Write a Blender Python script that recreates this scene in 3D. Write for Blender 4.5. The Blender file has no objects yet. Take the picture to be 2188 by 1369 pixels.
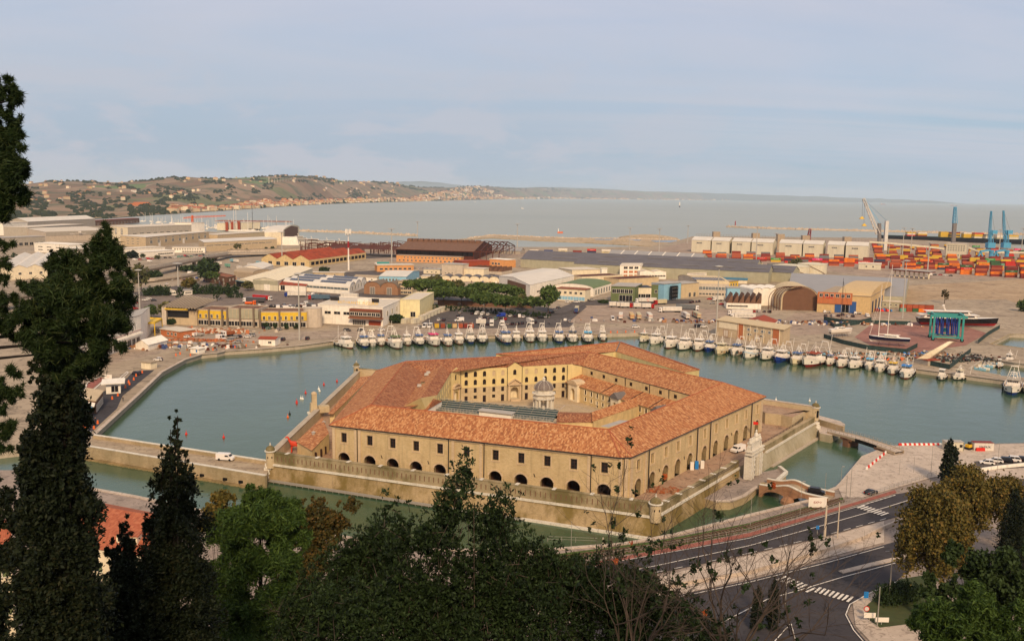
import bpy,math,random
from math import sin,cos,radians,atan2,pi as PI
import numpy as np
NA=np.array;NL_=np.linalg.norm
from mathutils import Matrix,Vector
rnd=random.Random(7);nrs=np.random.RandomState(11)
SC=bpy.context.scene;COL=SC.collection
# ---------------------------------------------------------------- camera
PW,PH=2188,1369;FPX=1900.0;ROLL=radians(0.8);EYE=80.0
_sl=math.tan(ROLL);_yc=433.5-_sl*(2188-PW/2)
PITCH=math.atan((PH/2-_yc)*cos(ROLL)/FPX)
_c,_s=cos(ROLL),sin(ROLL);_cp,_sp=cos(PITCH),sin(PITCH)
cam_d=bpy.data.cameras.new('camera');cam=bpy.data.objects.new('camera',cam_d);COL.objects.link(cam)
cam_d.sensor_width=36;cam_d.lens=36*FPX/PW;cam_d.clip_start=0.5;cam_d.clip_end=120000
cam.matrix_world=Matrix(((_c,-_s,0,0),(_s*_sp,_c*_sp,-_cp,0),(_s*_cp,_c*_cp,_sp,EYE),(0,0,0,1)))
SC.camera=cam
# ---------------------------------------------------------------- light and sky
SUN_AZ,SUN_EL=radians(172),radians(36)      # azimuth clockwise from +Y
SKY_STRENGTH=0.10
W=bpy.data.worlds.new('World');SC.world=W;W.use_nodes=True
def make_world():
 nt=W.node_tree;N=nt.nodes;Lk=nt.links;N.clear()
 out=N.new('ShaderNodeOutputWorld');bg=N.new('ShaderNodeBackground');bg.inputs[1].default_value=SKY_STRENGTH
 sky=N.new('ShaderNodeTexSky');sky.sky_type='NISHITA';sky.sun_disc=False
 sky.sun_elevation=SUN_EL;sky.sun_rotation=SUN_AZ;sky.altitude=80;sky.air_density=1.0;sky.dust_density=2.0;sky.ozone_density=1.5
 tc=N.new('ShaderNodeTexCoord')
 sep=N.new('ShaderNodeSeparateXYZ');Lk.new(tc.outputs['Generated'],sep.inputs[0])
 zz=N.new('ShaderNodeMath');zz.operation='MAXIMUM';zz.inputs[1].default_value=0.0;Lk.new(sep.outputs[2],zz.inputs[0])
 za=N.new('ShaderNodeMath');za.operation='ADD';za.inputs[1].default_value=0.10;Lk.new(zz.outputs[0],za.inputs[0])
 dx=N.new('ShaderNodeMath');dx.operation='DIVIDE';Lk.new(sep.outputs[0],dx.inputs[0]);Lk.new(za.outputs[0],dx.inputs[1])
 dy=N.new('ShaderNodeMath');dy.operation='DIVIDE';Lk.new(sep.outputs[1],dy.inputs[0]);Lk.new(za.outputs[0],dy.inputs[1])
 cb=N.new('ShaderNodeCombineXYZ');Lk.new(dx.outputs[0],cb.inputs[0]);Lk.new(dy.outputs[0],cb.inputs[1])
 def noise(scale,det,rough,vec,dist=0.0):
  n=N.new('ShaderNodeTexNoise');n.inputs['Scale'].default_value=scale;n.inputs['Detail'].default_value=det
  n.inputs['Roughness'].default_value=rough;n.inputs['Distortion'].default_value=dist;Lk.new(vec,n.inputs['Vector']);return n
 def ramp(inp,stops):
  r=N.new('ShaderNodeValToRGB');cr=r.color_ramp
  while len(cr.elements)<len(stops):cr.elements.new(0.5)
  for e,(p,c)in zip(cr.elements,stops):e.position=p;e.color=(c[0],c[1],c[2],1)if isinstance(c,tuple)else(c,c,c,1)
  Lk.new(inp,r.inputs[0]);return r
 def mix(fac,a,b,mode='MIX'):
  m=N.new('ShaderNodeMixRGB');m.blend_type=mode
  for s,v in((m.inputs[0],fac),(m.inputs[1],a),(m.inputs[2],b)):
   if isinstance(v,(int,float)):s.default_value=v
   elif isinstance(v,tuple):s.default_value=(*v,1)
   else:Lk.new(v,s)
  return m.outputs[0]
 n1=noise(0.35,5,0.55,cb.outputs[0],0.6)
 mp=N.new('ShaderNodeMapping');mp.inputs['Scale'].default_value=(0.5,1.6,1);Lk.new(cb.outputs[0],mp.inputs[0])
 n2=noise(0.30,6,0.6,mp.outputs[0],0.9)
 mp3=N.new('ShaderNodeMapping');mp3.inputs['Scale'].default_value=(1,1,3.2);Lk.new(tc.outputs['Generated'],mp3.inputs[0])
 n3=noise(7.0,7,0.62,mp3.outputs[0],0.3)
 grad=ramp(sep.outputs[2],[(0.0,(3.3,5.5,7.2)),(0.03,(3.4,5.4,7.2)),(0.13,(4.5,5.8,7.5)),(0.26,(4.9,5.5,7.1)),(0.5,(6.4,6.3,6.5)),(1.0,(7.6,7.0,6.4))])  # upper stops, above the view, made brighter and warmer to light the scene
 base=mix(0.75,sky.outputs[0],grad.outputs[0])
 veil=ramp(n1.outputs[0],[(0.36,0.0),(0.62,0.75)])
 c1=mix(veil.outputs[0],base,(5.7,6.0,7.2))
 wisps=ramp(n2.outputs[0],[(0.44,0.0),(0.66,0.8)])
 c2=mix(wisps.outputs[0],c1,(6.9,6.5,7.0))
 lowm=ramp(sep.outputs[2],[(0.0,1.0),(0.05,0.85),(0.2,0.0)])
 leftm=ramp(sep.outputs[0],[(0.0,1.0),(0.30,0.25),(0.55,0.05)])
 cum=ramp(n3.outputs[0],[(0.47,0.0),(0.56,1.0)])
 def mul(a,b):
  m=N.new('ShaderNodeMath');m.operation='MULTIPLY';Lk.new(a,m.inputs[0]);Lk.new(b,m.inputs[1]);return m.outputs[0]
 lf=mul(lowm.outputs[0],leftm.outputs[0])
 shade=mix(lf,c2,(4.1,5.0,6.1))
 f3=mul(cum.outputs[0],lf)
 c3=mix(f3,shade,(5.4,5.6,6.4))
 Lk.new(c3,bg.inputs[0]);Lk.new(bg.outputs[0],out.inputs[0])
make_world()
sun_d=bpy.data.lights.new('sun','SUN');sun=bpy.data.objects.new('sun',sun_d);COL.objects.link(sun)
sun_d.energy=3.5;sun_d.angle=radians(9);sun_d.color=(1.0,0.77,0.50)
_d=Vector((sin(SUN_AZ)*cos(SUN_EL),cos(SUN_AZ)*cos(SUN_EL),sin(SUN_EL)))
sun.rotation_euler=_d.to_track_quat('Z','Y').to_euler();sun.location=(0,0,600)
SC.view_settings.view_transform='Standard';SC.view_settings.look='None';SC.view_settings.gamma=1;SC.view_settings.exposure=0.0
SC.view_settings.use_curve_mapping=False
SC.cycles.max_bounces=5;SC.cycles.diffuse_bounces=3;SC.cycles.glossy_bounces=2;SC.cycles.transmission_bounces=2;SC.cycles.volume_bounces=1;SC.cycles.transparent_max_bounces=4
# ---------------------------------------------------------------- survey helpers: bearings taken from the lookout, turned into places
def ray(px,py):
 x=(px-PW/2)/FPX;y=-(py-PH/2)/FPX;x,y=_c*x-_s*y,_s*x+_c*y
 return NA((x,_cp+y*_sp,-_sp+y*_cp))
def G(px,py,z=0.0):
 d=ray(px,py);t=(EYE-z)/-d[2];return NA((d[0]*t,d[1]*t,z))
def ZA(px,py,Y):
 d=ray(px,py);return EYE+d[2]*Y/d[1]
def AT(px,py,Y):
 d=ray(px,py);t=Y/d[1];return NA((d[0]*t,Y,EYE+d[2]*t))
def wallhit(a,b,px,py):
 d=ray(px,py);u=(b-a)[:2];L=math.hypot(*u);n=NA((-u[1],u[0]))/L
 t=(a[0]*n[0]+a[1]*n[1])/(d[0]*n[0]+d[1]*n[1]);P=d[:2]*t
 return float(np.dot(P-a[:2],u)/L),float(EYE+d[2]*t)
def V3(p):return(float(p[0]),float(p[1]),float(p[2]))
# ---------------------------------------------------------------- mesh builder
class MB:
 def __init__(s):s.v=[];s.f=[];s.m=[];s.mi=0
 def mat(s,i):s.mi=i;return s
 def face(s,pts):
  n=len(s.v);s.v+=[tuple(p)for p in pts];s.f.append(tuple(range(n,n+len(pts))));s.m.append(s.mi)
 def add(s,vs,fs):
  n=len(s.v);s.v+=[tuple(p)for p in vs]
  for f in fs:s.f.append(tuple(n+i for i in f));s.m.append(s.mi)
 def box(s,c,d,rz=0.0,taper=1.0,tilt=None):
  hx,hy,hz=d[0]/2,d[1]/2,d[2]/2;cs,sn=cos(rz),sin(rz);vs=[]
  for z in(-1,1):
   k=taper if z>0 else 1
   for x,y in((-1,-1),(1,-1),(1,1),(-1,1)):
    X,Y=x*hx*k,y*hy*k;vs.append((c[0]+X*cs-Y*sn,c[1]+X*sn+Y*cs,c[2]+z*hz))
  s.add(vs,((3,2,1,0),(4,5,6,7),(0,1,5,4),(1,2,6,5),(2,3,7,6),(3,0,4,7)));return s
 def prism(s,poly,z0,z1,bottom=False):
  n=len(poly);a=sum(poly[i][0]*poly[(i+1)%n][1]-poly[(i+1)%n][0]*poly[i][1]for i in range(n))
  if a<0:poly=poly[::-1]
  vs=[(p[0],p[1],z0)for p in poly]+[(p[0],p[1],z1)for p in poly]
  fs=[tuple(range(n,2*n))]+[(i,(i+1)%n,n+(i+1)%n,n+i)for i in range(n)]
  if bottom:fs.append(tuple(range(n-1,-1,-1)))
  s.add(vs,fs);return s
 def tube(s,p,q,r,n=6,r2=None,caps=True):
  p=Vector(V3(p));q=Vector(V3(q));d=q-p
  if d.length<1e-6:return s
  d.normalize();u=d.orthogonal().normalized();w=d.cross(u);r2=r if r2 is None else r2;vs=[]
  for(c,rr)in((p,r),(q,r2)):
   for i in range(n):
    t=2*PI*i/n;vs.append(tuple(c+(u*cos(t)+w*sin(t))*rr))
  fs=[(i,(i+1)%n,n+(i+1)%n,n+i)for i in range(n)]
  if caps:fs+=[tuple(range(n-1,-1,-1)),tuple(range(n,2*n))]
  s.add(vs,fs);return s
 def beam(s,p,q,w,h=None):
  h=h or w;p=Vector(V3(p));q=Vector(V3(q));d=(q-p)
  if d.length<1e-6:return s
  d.normalize();up=Vector((0,0,1))if abs(d.z)<0.95 else Vector((0,1,0));u=d.cross(up).normalized();t=u.cross(d);vs=[]
  for c in(p,q):
   for a,b in((-1,-1),(1,-1),(1,1),(-1,1)):vs.append(tuple(c+u*a*w/2+t*b*h/2))
  s.add(vs,((3,2,1,0),(4,5,6,7),(0,1,5,4),(1,2,6,5),(2,3,7,6),(3,0,4,7)));return s
 def lathe(s,c,prof,n=12):
  vs=[];m=len(prof)
  for r,z in prof:
   for i in range(n):t=2*PI*i/n;vs.append((c[0]+r*cos(t),c[1]+r*sin(t),c[2]+z))
  fs=[(j*n+i,j*n+(i+1)%n,(j+1)*n+(i+1)%n,(j+1)*n+i)for j in range(m-1)for i in range(n)]
  fs+=[tuple(range(n-1,-1,-1)),tuple((m-1)*n+i for i in range(n))]
  s.add(vs,fs);return s
 def strip(s,A,B):
  for i in range(len(A)-1):s.face((A[i],A[i+1],B[i+1],B[i]))
  return s
 def build(s,name,mats,parent=None,origin=None,smooth=False):
  me=bpy.data.meshes.new(name);v=NA(s.v,dtype=np.float64).reshape(-1,3)
  if origin is not None:v=v-NA(origin)
  me.from_pydata(v.tolist(),[],s.f)
  if not isinstance(mats,(list,tuple)):mats=[mats]
  for m in mats:me.materials.append(MT(m)if isinstance(m,str)else m)
  me.polygons.foreach_set('material_index',s.m)
  if smooth:me.polygons.foreach_set('use_smooth',[True]*len(s.f))
  autouv(me)
  o=bpy.data.objects.new(name,me);COL.objects.link(o)
  if parent is not None:o.parent=parent
  elif origin is not None:o.location=V3(origin)
  return o
def autouv(me):
 n=len(me.polygons);nl=len(me.loops)
 if not n:return
 nor=np.zeros(n*3);me.polygons.foreach_get('normal',nor);nor=nor.reshape(-1,3)
 tot=np.zeros(n,dtype=np.int32);me.polygons.foreach_get('loop_total',tot)
 vi=np.zeros(nl,dtype=np.int32);me.loops.foreach_get('vertex_index',vi)
 co=np.zeros(len(me.vertices)*3);me.vertices.foreach_get('co',co);co=co.reshape(-1,3)[vi]
 u=np.stack((-nor[:,1],nor[:,0],np.zeros(n)),1);l=NL_(u,axis=1);u[l<0.05]=(1,0,0);l[l<0.05]=1;u/=l[:,None]
 w=np.cross(nor,u);U=np.repeat(u,tot,0);Wv=np.repeat(w,tot,0)
 uv=np.stack(((co*U).sum(1),(co*Wv).sum(1)),1)
 me.uv_layers.new(name='UVMap').data.foreach_set('uv',uv.ravel())
# ---------------------------------------------------------------- object helpers
def tag(o,label=None,cat=None,group=None,kind=None):
 if label:o['label']=label
 if cat:o['category']=cat
 if group:o['group']=group
 if kind:o['kind']=kind
 return o
def thing(name,label,cat,loc=(0,0,0),rz=0.0,group=None):
 o=bpy.data.objects.new(name,None);COL.objects.link(o);o.location=V3(loc);o.rotation_euler=(0,0,rz)
 o.empty_display_size=0.5
 return tag(o,label,cat,group)
def solo(mb,name,mats,label,cat,group=None,origin=None,smooth=False,kind=None):
 return tag(mb.build(name,mats,None,origin,smooth),label,cat,group,kind)
def struct(mb,name,mats,smooth=False,kind='structure',label=None):
 o=mb.build(name,mats,None,None,smooth);return tag(o,label=label,kind=kind)
def dup(src,loc=None,rz=None,parent=None,scale=None):
 c=src.copy();COL.objects.link(c)
 if parent is not None:c.parent=parent
 if loc is not None:c.location=V3(loc)
 if rz is not None:c.rotation_euler=(0,0,rz)
 if scale is not None:c.scale=scale if isinstance(scale,tuple)else(scale,)*3
 for ch in src.children:dup(ch,parent=c)
 return c
def inst(name,me,loc,rz=0.0,parent=None,scale=None,mats=None):
 o=bpy.data.objects.new(name,me);COL.objects.link(o);o.location=V3(loc);o.rotation_euler=(0,0,rz)
 if parent is not None:o.parent=parent
 if scale is not None:o.scale=scale if isinstance(scale,tuple)else(scale,)*3
 if mats:
  for i,m in mats.items():o.material_slots[i].link='OBJECT';o.material_slots[i].material=MT(m)if isinstance(m,str)else m
 return o
def ordn(i):
 return['first','second','third','fourth','fifth','sixth','seventh','eighth','ninth','tenth','eleventh','twelfth','thirteenth','fourteenth','fifteenth','sixteenth','seventeenth','eighteenth','nineteenth','twentieth','twenty-first','twenty-second','twenty-third','twenty-fourth','twenty-fifth','twenty-sixth','twenty-seventh','twenty-eighth','twenty-ninth','thirtieth'][i]
# ---------------------------------------------------------------- materials
_M={}
def srgb(r,g,b):
 f=lambda c:(c/255/12.92 if c/255<=0.04045 else((c/255+0.055)/1.055)**2.4)
 return(f(r),f(g),f(b))
def newmat(name):
 m=bpy.data.materials.new(name);m.use_nodes=True;nt=m.node_tree;b=nt.nodes['Principled BSDF'];_M[name]=m
 b.inputs['Specular IOR Level'].default_value=0.25
 return m,nt,b
class NT:
 def __init__(s,nt):s.nt=nt;s.N=nt.nodes;s.L=nt.links;s.tc=s.N.new('ShaderNodeTexCoord')
 def vec(s,kind='Object',scale=None):
  o=s.tc.outputs[kind]
  if scale:
   mp=s.N.new('ShaderNodeMapping');mp.inputs['Scale'].default_value=scale;s.L.new(o,mp.inputs[0]);o=mp.outputs[0]
  return o
 def world(s,scale=None):
  g=s.N.new('ShaderNodeNewGeometry');o=g.outputs['Position']
  if scale:
   mp=s.N.new('ShaderNodeMapping');mp.inputs['Scale'].default_value=scale;s.L.new(o,mp.inputs[0]);o=mp.outputs[0]
  return o
 def noise(s,v,scale,det=4,rough=0.55,dist=0.0):
  n=s.N.new('ShaderNodeTexNoise');n.inputs['Scale'].default_value=scale;n.inputs['Detail'].default_value=det
  n.inputs['Roughness'].default_value=rough;n.inputs['Distortion'].default_value=dist;s.L.new(v,n.inputs['Vector']);return n.outputs[0]
 def ramp(s,inp,stops,interp='LINEAR'):
  r=s.N.new('ShaderNodeValToRGB');cr=r.color_ramp;cr.interpolation=interp
  while len(cr.elements)<len(stops):cr.elements.new(0.5)
  for e,(p,c)in zip(cr.elements,stops):
   e.position=p;e.color=(*c,1)if isinstance(c,tuple)else(c,c,c,1)
  s.L.new(inp,r.inputs[0]);return r.outputs[0]
 def mix(s,fac,a,b,mode='MIX'):
  m=s.N.new('ShaderNodeMixRGB');m.blend_type=mode
  for k,v in((m.inputs[0],fac),(m.inputs[1],a),(m.inputs[2],b)):
   if isinstance(v,(int,float)):k.default_value=v
   elif isinstance(v,tuple):k.default_value=(*v,1)
   else:s.L.new(v,k)
  return m.outputs[0]
 def math(s,op,a,b=None):
  m=s.N.new('ShaderNodeMath');m.operation=op
  for k,v in((m.inputs[0],a),(m.inputs[1],b)):
   if v is None:continue
   if isinstance(v,(int,float)):k.default_value=v
   else:s.L.new(v,k)
  return m.outputs[0]
 def bump(s,h,strength,dist,bsdf):
  b=s.N.new('ShaderNodeBump');b.inputs['Strength'].default_value=strength;b.inputs['Distance'].default_value=dist
  s.L.new(h,b.inputs['Height']);s.L.new(b.outputs[0],bsdf.inputs['Normal'])
def mul(c,k):return tuple(min(1,x*k)for x in c)
def plain(name,rgb,rough=0.7,var=0.15,scale=0.6,metal=0.0,streak=False,rib=0.0,dirt=0.0):
 m,nt,b=newmat(name);n=NT(nt);c=srgb(*rgb)if max(rgb)>1 else rgb
 b.inputs['Roughness'].default_value=rough;b.inputs['Metallic'].default_value=metal
 if var<=0:b.inputs['Base Color'].default_value=(*c,1);return m
 v=n.vec('Object',(1,1,0.25)if streak else None)
 t=n.noise(v,scale,4,0.6)
 col=n.ramp(t,[(0.3,mul(c,1-var)),(0.7,mul(c,1+var))])
 if dirt>0:
  t2=n.noise(n.vec('Object',(1,1,0.12)),scale*2.2,5,0.65)
  col=n.mix(n.ramp(t2,[(0.52,0.0),(0.75,dirt)]),col,(0.12,0.085,0.055))
 n.L.new(col,b.inputs['Base Color'])
 if rib>0:
  w=n.N.new('ShaderNodeTexWave');w.inputs['Scale'].default_value=rib;w.bands_direction='X';n.L.new(n.vec('UV'),w.inputs['Vector'])
  n.bump(w.outputs[1],0.5,0.08,b)
 return m
def MT(k):return _M[k]
def tiles(name,cols,dark=(0.10,0.045,0.025),amount=1.0,ux=2.6,uy=1.5):
 """pan tiles: columns down the slope, each course a little different in colour"""
 m,nt,b=newmat(name);n=NT(nt);b.inputs['Roughness'].default_value=0.85
 uv=n.vec('UV');mp=n.N.new('ShaderNodeMapping');mp.inputs['Scale'].default_value=(ux,uy,1);n.L.new(uv,mp.inputs[0])
 wob=n.N.new('ShaderNodeMixRGB');wob.blend_type='ADD';wob.inputs[0].default_value=0.12
 nz=n.N.new('ShaderNodeTexNoise');nz.inputs['Scale'].default_value=2.3;n.L.new(mp.outputs[0],nz.inputs['Vector']);n.L.new(mp.outputs[0],wob.inputs[1]);n.L.new(nz.outputs[1],wob.inputs[2])
 fl=n.N.new('ShaderNodeVectorMath');fl.operation='FLOOR';n.L.new(wob.outputs[0],fl.inputs[0])
 wn=n.N.new('ShaderNodeTexWhiteNoise');wn.noise_dimensions='2D';n.L.new(fl.outputs[0],wn.inputs['Vector'])
 st=n.noise(n.vec('UV',(3.2,1.1,1)),1.5,5,0.8)
 f=n.math('ADD',n.math('MULTIPLY',wn.outputs[0],0.42),n.math('MULTIPLY',st,0.62))
 col=n.ramp(f,[(0.22,cols[0]),(0.42,cols[1]),(0.58,cols[2]),(0.8,cols[3])])
 lich=n.noise(n.vec('Object'),0.11,6,0.7);speck=n.noise(n.vec('UV',(1.2,0.5,1)),1.2,5,0.75)
 lm=n.math('MULTIPLY',n.ramp(lich,[(0.45,0.25),(0.62,1.0)]),n.ramp(speck,[(0.55,0.0),(0.66,0.75*amount)]))
 col=n.mix(lm,col,dark)
 n.L.new(col,b.inputs['Base Color'])
 w=n.N.new('ShaderNodeTexWave');w.inputs['Scale'].default_value=ux*1.0/PI*1.6;w.bands_direction='X';n.L.new(uv,w.inputs['Vector'])
 n.bump(n.math('ADD',n.math('MULTIPLY',w.outputs[1],0.6),n.math('MULTIPLY',wn.outputs[0],0.6)),0.7,0.10,b)
 return m
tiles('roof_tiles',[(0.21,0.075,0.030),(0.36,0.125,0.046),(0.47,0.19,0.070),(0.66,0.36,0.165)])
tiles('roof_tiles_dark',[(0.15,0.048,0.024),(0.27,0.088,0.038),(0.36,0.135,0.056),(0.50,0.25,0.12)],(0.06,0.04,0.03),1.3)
tiles('roof_tiles_flat',[(0.30,0.075,0.035),(0.38,0.10,0.045),(0.42,0.12,0.055),(0.5,0.17,0.08)],(0.12,0.05,0.03),0.6)
def masonry(name,c1,c2,moss=0.0,mosscol=(0.10,0.085,0.025),course=1.0,stain=0.4,bump=0.4):
 m,nt,b=newmat(name);n=NT(nt);b.inputs['Roughness'].default_value=0.9
 uv=n.vec('UV',(course,course,1));br=n.N.new('ShaderNodeTexBrick');n.L.new(uv,br.inputs['Vector'])
 br.inputs['Scale'].default_value=1.0;br.inputs['Brick Width'].default_value=1.1;br.inputs['Row Height'].default_value=0.42;br.inputs['Mortar Size'].default_value=0.035
 br.inputs['Color1'].default_value=(*c1,1);br.inputs['Color2'].default_value=(*c2,1);br.inputs['Mortar'].default_value=(*mul(c1,0.72),1)
 big=n.noise(n.world((1,1,1)),0.22,6,0.6);col=n.mix(n.ramp(big,[(0.35,0.0),(0.7,0.55)]),br.outputs[0],mul(c2,1.18))
 fine=n.noise(n.world((1,1,2.5)),1.4,6,0.7);col=n.mix(n.ramp(fine,[(0.4,0.0),(0.75,0.45)]),col,mul(c1,0.62))
 if stain>0:
  sv=n.noise(n.world((1,1,0.08)),0.8,5,0.65);col=n.mix(n.ramp(sv,[(0.52,0.0),(0.72,stain)]),col,mul(c1,0.42))
 if moss>0:
  mo=n.noise(n.world((1,1,0.7)),0.09,7,0.68);col=n.mix(n.ramp(mo,[(0.43,0.0),(0.57,moss)]),col,mosscol)
 n.L.new(col,b.inputs['Base Color']);n.bump(n.math('ADD',br.outputs[1],n.math('MULTIPLY',fine,1.5)),bump,0.06,b)
 return m
masonry('brick_buff',(0.53,0.375,0.185),(0.62,0.46,0.255),stain=0.45,course=1.6)
masonry('brick_stone',(0.50,0.37,0.21),(0.58,0.45,0.28),stain=0.35,course=1.3)
masonry('brick_trim',(0.56,0.40,0.24),(0.62,0.46,0.29),stain=0.3,course=1.2,bump=0.1)
masonry('scarp_moss',(0.36,0.25,0.13),(0.42,0.30,0.16),moss=0.9,mosscol=(0.15,0.10,0.022),stain=0.6,course=1.3)
masonry('parapet_moss',(0.34,0.26,0.15),(0.38,0.29,0.17),moss=0.9,mosscol=(0.13,0.10,0.035),stain=0.3,course=1.2)
masonry('scarp_grey',(0.40,0.33,0.22),(0.44,0.37,0.26),moss=0.4,mosscol=(0.22,0.17,0.08),stain=0.5,course=1.0)
masonry('scarp_foot',(0.26,0.17,0.07),(0.36,0.25,0.12),moss=0.4,mosscol=(0.06,0.05,0.02),stain=0.5)
masonry('brick_red',(0.30,0.145,0.075),(0.38,0.20,0.11),stain=0.4,course=1.6)
masonry('causeway_stone',(0.40,0.28,0.15),(0.48,0.36,0.22),moss=0.35,stain=0.3,course=1.1)
masonry('white_stone',(0.64,0.56,0.45),(0.72,0.65,0.54),stain=0.45,course=0.9)
masonry('quay_stone',(0.42,0.33,0.24),(0.50,0.41,0.31),stain=0.4,course=0.5)
def ground(name,a,b_,c,s1=0.05,s2=0.5,streak=(1,1,1),bump=0.15,crack=0.0):
 m,nt,b=newmat(name);n=NT(nt);b.inputs['Roughness'].default_value=0.9
 v=n.world(streak);t1=n.noise(v,s1,6,0.6,0.4);t2=n.noise(n.world(),s2,6,0.65)
 col=n.ramp(t1,[(0.35,a),(0.62,b_)]);col=n.mix(n.ramp(t2,[(0.5,0.0),(0.75,0.7)]),col,c)
 t3=n.noise(n.world((1,1,1)),s1*4,7,0.7,1.5);col=n.mix(n.ramp(t3,[(0.53,0.0),(0.60,0.6)]),col,mul(c,0.55));t4=n.noise(n.world((.4,1.6,1)),s1*2,6,0.7,1.0);col=n.mix(n.ramp(t4,[(0.56,0.0),(0.62,0.35)]),col,mul(b_,1.25))
 n.L.new(col,b.inputs['Base Color']);n.bump(t2,bump,0.1,b);return m
ground('quay_ground',(0.30,0.225,0.155),(0.41,0.315,0.22),(0.20,0.15,0.105),0.03,0.25)
ground('quay_worn',(0.30,0.215,0.155),(0.42,0.32,0.235),(0.17,0.13,0.10),0.08,0.5,(1,2.5,1))
ground('yard_ground',(0.31,0.215,0.155),(0.39,0.285,0.21),(0.21,0.155,0.115),0.03,0.2)
ground('yard_dark',(0.17,0.125,0.10),(0.22,0.165,0.13),(0.12,0.09,0.075),0.04,0.3)
ground('earth',(0.36,0.24,0.14),(0.44,0.31,0.19),(0.28,0.18,0.10),0.02,0.2)
ground('sand_spit',(0.38,0.27,0.16),(0.50,0.37,0.24),(0.22,0.17,0.09),0.03,0.2)
ground('red_yard',(0.27,0.115,0.085),(0.33,0.155,0.115),(0.20,0.10,0.08),0.05,0.4)
ground('terrace_brick',(0.34,0.20,0.125),(0.40,0.26,0.17),(0.22,0.14,0.09),0.12,0.8)
ground('court_paving',(0.42,0.31,0.19),(0.47,0.35,0.22),(0.38,0.27,0.16),0.2,1.2)
ground('asphalt',(0.045,0.038,0.042),(0.058,0.050,0.052),(0.038,0.033,0.036),0.08,0.8)
ground('asphalt_old',(0.085,0.068,0.062),(0.115,0.092,0.082),(0.06,0.05,0.046),0.06,0.6)
ground('pavement',(0.46,0.36,0.28),(0.54,0.43,0.34),(0.36,0.27,0.21),0.15,0.6)
ground('pavement_dark',(0.26,0.20,0.16),(0.34,0.26,0.21),(0.2,0.15,0.12),0.15,0.6)
ground('cycle_red',(0.27,0.085,0.06),(0.32,0.11,0.08),(0.2,0.07,0.05),0.2,0.8)
ground('hill_soil',(0.05,0.045,0.02),(0.08,0.07,0.03),(0.03,0.035,0.012),0.2,0.8)
ground('grass',(0.04,0.055,0.018),(0.06,0.07,0.025),(0.10,0.09,0.03),0.1,0.8)
ground('rock',(0.50,0.38,0.27),(0.62,0.49,0.37),(0.30,0.22,0.15),0.06,0.35,bump=1.0)
ground('causeway_road',(0.32,0.235,0.155),(0.42,0.32,0.215),(0.24,0.17,0.11),0.12,0.5,(1,3,1))
for nm,c,r in(('white_paint',(232,220,205),0.45),('white_wall',(236,224,206),0.7),('cream_wall',(226,208,176),0.75),('pale_yellow_wall',(224,208,160),0.75),('court_yellow',(212,188,132),0.85),
 ('beige_wall',(200,176,138),0.8),('tan_wall',(194,170,136),0.8),('grey_wall',(168,156,140),0.75),('dark_grey_wall',(128,118,108),0.7),('orange_wall',(214,150,92),0.8),('orange_deep',(184,108,66),0.8),('green_wall',(104,112,72),0.75),
 ('green_roof',(104,118,78),0.7),('sky_blue_wall',(140,182,200),0.7),('blue_wall',(48,84,136),0.7),('yellow_panel',(216,176,52),0.6),('rust_dark',(92,44,26),0.9),
 ('brown_wall',(112,78,58),0.8),('concrete',(166,146,122),0.85),('concrete_dark',(120,104,88),0.85),('concrete_light',(196,178,156),0.8),('silo_white',(206,194,168),0.7),('grey_roof',(150,142,136),0.7),
 ('dark_roof',(92,84,82),0.6),('pale_roof',(208,192,170),0.6),('blue_roof',(66,112,134),0.6),('red_roof',(150,66,40),0.8),('brown_roof',(140,84,54),0.8),('sage_wall',(164,156,132),0.8),('lead',(108,100,96),0.5),('lead_light',(170,160,148),0.6)):
 plain(nm,c,r,0.10,0.4,dirt=0.25 if r>0.5 else 0.12)
plain('lead_dome',(118,104,96),0.55,0.3,2.0)
plain('stucco_worn',(206,178,128),0.9,0.16,0.5,dirt=0.3)
plain('metal_sheet_grey',(150,144,140),0.5,0.06,0.1,rib=1.2)
plain('metal_roof_white',(214,202,186),0.55,0.08,0.08,rib=0.9)
plain('metal_roof_dark',(98,92,94),0.55,0.12,0.06,rib=0.9)
plain('sage_panel',(168,160,134),0.7,0.10,0.2,rib=0.35,dirt=0.2)
plain('silo_panel',(208,196,170),0.65,0.06,0.1,rib=0.5,dirt=0.2)
plain('rust_roof',(150,62,32),0.9,0.35,0.12,dirt=0.5)
plain('rust_frame',(86,42,26),0.9,0.3,0.5)
plain('rust_roof_brown',(118,84,64),0.9,0.25,0.3,dirt=0.5)
plain('glass_dark',(38,36,38),0.15,0.0)
plain('glass_grey',(98,104,106),0.2,0.2,0.4)
plain('dark_void',(14,11,10),0.9,0.0)
plain('shutter_brown',(58,36,28),0.7,0.2,3)
plain('wood_door',(70,28,20),0.7,0.1,3)
plain('iron',(44,38,36),0.5,0.0)
plain('grey_metal',(150,142,132),0.4,0.05,1)
plain('galvanised',(176,168,156),0.45,0.06,0.5)
plain('solar',(66,66,76),0.25,0.15,0.5)
plain('net_green',(46,64,60),0.8,0.3,0.6)
plain('teal_paint',(60,142,134),0.45,0.08,0.6)
plain('crane_blue',(84,152,184),0.5,0.12,0.3)
plain('crane_grey',(120,112,108),0.5,0.1,0.3)
plain('crane_white',(206,198,188),0.5,0.1,0.3)
plain('crane_red',(132,40,34),0.5,0.1,0.3)
plain('sculpture_red',(196,62,34),0.5,0.0)
plain('orange_plastic',(226,104,40),0.5,0.0)
plain('red_plastic',(206,48,36),0.5,0.0)
plain('white_plastic',(232,224,212),0.45,0.0)
plain('blue_plastic',(40,120,186),0.5,0.0)
plain('yellow_paint',(224,176,44),0.5,0.05,1)
plain('blue_hull',(30,56,126),0.35,0.08,0.5)
plain('navy_hull',(26,28,52),0.3,0.06,0.5)
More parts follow.
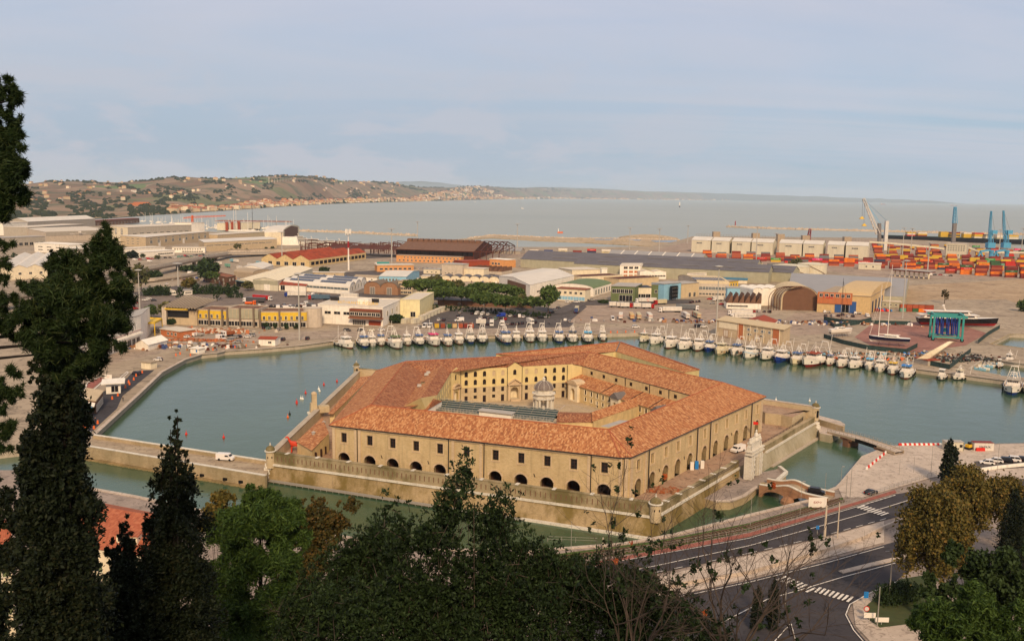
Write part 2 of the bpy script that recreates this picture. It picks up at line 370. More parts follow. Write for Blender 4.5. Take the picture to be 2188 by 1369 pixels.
plain('red_hull',(150,34,36),0.5,0.1,0.5)
plain('black_hull',(28,24,26),0.3,0.0)
plain('hull_white',(226,214,198),0.4,0.06,0.4,dirt=0.16)
plain('hull_cream',(218,202,166),0.45,0.08,0.4,dirt=0.3)
plain('hull_rusty',(212,196,160),0.5,0.1,0.5,dirt=0.3)
plain('rust_stain',(196,116,34),0.7,0.3,0.8)
plain('deck_white',(218,206,190),0.5,0.08,1.0,dirt=0.2)
plain('deck_wood',(160,112,76),0.7,0.15,1.0)
plain('tyre',(24,22,22),0.8,0.0)
plain('light_blue_paint',(86,168,206),0.45,0.05,1)
plain('roof_blue',(70,96,140),0.5,0.08,1)
plain('marking_white',(222,210,196),0.6,0.15,1.2)
plain('rubble',(150,84,50),0.95,0.4,1.2)
plain('cloth_dark',(30,28,32),0.9,0.0)
plain('skin',(196,140,110),0.7,0.0)
plain('cloth_yellow',(206,214,60),0.7,0.0)
plain('flag_red',(206,40,26),0.7,0.0)
plain('rail_steel',(90,64,50),0.5,0.2,1)
plain('sleeper',(120,98,78),0.9,0.2,1)
plain('weed',(70,84,34),0.9,0.35,1.5)
plain('fishing_net',(58,62,54),0.95,0.5,1.2)
for nm,c in(('car_white',(226,216,206)),('car_silver',(160,154,148)),('car_black',(26,24,26)),('car_grey',(80,76,76)),('car_red',(176,36,32)),('car_blue',(44,60,92)),('car_blue_bright',(40,62,150)),('car_teal',(110,136,120)),('car_dark',(40,42,50)),('truck_orange',(222,98,34)),('truck_blue',(44,62,132))):
 plain(nm,c,0.25,0.0)
for nm,c in(('box_red',(132,50,38)),('box_rust',(150,70,44)),('box_brick',(170,84,54)),('box_maroon',(108,38,34)),('box_orange',(230,120,32)),('box_yellow',(206,164,52)),('box_amber',(226,154,42)),('box_green',(58,94,58)),('box_bright_green',(70,146,72)),
 ('box_navy',(52,58,80)),('box_blue',(62,78,120)),('box_grey',(112,112,112)),('box_beige',(196,180,144)),('box_white',(220,208,192)),('box_bright_red',(196,46,34)),('box_pink',(220,56,112)),('box_teal',(110,156,132)),('box_sky',(134,172,178)),('box_steel',(84,104,118)),('box_tan',(206,172,120))):
 plain(nm,c,0.55,0.10,0.5,rib=2.0,dirt=0.2)
def leafmat(name,cols,rough=0.65,trans=0.25):
 m,nt,b=newmat(name);n=NT(nt);b.inputs['Roughness'].default_value=rough;b.inputs['Specular IOR Level'].default_value=0.15
 g=n.N.new('ShaderNodeNewGeometry');big=n.noise(n.world(),0.5 if len(cols)<5 else 1.0,3)
 f=n.math('ADD',n.math('MULTIPLY',g.outputs['Random Per Island'],0.6),n.math('MULTIPLY',big,0.4))
 k=len(cols)-1;col=n.ramp(f,[(0.12+0.76*i/k,c)for i,c in enumerate(cols)]);n.L.new(col,b.inputs['Base Color'])
 return m
leafmat('leaf_cypress',[(0.004,0.007,0.003),(0.008,0.013,0.005),(0.014,0.020,0.007),(0.028,0.026,0.010)])
leafmat('leaf_pine_dark',[(0.007,0.014,0.004),(0.015,0.028,0.007),(0.025,0.042,0.010),(0.05,0.055,0.014)])
leafmat('leaf_pine_bright',[(0.012,0.026,0.006),(0.028,0.055,0.010),(0.05,0.085,0.015),(0.08,0.12,0.022)])
leafmat('leaf_umbrella',[(0.03,0.05,0.012),(0.055,0.085,0.018),(0.08,0.115,0.025),(0.11,0.14,0.035)])
leafmat('leaf_shrub',[(0.005,0.009,0.003),(0.010,0.018,0.005),(0.017,0.031,0.008),(0.036,0.055,0.016)])
leafmat('leaf_autumn',[(0.05,0.04,0.010),(0.09,0.075,0.016),(0.13,0.095,0.020),(0.20,0.11,0.025)])
leafmat('leaf_autumn_dark',[(0.022,0.022,0.006),(0.045,0.04,0.010),(0.07,0.052,0.012),(0.14,0.065,0.018)])
leafmat('leaf_olive',[(0.05,0.05,0.018),(0.085,0.085,0.03),(0.12,0.11,0.04),(0.17,0.14,0.05)])
leafmat('leaf_rusty',[(0.28,0.05,0.015),(0.34,0.07,0.02),(0.4,0.10,0.03),(0.45,0.14,0.04)])
leafmat('leaf_hedge',[(0.018,0.03,0.009),(0.03,0.048,0.013),(0.04,0.062,0.018)])
plain('bark',(74,62,54),0.9,0.2,2.0)
plain('bark_dark',(34,28,25),0.9,0.2,2.0)
plain('bark_pale',(112,98,88),0.9,0.2,2.0)
def water():
 m,nt,b=newmat('harbour_water');n=NT(nt)
 t=n.noise(n.world((1,1,1)),0.012,4,0.5,0.5);col=n.ramp(t,[(0.35,(0.034,0.070,0.034)),(0.65,(0.050,0.092,0.048))])
 n.L.new(col,b.inputs['Base Color']);b.inputs['Roughness'].default_value=0.12;b.inputs['IOR'].default_value=1.33;b.inputs['Specular IOR Level'].default_value=1.0;b.inputs['Specular Tint'].default_value=(0.85,1.0,0.62,1)
 r1=n.noise(n.world((1,0.6,1)),1.1,4,0.6);r2=n.noise(n.world(),0.12,3,0.5)
 n.bump(n.math('ADD',r1,n.math('MULTIPLY',r2,2.0)),0.22,0.35,b)
water()
def sea():
 m,nt,b=newmat('open_sea');n=NT(nt)
 t=n.noise(n.world((0.35,1,1)),0.0016,5,0.55,1.0);col=n.ramp(t,[(0.3,(0.27,0.28,0.225)),(0.7,(0.32,0.32,0.26))])
 n.L.new(col,b.inputs['Base Color']);b.inputs['Roughness'].default_value=0.35;b.inputs['IOR'].default_value=1.33;b.inputs['Specular IOR Level'].default_value=0.5
 r1=n.noise(n.world((1,0.5,1)),0.35,5,0.65);n.bump(r1,0.5,0.8,b)
sea()
def hills():
 m,nt,b=newmat('hill_fields');n=NT(nt);b.inputs['Roughness'].default_value=0.95
 v=n.world((1,0.45,0));vo=n.N.new('ShaderNodeTexVoronoi');vo.inputs['Scale'].default_value=0.0035;vo.distance='MINKOWSKI';vo.inputs['Exponent'].default_value=1.2
 nz=n.noise(v,0.004,3);dist=n.N.new('ShaderNodeMixRGB');dist.blend_type='ADD';dist.inputs[0].default_value=0.9
 n.L.new(v,dist.inputs[1]);
 sc=n.N.new('ShaderNodeVectorMath');sc.operation='SCALE';sc.inputs['Scale'].default_value=260
 n3=n.N.new('ShaderNodeTexNoise');n3.inputs['Scale'].default_value=0.004;n.L.new(v,n3.inputs['Vector']);n.L.new(n3.outputs[1],sc.inputs[0]);n.L.new(sc.outputs[0],dist.inputs[2])
 n.L.new(dist.outputs[0],vo.inputs['Vector'])
 sepc=n.N.new('ShaderNodeSeparateColor');n.L.new(vo.outputs['Color'],sepc.inputs[0])
 fld=n.ramp(sepc.outputs[0],[(0.0,(0.19,0.11,0.06)),(0.3,(0.24,0.15,0.085)),(0.55,(0.28,0.18,0.11)),(0.78,(0.16,0.15,0.06)),(0.9,(0.13,0.17,0.05)),(0.95,(0.21,0.15,0.08))],'CONSTANT')
 fld=n.mix(n.ramp(n.noise(n.world(),0.006,6,0.65),[(0.50,0.0),(0.60,0.8)]),fld,(0.07,0.08,0.035))
 n.L.new(fld,b.inputs['Base Color'])
hills()
plain('hill_wood',(44,50,28),0.95,0.4,0.01)
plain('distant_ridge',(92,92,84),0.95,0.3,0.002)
# ---------------------------------------------------------------- water, land, far coast
def rects(mb,rs,z):
 for x0,y0,x1,y1 in rs:mb.face(((x0,y0,z),(x1,y0,z),(x1,y1,z),(x0,y1,z)))
HX0,HX1,HY0,HY1=-700,800,40,560
m=MB();rects(m,[(HX0,HY0,HX1,HY1)],0.0);struct(m,'harbour_water','harbour_water')
m=MB();rects(m,[(-40000,-900,HX0,50000),(HX1,-900,40000,50000),(HX0,HY1,HX1,50000),(HX0,-900,HX1,HY0)],0.0);struct(m,'open_sea','open_sea')
_SH=[0.0]
def sheet(name,px,z,mt,lift=0.0,kind='structure',label=None):
 _SH[0]+=0.006;z=z+_SH[0]
 m=MB();pts=[G(x,y,z)for x,y in px];m.face([(p[0],p[1],z+lift)for p in pts])
 o=struct(m,name,mt,kind=kind,label=label)
 me=o.data
 if me.polygons[0].normal.z<0:me.flip_normals();
 return o
def slab(name,px,z,mt,side,zb=-1.5,world=None):
 pts=[G(x,y,z)for x,y in px]+(world or[]);m=MB();m.prism([(p[0],p[1])for p in pts],zb,z)
 m.m=[0]+[1]*(len(m.f)-1);return struct(m,name,[mt,side])
def ribbon(name,px,w,z,mt,kind='structure',dash=None,mb=None):
 P=[G(x,y,z)for x,y in px];m=mb or MB()
 for a,b in zip(P[:-1],P[1:]):
  d=(b-a)[:2];L=float(NL_(d));
  if L<1e-3:continue
  d=d/L;n=NA((-d[1],d[0]))*w/2;t=0
  segs=[(0,L)]if not dash else[]
  if dash:
   while t<L:segs.append((t,min(L,t+dash[0])));t+=dash[0]+dash[1]
  for s,e in segs:
   p,q=a[:2]+d*s,a[:2]+d*e;m.face(((p[0]+n[0],p[1]+n[1],z),(p[0]-n[0],p[1]-n[1],z),(q[0]-n[0],q[1]-n[1],z),(q[0]+n[0],q[1]+n[1],z)))
 if mb is None:return struct(m,name,mt,kind=kind)
QUAY=[(-300,1000),(178,945),(205,925),(262,873),(300,838),(345,795),(395,768),(430,757),(463,754),(480,750),(560,745),(640,738),(722,727),(1040,716),(1299,713),(1364,711),(1595,741),(1952,787),(2137,811),(2300,832),
 (2300,815),(2137,802),(2070,789),(2104,765),(2168,775),(2300,790),(2300,758),(2188,744),(2117,735),(2158,714),(2188,715),(2300,718)]
FAR=[(2300,545),(2100,520),(1920,510),(1860,508),(1480,505),(1450,514),(1388,527),(1050,528),(850,521),(745,519),(690,526),(610,522),(500,500),(440,494),(330,484),(230,476),(190,470),(60,473),(-300,480)]
slab('quay',QUAY+FAR,2.0,'quay_ground','quay_stone')
NEAR=[(-300,1004),(100,1004),(120,1035),(185,1041),(290,1060),(430,1090),(620,1125),(764,1151),(900,1172),(1125,1177),(1330,1161),(1395,1150),(1450,1139),(1600,1100),(1735,1067),(1745,1058),(1790,1040),(1800,1030),(1845,975),(1905,951),(2010,949),(2188,946),(2400,942)]
slab('promenade',NEAR,2.0,'pavement_dark','quay_stone',world=[(300,60),(-200,60)])
def coping(name,px,z=2.0,w=1.1,h=0.22,mt='quay_stone'):
 m=MB();P=[G(x,y,z)for x,y in px]
 for a,b in zip(P[:-1],P[1:]):m.beam((a[0],a[1],z+h/2-0.002),(b[0],b[1],z+h/2-0.002),w,h)
 return struct(m,name,mt)
coping('quay_edge',QUAY[1:15],w=1.3,mt='pavement');coping('quay_edge',QUAY[15:20],w=1.1,mt='pavement');coping('quay_edge',[(2137,802),(2070,789),(2104,765),(2168,775),(2300,790)]);coping('quay_edge',[(2300,758),(2188,744),(2117,735),(2158,714),(2300,716)],mt='causeway_stone')
coping('quay_edge',[(p[0],p[1]+1)for p in NEAR[2:-3]],mt='pavement')
Z1,Z2,Z3=2.006,2.006,2.006
sheet('parking_yard',[(925,672),(1000,655),(1190,662),(1235,640),(1260,660),(1215,700),(1165,706),(930,705),(900,690)],Z1,'asphalt_old')
sheet('truck_yard',[(1270,642),(1420,655),(1640,668),(1640,690),(1420,690),(1228,690),(1215,688)],Z1,'yard_ground')
sheet('bus_yard',[(300,700),(260,640),(420,600),(650,600),(690,640),(600,640),(420,660)],Z1,'yard_dark')
sheet('lorry_yard',[(520,640),(600,612),(860,605),(870,628),(700,640),(690,690),(650,700),(530,690)],Z1,'yard_dark')
sheet('quay_road',[(150,800),(400,740),(700,722),(1300,706),(1500,715),(1360,700),(1290,698),(700,706),(380,720),(180,770)],Z1,'quay_worn')
sheet('earth_yard',[(1905,612),(2300,590),(2300,690),(2150,640),(1990,640),(1940,650),(1925,620)],Z1,'earth')
sheet('red_yard',[(1826,720),(1870,686),(2040,690),(2110,712),(2062,738),(1985,748),(1960,760),(1880,748)],Z1,'red_yard')
sheet('boat_yard_track',[(1650,700),(1700,668),(2030,668),(2030,680),(1860,682),(1790,712),(1700,716)],Z1,'yard_ground')
sheet('container_yard',[(1350,545),(1480,514),(1860,512),(2300,546),(2300,596),(1900,596),(1700,570),(1420,552)],Z1,'yard_ground')
sheet('far_yard',[(640,535),(860,560),(1180,545),(1060,530),(760,523)],Z1,'yard_ground')
sheet('quay_asphalt_road',[(182,935),(250,872),(262,845),(330,790),(285,792),(262,818),(190,850),(150,860),(130,935)],Z1,'asphalt')
sheet('quay_turning_road',[(152,868),(190,850),(186,828),(175,818),(150,822)],Z2,'asphalt')
sheet('cycle_lane',[(150,850),(182,836),(188,818),(215,806),(224,808),(200,828),(166,850),(150,860)],Z3,'cycle_red')
ribbon('lane_kerb',[(150,862),(168,852),(203,829),(226,809)],0.5,2.16,'marking_white');ribbon('lane_kerb',[(150,848),(180,834),(187,817),(214,804)],0.4,2.16,'marking_white')
ribbon('lane_kerb',[(250,812),(272,793),(274,796),(256,813),(250,812)],0.35,2.16,'marking_white')
def stones_spit():
 m=MB();r=random.Random(3)
 top=[(900,518),(1000,509),(1050,502),(1141,506),(1224,509),(1342,510),(1452,512)]
 bot=[(1452,522),(1388,526),(1251,518),(1150,514),(1050,508),(1000,512),(900,521)]
 m.prism([tuple(G(x,y,1.2)[:2])for x,y in top+bot],-1,1.2);struct(m,'spit','sand_spit')
 m=MB()
 for(x0,y0),(x1,y1)in zip(top[1:-1],top[2:]):
  n=int(abs(x1-x0)/1.3)
  for i in range(n):
   t=i/n;p=G(x0+(x1-x0)*t,y0+(y1-y0)*t+r.uniform(-.2,.8),1.2);s=r.uniform(1.2,3.2)
   m.box((p[0],p[1]+r.uniform(-2,4),1.2+s*.2),(s,s*r.uniform(.7,1.3),s*.8),r.uniform(0,3),0.6)
 struct(m,'spit_boulders','rock',kind='stuff',label='pale boulders piled along the seaward edge of the sandy spit')
 m=MB();
 for px,py,w,h in((1385,508,60,7),(1245,511,26,3),(1330,514,26,3)):
  c=G(px,py,1.2);prof=[(w,0),(w*.7,h*.5),(w*.3,h*.9),(0.5,h)];m.lathe((c[0],c[1],1.15),prof,12)
 solo(m,'earth_mound','sand_spit','brown earth mound heaped on the sandy spit beyond the container yard','mound')
 for k,poly in enumerate(([(1228,509),(1300,509),(1372,512),(1366,514),(1300,513),(1235,511)],[(1390,514),(1447,513),(1445,518),(1400,517)])):
  sheet('settling_pond',poly,1.25,'glass_grey')
stones_spit()
def breakwater(top_px,z,width,label):
 m=MB();r=random.Random(5);P=[G(x,y,z)for x,y in top_px]
 for a,b in zip(P[:-1],P[1:]):
  d=(b-a)[:2];L=float(NL_(d));d=d/L;n=NA((-d[1],d[0]))
  m.mat(0);q=[a[:2]-n*width,b[:2]-n*width,b[:2]+n*width,a[:2]+n*width];m.prism([tuple(x)for x in q],-1,z*0.8)
  k=int(L*width/14);m.mat(1)
  for i in range(min(k,2600)):
   t=r.uniform(0,L);w=r.uniform(-1,1)*width*1.25;c=a[:2]+d*t+n*w;s=r.uniform(2.0,4.2);zz=max(0.2,z*(1-abs(w)/(width*1.5)))
   m.box((c[0],c[1],zz),(s,s*r.uniform(.7,1.2),s*.8),r.uniform(0,3),0.65)
 return m
m=breakwater([(1556,482),(1600,484),(1700,487),(1830,490),(2000,494),(2300,501)],4.5,9,'');solo(m,'breakwater',['rock','rock'],'long pale rock breakwater across the outer harbour with a tiny red light on its tip','breakwater')
m=breakwater([(636,490),(700,492),(760,494),(888,500)],4.0,7,'');solo(m,'breakwater',['rock','rock'],'straight pale rock breakwater beyond the shipyard yachts','breakwater')
b_=G(1571,482,5);m=MB();m.lathe(V3(b_),[(1.6,0),(1.2,9),(1.9,9.2),(1.9,10),(1.0,10.2),(1.0,12.5),(0.1,13.5)],8);solo(m,'harbour_light','red_hull','small red harbour light tower on the breakwater tip','beacon',origin=V3(b_))
COAST=[(-140,473),(0,471),(120,469),(190,467),(250,464),(330,458),(420,453),(500,448),(570,443),(640,438.5),(700,435.5),(780,433),(900,430),(1000,427.5),(1100,425.5),(1200,425),(1300,426),(1420,427.2),(1560,428.5),(1740,430.5)]
SKY=[(-140,392),(0,396),(60,393),(100,388),(160,387),(250,390),(300,387),(340,381),(400,378),(450,382),(480,381),(550,379),(600,375),(640,375),(700,382),(740,388),(800,388),(850,393),(870,397),(900,401),(960,401),(1000,398),(1040,398),(1080,403),(1120,402),(1150,401),(1200,403),(1300,406),(1400,410),(1500,413.5),(1600,417),(1700,420.5),(1740,423)]
def interp(tab,x):return float(np.interp(x,[p[0]for p in tab],[p[1]for p in tab]))
def coast_dist(px):return float(G(px,interp(COAST,px),2)[1])
hn=np.random.RandomState(5)
def vnoise(x,y,seed=0):
 def h(i,j):return((sin(i*127.1+j*311.7+seed*74.7)*43758.5453)%1.0)
 i,j=math.floor(x),math.floor(y);fx,fy=x-i,y-j;fx=fx*fx*(3-2*fx);fy=fy*fy*(3-2*fy)
 return(h(i,j)*(1-fx)+h(i+1,j)*fx)*(1-fy)+(h(i,j+1)*(1-fx)+h(i+1,j+1)*fx)*fy
HP={}
def ridge_dist(px):
 return coast_dist(px)+float(np.interp(px,[-140,200,500,640,900,1100,1740],[5200,4200,3200,2800,3600,5000,9000]))
def hill_point(px,t):
 """t=0 on the beach, t=1 on the skyline"""
 Y0,Y1=coast_dist(px),ridge_dist(px);Y=Y0+(Y1-Y0)*t
 yr=interp(SKY,px);zr=ZA(px,yr,Y1)
 prof=(3*t*t-2*t*t*t)*0.72+0.28*t
 w=(vnoise(px/95.0,t*3.2,1)-0.5)*0.34*sin(PI*min(1,t*1.02))+(vnoise(px/30.0,t*9,2)-0.5)*0.10*sin(PI*t)
 z=2.0+(zr-2.0)*max(0.0,prof+w*1.1);X=AT(px,400,Y)[0]
 return NA((X,Y,z))
def build_hills():
 pxs=list(np.arange(-140,1745,7.0));ts=[0,0.015,0.04,0.08,0.13,0.19,0.26,0.33,0.40,0.47,0.54,0.61,0.68,0.75,0.82,0.88,0.94,1.0,1.12,1.3]
 vs=[];fs=[]
 for px in pxs:
  for t in ts:
   p=hill_point(px,min(t,1.0))
   if t>1:q=hill_point(px,1.0);Y=ridge_dist(px)*(t);p=NA((q[0]*Y/q[1],Y,max(-5,q[2]*(1-(t-1)*3.4))))
   vs.append(V3(p))
 n=len(ts)
 for i in range(len(pxs)-1):
  for j in range(n-1):fs.append((i*n+j,(i+1)*n+j,(i+1)*n+j+1,i*n+j+1))
 m=MB();m.add(vs,fs);o=struct(m,'hills','hill_fields',smooth=True)
 m=MB();A=[G(px,interp(COAST,px),2)for px in pxs]
 for a,b in zip(A[:-1],A[1:]):m.face(((a[0],a[1],2.6),(b[0],b[1],2.6),(b[0]*1.012,b[1]*1.012,3.2),(a[0]*1.012,a[1]*1.012,3.2)));m.face(((a[0],a[1],-.5),(b[0],b[1],-.5),(b[0],b[1],2.6),(a[0],a[1],2.6)))
 struct(m,'beach','sand_spit')
 for k,(tab,D)in enumerate((([(780,395),(850,388),(900,386),(940,390),(1000,396),(1100,400),(1200,399),(1300,404),(1400,409),(1500,411),(1600,415),(1750,419),(1990,428)],44000),)):
  m=MB();P=[]
  for px in np.arange(tab[0][0],tab[-1][0],12):
   top=AT(px,interp(tab,px)+vnoise(px/20,0,9)*1.5,D);P.append((px,top))
  for(x0,a),(x1,b)in zip(P[:-1],P[1:]):m.face(((a[0],a[1]-4000,-2),(b[0],b[1]-4000,-2),V3(b),V3(a)))
  struct(m,'distant_ridge','distant_ridge',smooth=True)
build_hills()
def hill_woods():
 r=random.Random(9);m=MB();cnt=0
 while cnt<3000:
  px=r.uniform(-140,1300);t=r.random()**1.1
  p=hill_point(px,t);Yf=p[1]
  dens=vnoise(px/26.0,t*11+px*0.013,4)
  thr=0.66 if t>0.12 else 0.55
  if px<420 and t<0.5:thr=0.5
  if t>0.93:thr=0.48
  if dens<thr:continue
  cnt+=1;s=r.uniform(5,10)*(1+Yf/9000);h=s*r.uniform(0.5,1.0)
  a=[(cos(q*1.2566+px)*s*r.uniform(.7,1.2),sin(q*1.2566+px)*s*r.uniform(.7,1.2))for q in range(5)]
  vs=[(p[0]+x,p[1]+y,p[2]-3)for x,y in a]+[(p[0]+x*.6,p[1]+y*.6,p[2]+h*.75)for x,y in a]+[(p[0],p[1],p[2]+h)]
  m.add(vs,[(i,(i+1)%5,5+(i+1)%5,5+i)for i in range(5)]+[(5+i,5+(i+1)%5,10)for i in range(5)])
 struct(m,'far_woods','hill_wood',kind='stuff',label='dark hedgerows and woods scattered over the far hills')
hill_woods()
def house_mesh(w,d,h,rh,flat=False):
 m=MB();m.mat(0);m.prism([(-w/2,-d/2),(w/2,-d/2),(w/2,d/2),(-w/2,d/2)],-6,h);m.mat(1)
 if flat:m.box((0,0,h+0.5),(w+.6,d+.6,1.0))
 else:
  o=0.8;A=[(-w/2-o,-d/2-o,h-.1),(w/2+o,-d/2-o,h-.1),(w/2+o,d/2+o,h-.1),(-w/2-o,d/2+o,h-.1)];R=[(-w/2+d*.3,0,h+rh),(w/2-d*.3,0,h+rh)]
  m.face((A[0],A[1],R[1],R[0]));m.face((A[2],A[3],R[0],R[1]));m.face((A[1],A[2],R[1]));m.face((A[3],A[0],R[0]))
 m.mat(2)
 for k in range(int(h//3)):
  for i in range(max(2,int(w//4))):
   x=-w/2+(i+.5)*w/max(2,int(w//4));m.box((x,-d/2-.05,1.6+3*k),(1.2,.14,1.5))
 tmp=m.build('house_body',['cream_wall','roof_tiles_flat','glass_dark']);me=tmp.data;bpy.data.objects.remove(tmp);return me
def towns():
 r=random.Random(21);ms=[house_mesh(14,11,7,3),house_mesh(20,12,10,3),house_mesh(26,13,14,3),house_mesh(18,14,18,0,True),house_mesh(34,14,16,3),house_mesh(11,9,6,2.5)]
 walls=[('cream','cream_wall'),('white','white_wall'),('pinkish','box_tan'),('tan','tan_wall'),('pale grey','grey_wall'),('orange','orange_wall')]
 roofs=[('terracotta','roof_tiles_flat'),('red','red_roof'),('brown','brown_roof'),('pale','pale_roof')]
 zones=[('strip below the brown fields',360,700,0.01,0.10,190),('bay-side town',500,900,0.02,0.16,330),('town climbing the headland',880,1090,0.02,0.8,420),('flat far shore',1080,1340,0.0,0.10,170),('ploughed upper slopes',60,860,0.3,0.97,110),('last stretch of coast',1330,1730,0.0,0.05,90)]
 rest=MB();n=0;quota={0:60,1:80,2:75,3:25,4:45,5:10}
 for zi,(zn,x0,x1,t0,t1,num)in enumerate(zones):
  for k in range(num):
   px=r.uniform(x0,x1);t=r.uniform(t0,t1)**1.0
   if zi==2:t=r.uniform(0.02,0.9)*max(0.2,1-abs(px-990)/150)
   p=hill_point(px,t);mi=r.choice([0,1,1,2,3,4,5])if zi in(1,2,3)else r.choice([0,0,1,5,5])
   wn,wm=r.choice(walls[:4]if r.random()<.85 else walls);rn,rm=r.choice(roofs[:3]if r.random()<.85 else roofs)
   rz=r.choice([0,0.3,-0.3,0.8,1.57,-0.7]);sc=r.uniform(.9,1.5)*max(1.0,p[1]/9000)**0.7
   if k<quota[zi]:
    o=inst('house',ms[mi],(p[0],p[1],p[2]),rz,None,sc,{0:wm,1:rm})
    tag(o,'tiny %s house, %s roof, in the %s'%(wn,rn,zn),'house','houses of the %s'%zn)
   else:
    w,d,h=r.uniform(12,24)*sc,12*sc,r.uniform(6,15)*sc;rest.mat(r.choice([0,0,1,2]));rest.box((p[0],p[1],p[2]+h/2-3),(w,d,h+6),rz);rest.mat(3 if r.random()<.8 else 4)
    rest.box((p[0],p[1],p[2]+h+1.2*sc),(w*1.05,d*1.05,2.4*sc),rz,0.35)
 struct(rest,'distant_town',['tan_wall','cream_wall','box_tan','roof_tiles_flat','brown_roof'],kind='stuff',label='countless tiny houses of the towns along the far shore')
towns()
v=MB()
P=[hill_point(px,0.62)for px in range(575,665,6)]
zt=max(p[2]for p in P)+12
for a,b in zip(P[:-1],P[1:]):
 v.mat(0);v.beam((a[0],a[1],zt),(b[0],b[1],zt),14,3);v.tube((a[0],a[1],a[2]-10),(a[0],a[1],zt),3,5)
solo(v,'viaduct','concrete_light','long pale viaduct on piers crossing the brown hillside','viaduct')
m=MB();p=hill_point(297,0.22);m.box((p[0],p[1],p[2]+3),(85,20,12),0.1);m.box((p[0]+6,p[1]+4,p[2]+11),(60,16,6),0.1);solo(m,'brick_complex','orange_deep','long orange brick complex low on the hillside at left','building')
hz=MB();x0,x1,y0,y1,z0,z1=-41000,41000,-1000,50500,-2.0,560.0
hz.add([(x0,y0,z0),(x1,y0,z0),(x1,y1,z0),(x0,y1,z0),(x0,y0,z1),(x1,y0,z1),(x1,y1,z1),(x0,y1,z1)],((3,2,1,0),(4,5,6,7),(0,1,5,4),(1,2,6,5),(2,3,7,6),(3,0,4,7)))
hm=bpy.data.materials.new('haze_air');hm.use_nodes=True;hm.node_tree.nodes.clear()
_o=hm.node_tree.nodes.new('ShaderNodeOutputMaterial');_v=hm.node_tree.nodes.new('ShaderNodeVolumePrincipled');_v.inputs['Color'].default_value=(0.72,0.86,1.0,1);_v.inputs['Density'].default_value=2.7e-5;_v.inputs['Anisotropy'].default_value=0.0
hm.node_tree.links.new(_v.outputs[0],_o.inputs['Volume']);_M['haze_air']=hm
USE_HAZE=True
if USE_HAZE:struct(hz,'haze','haze_air',kind='stuff',label='thin pale haze over the bay')
# ---------------------------------------------------------------- the pentagonal lazaretto on its island
TZ,CZ,EZ,RZ=4.6,5.5,16.2,20.5          # terrace, courtyard, eaves, ridge
RG=[G(792,865,RZ),G(1300,917,RZ),G(1545,817,RZ),G(1260,752,RZ),G(867,772,RZ)]      # ridge corners
CEN=sum(RG)/5
cF=lambda p,z:NA((p[0],p[1],z))
def xy(p):return(float(p[0]),float(p[1]))
def radial(p,k,z):q=CEN+(p-CEN)*k;return NA((q[0],q[1],z))
OA,OB1,OB2,OC=G(703,908,EZ),G(1326,977,EZ),G(1350,976,EZ),G(1637,847,EZ)
OE=G(802,793,EZ);OD=radial(RG[3],1.19,EZ)
def wallpt(p,k=0.9):# wall face set back under the eaves
 d=CEN-p;d[2]=0;d=d/NL_(d);q=p+d*k;return NA((q[0],q[1],TZ))
WA,WB1,WB2,WC,WD,WE=[wallpt(p)for p in(OA,OB1,OB2,OC,OD,OE)]
def at(a,b,s,z,d=0.0):
 u=(b-a)[:2];L=math.hypot(*u);u=u/L;n=NA((-u[1],u[0]))  # n points to the left of a->b
 return(float(a[0]+u[0]*s+n[0]*d),float(a[1]+u[1]*s+n[1]*d),float(z))
def facade(mb,a,b,z0,z1,ops,deep=0.8,back=True):
 """wall with real openings; ops = (centre s, half width, sill z, head z, arched)"""
 L=float(NL_((b-a)[:2]));S=sorted({0.0,L}|{o[0]-o[1]for o in ops}|{o[0]+o[1]for o in ops});cur=0
 for s0,s1 in zip(S[:-1],S[1:]):
  mid=(s0+s1)/2;col=sorted([o for o in ops if o[0]-o[1]<mid<o[0]+o[1]],key=lambda o:o[2]);z=z0
  for o in col:
   if o[2]>z+1e-4:mb.face((at(a,b,s0,z),at(a,b,s1,z),at(a,b,s1,o[2]),at(a,b,s0,o[2])))
   z=o[3]
   c,w=o[0],o[1]
   if len(o)>4 and o[4]:
    zs=o[3]-w;arc=[(c-w*cos(t),zs+w*sin(t))for t in[PI*i/12 for i in range(13)]]
    Lf=[(c-w,zs)]+arc[1:7]+[(c-w,o[3])];Rt=[(c+w,o[3])]+arc[6:12]+[(c+w,zs)]
    mb.face([at(a,b,s,q)for s,q in Lf[::-1]]);mb.face([at(a,b,s,q)for s,q in Rt[::-1]])
    rim=[(c-w,o[2])]+arc+[(c+w,o[2])]
   else:rim=[(c-w,o[2]),(c-w,o[3]),(c+w,o[3]),(c+w,o[2])]
   for(s_,q_),(s2,q2)in zip(rim[:-1],rim[1:]):mb.face((at(a,b,s_,q_),at(a,b,s2,q2),at(a,b,s2,q2,deep),at(a,b,s_,q_,deep)))
   mb.face((at(a,b,c-w,o[2]),at(a,b,c+w,o[2]),at(a,b,c+w,o[2],deep),at(a,b,c-w,o[2],deep)))
  if z<z1-1e-4:mb.face((at(a,b,s0,z),at(a,b,s1,z),at(a,b,s1,z1),at(a,b,s0,z1)))
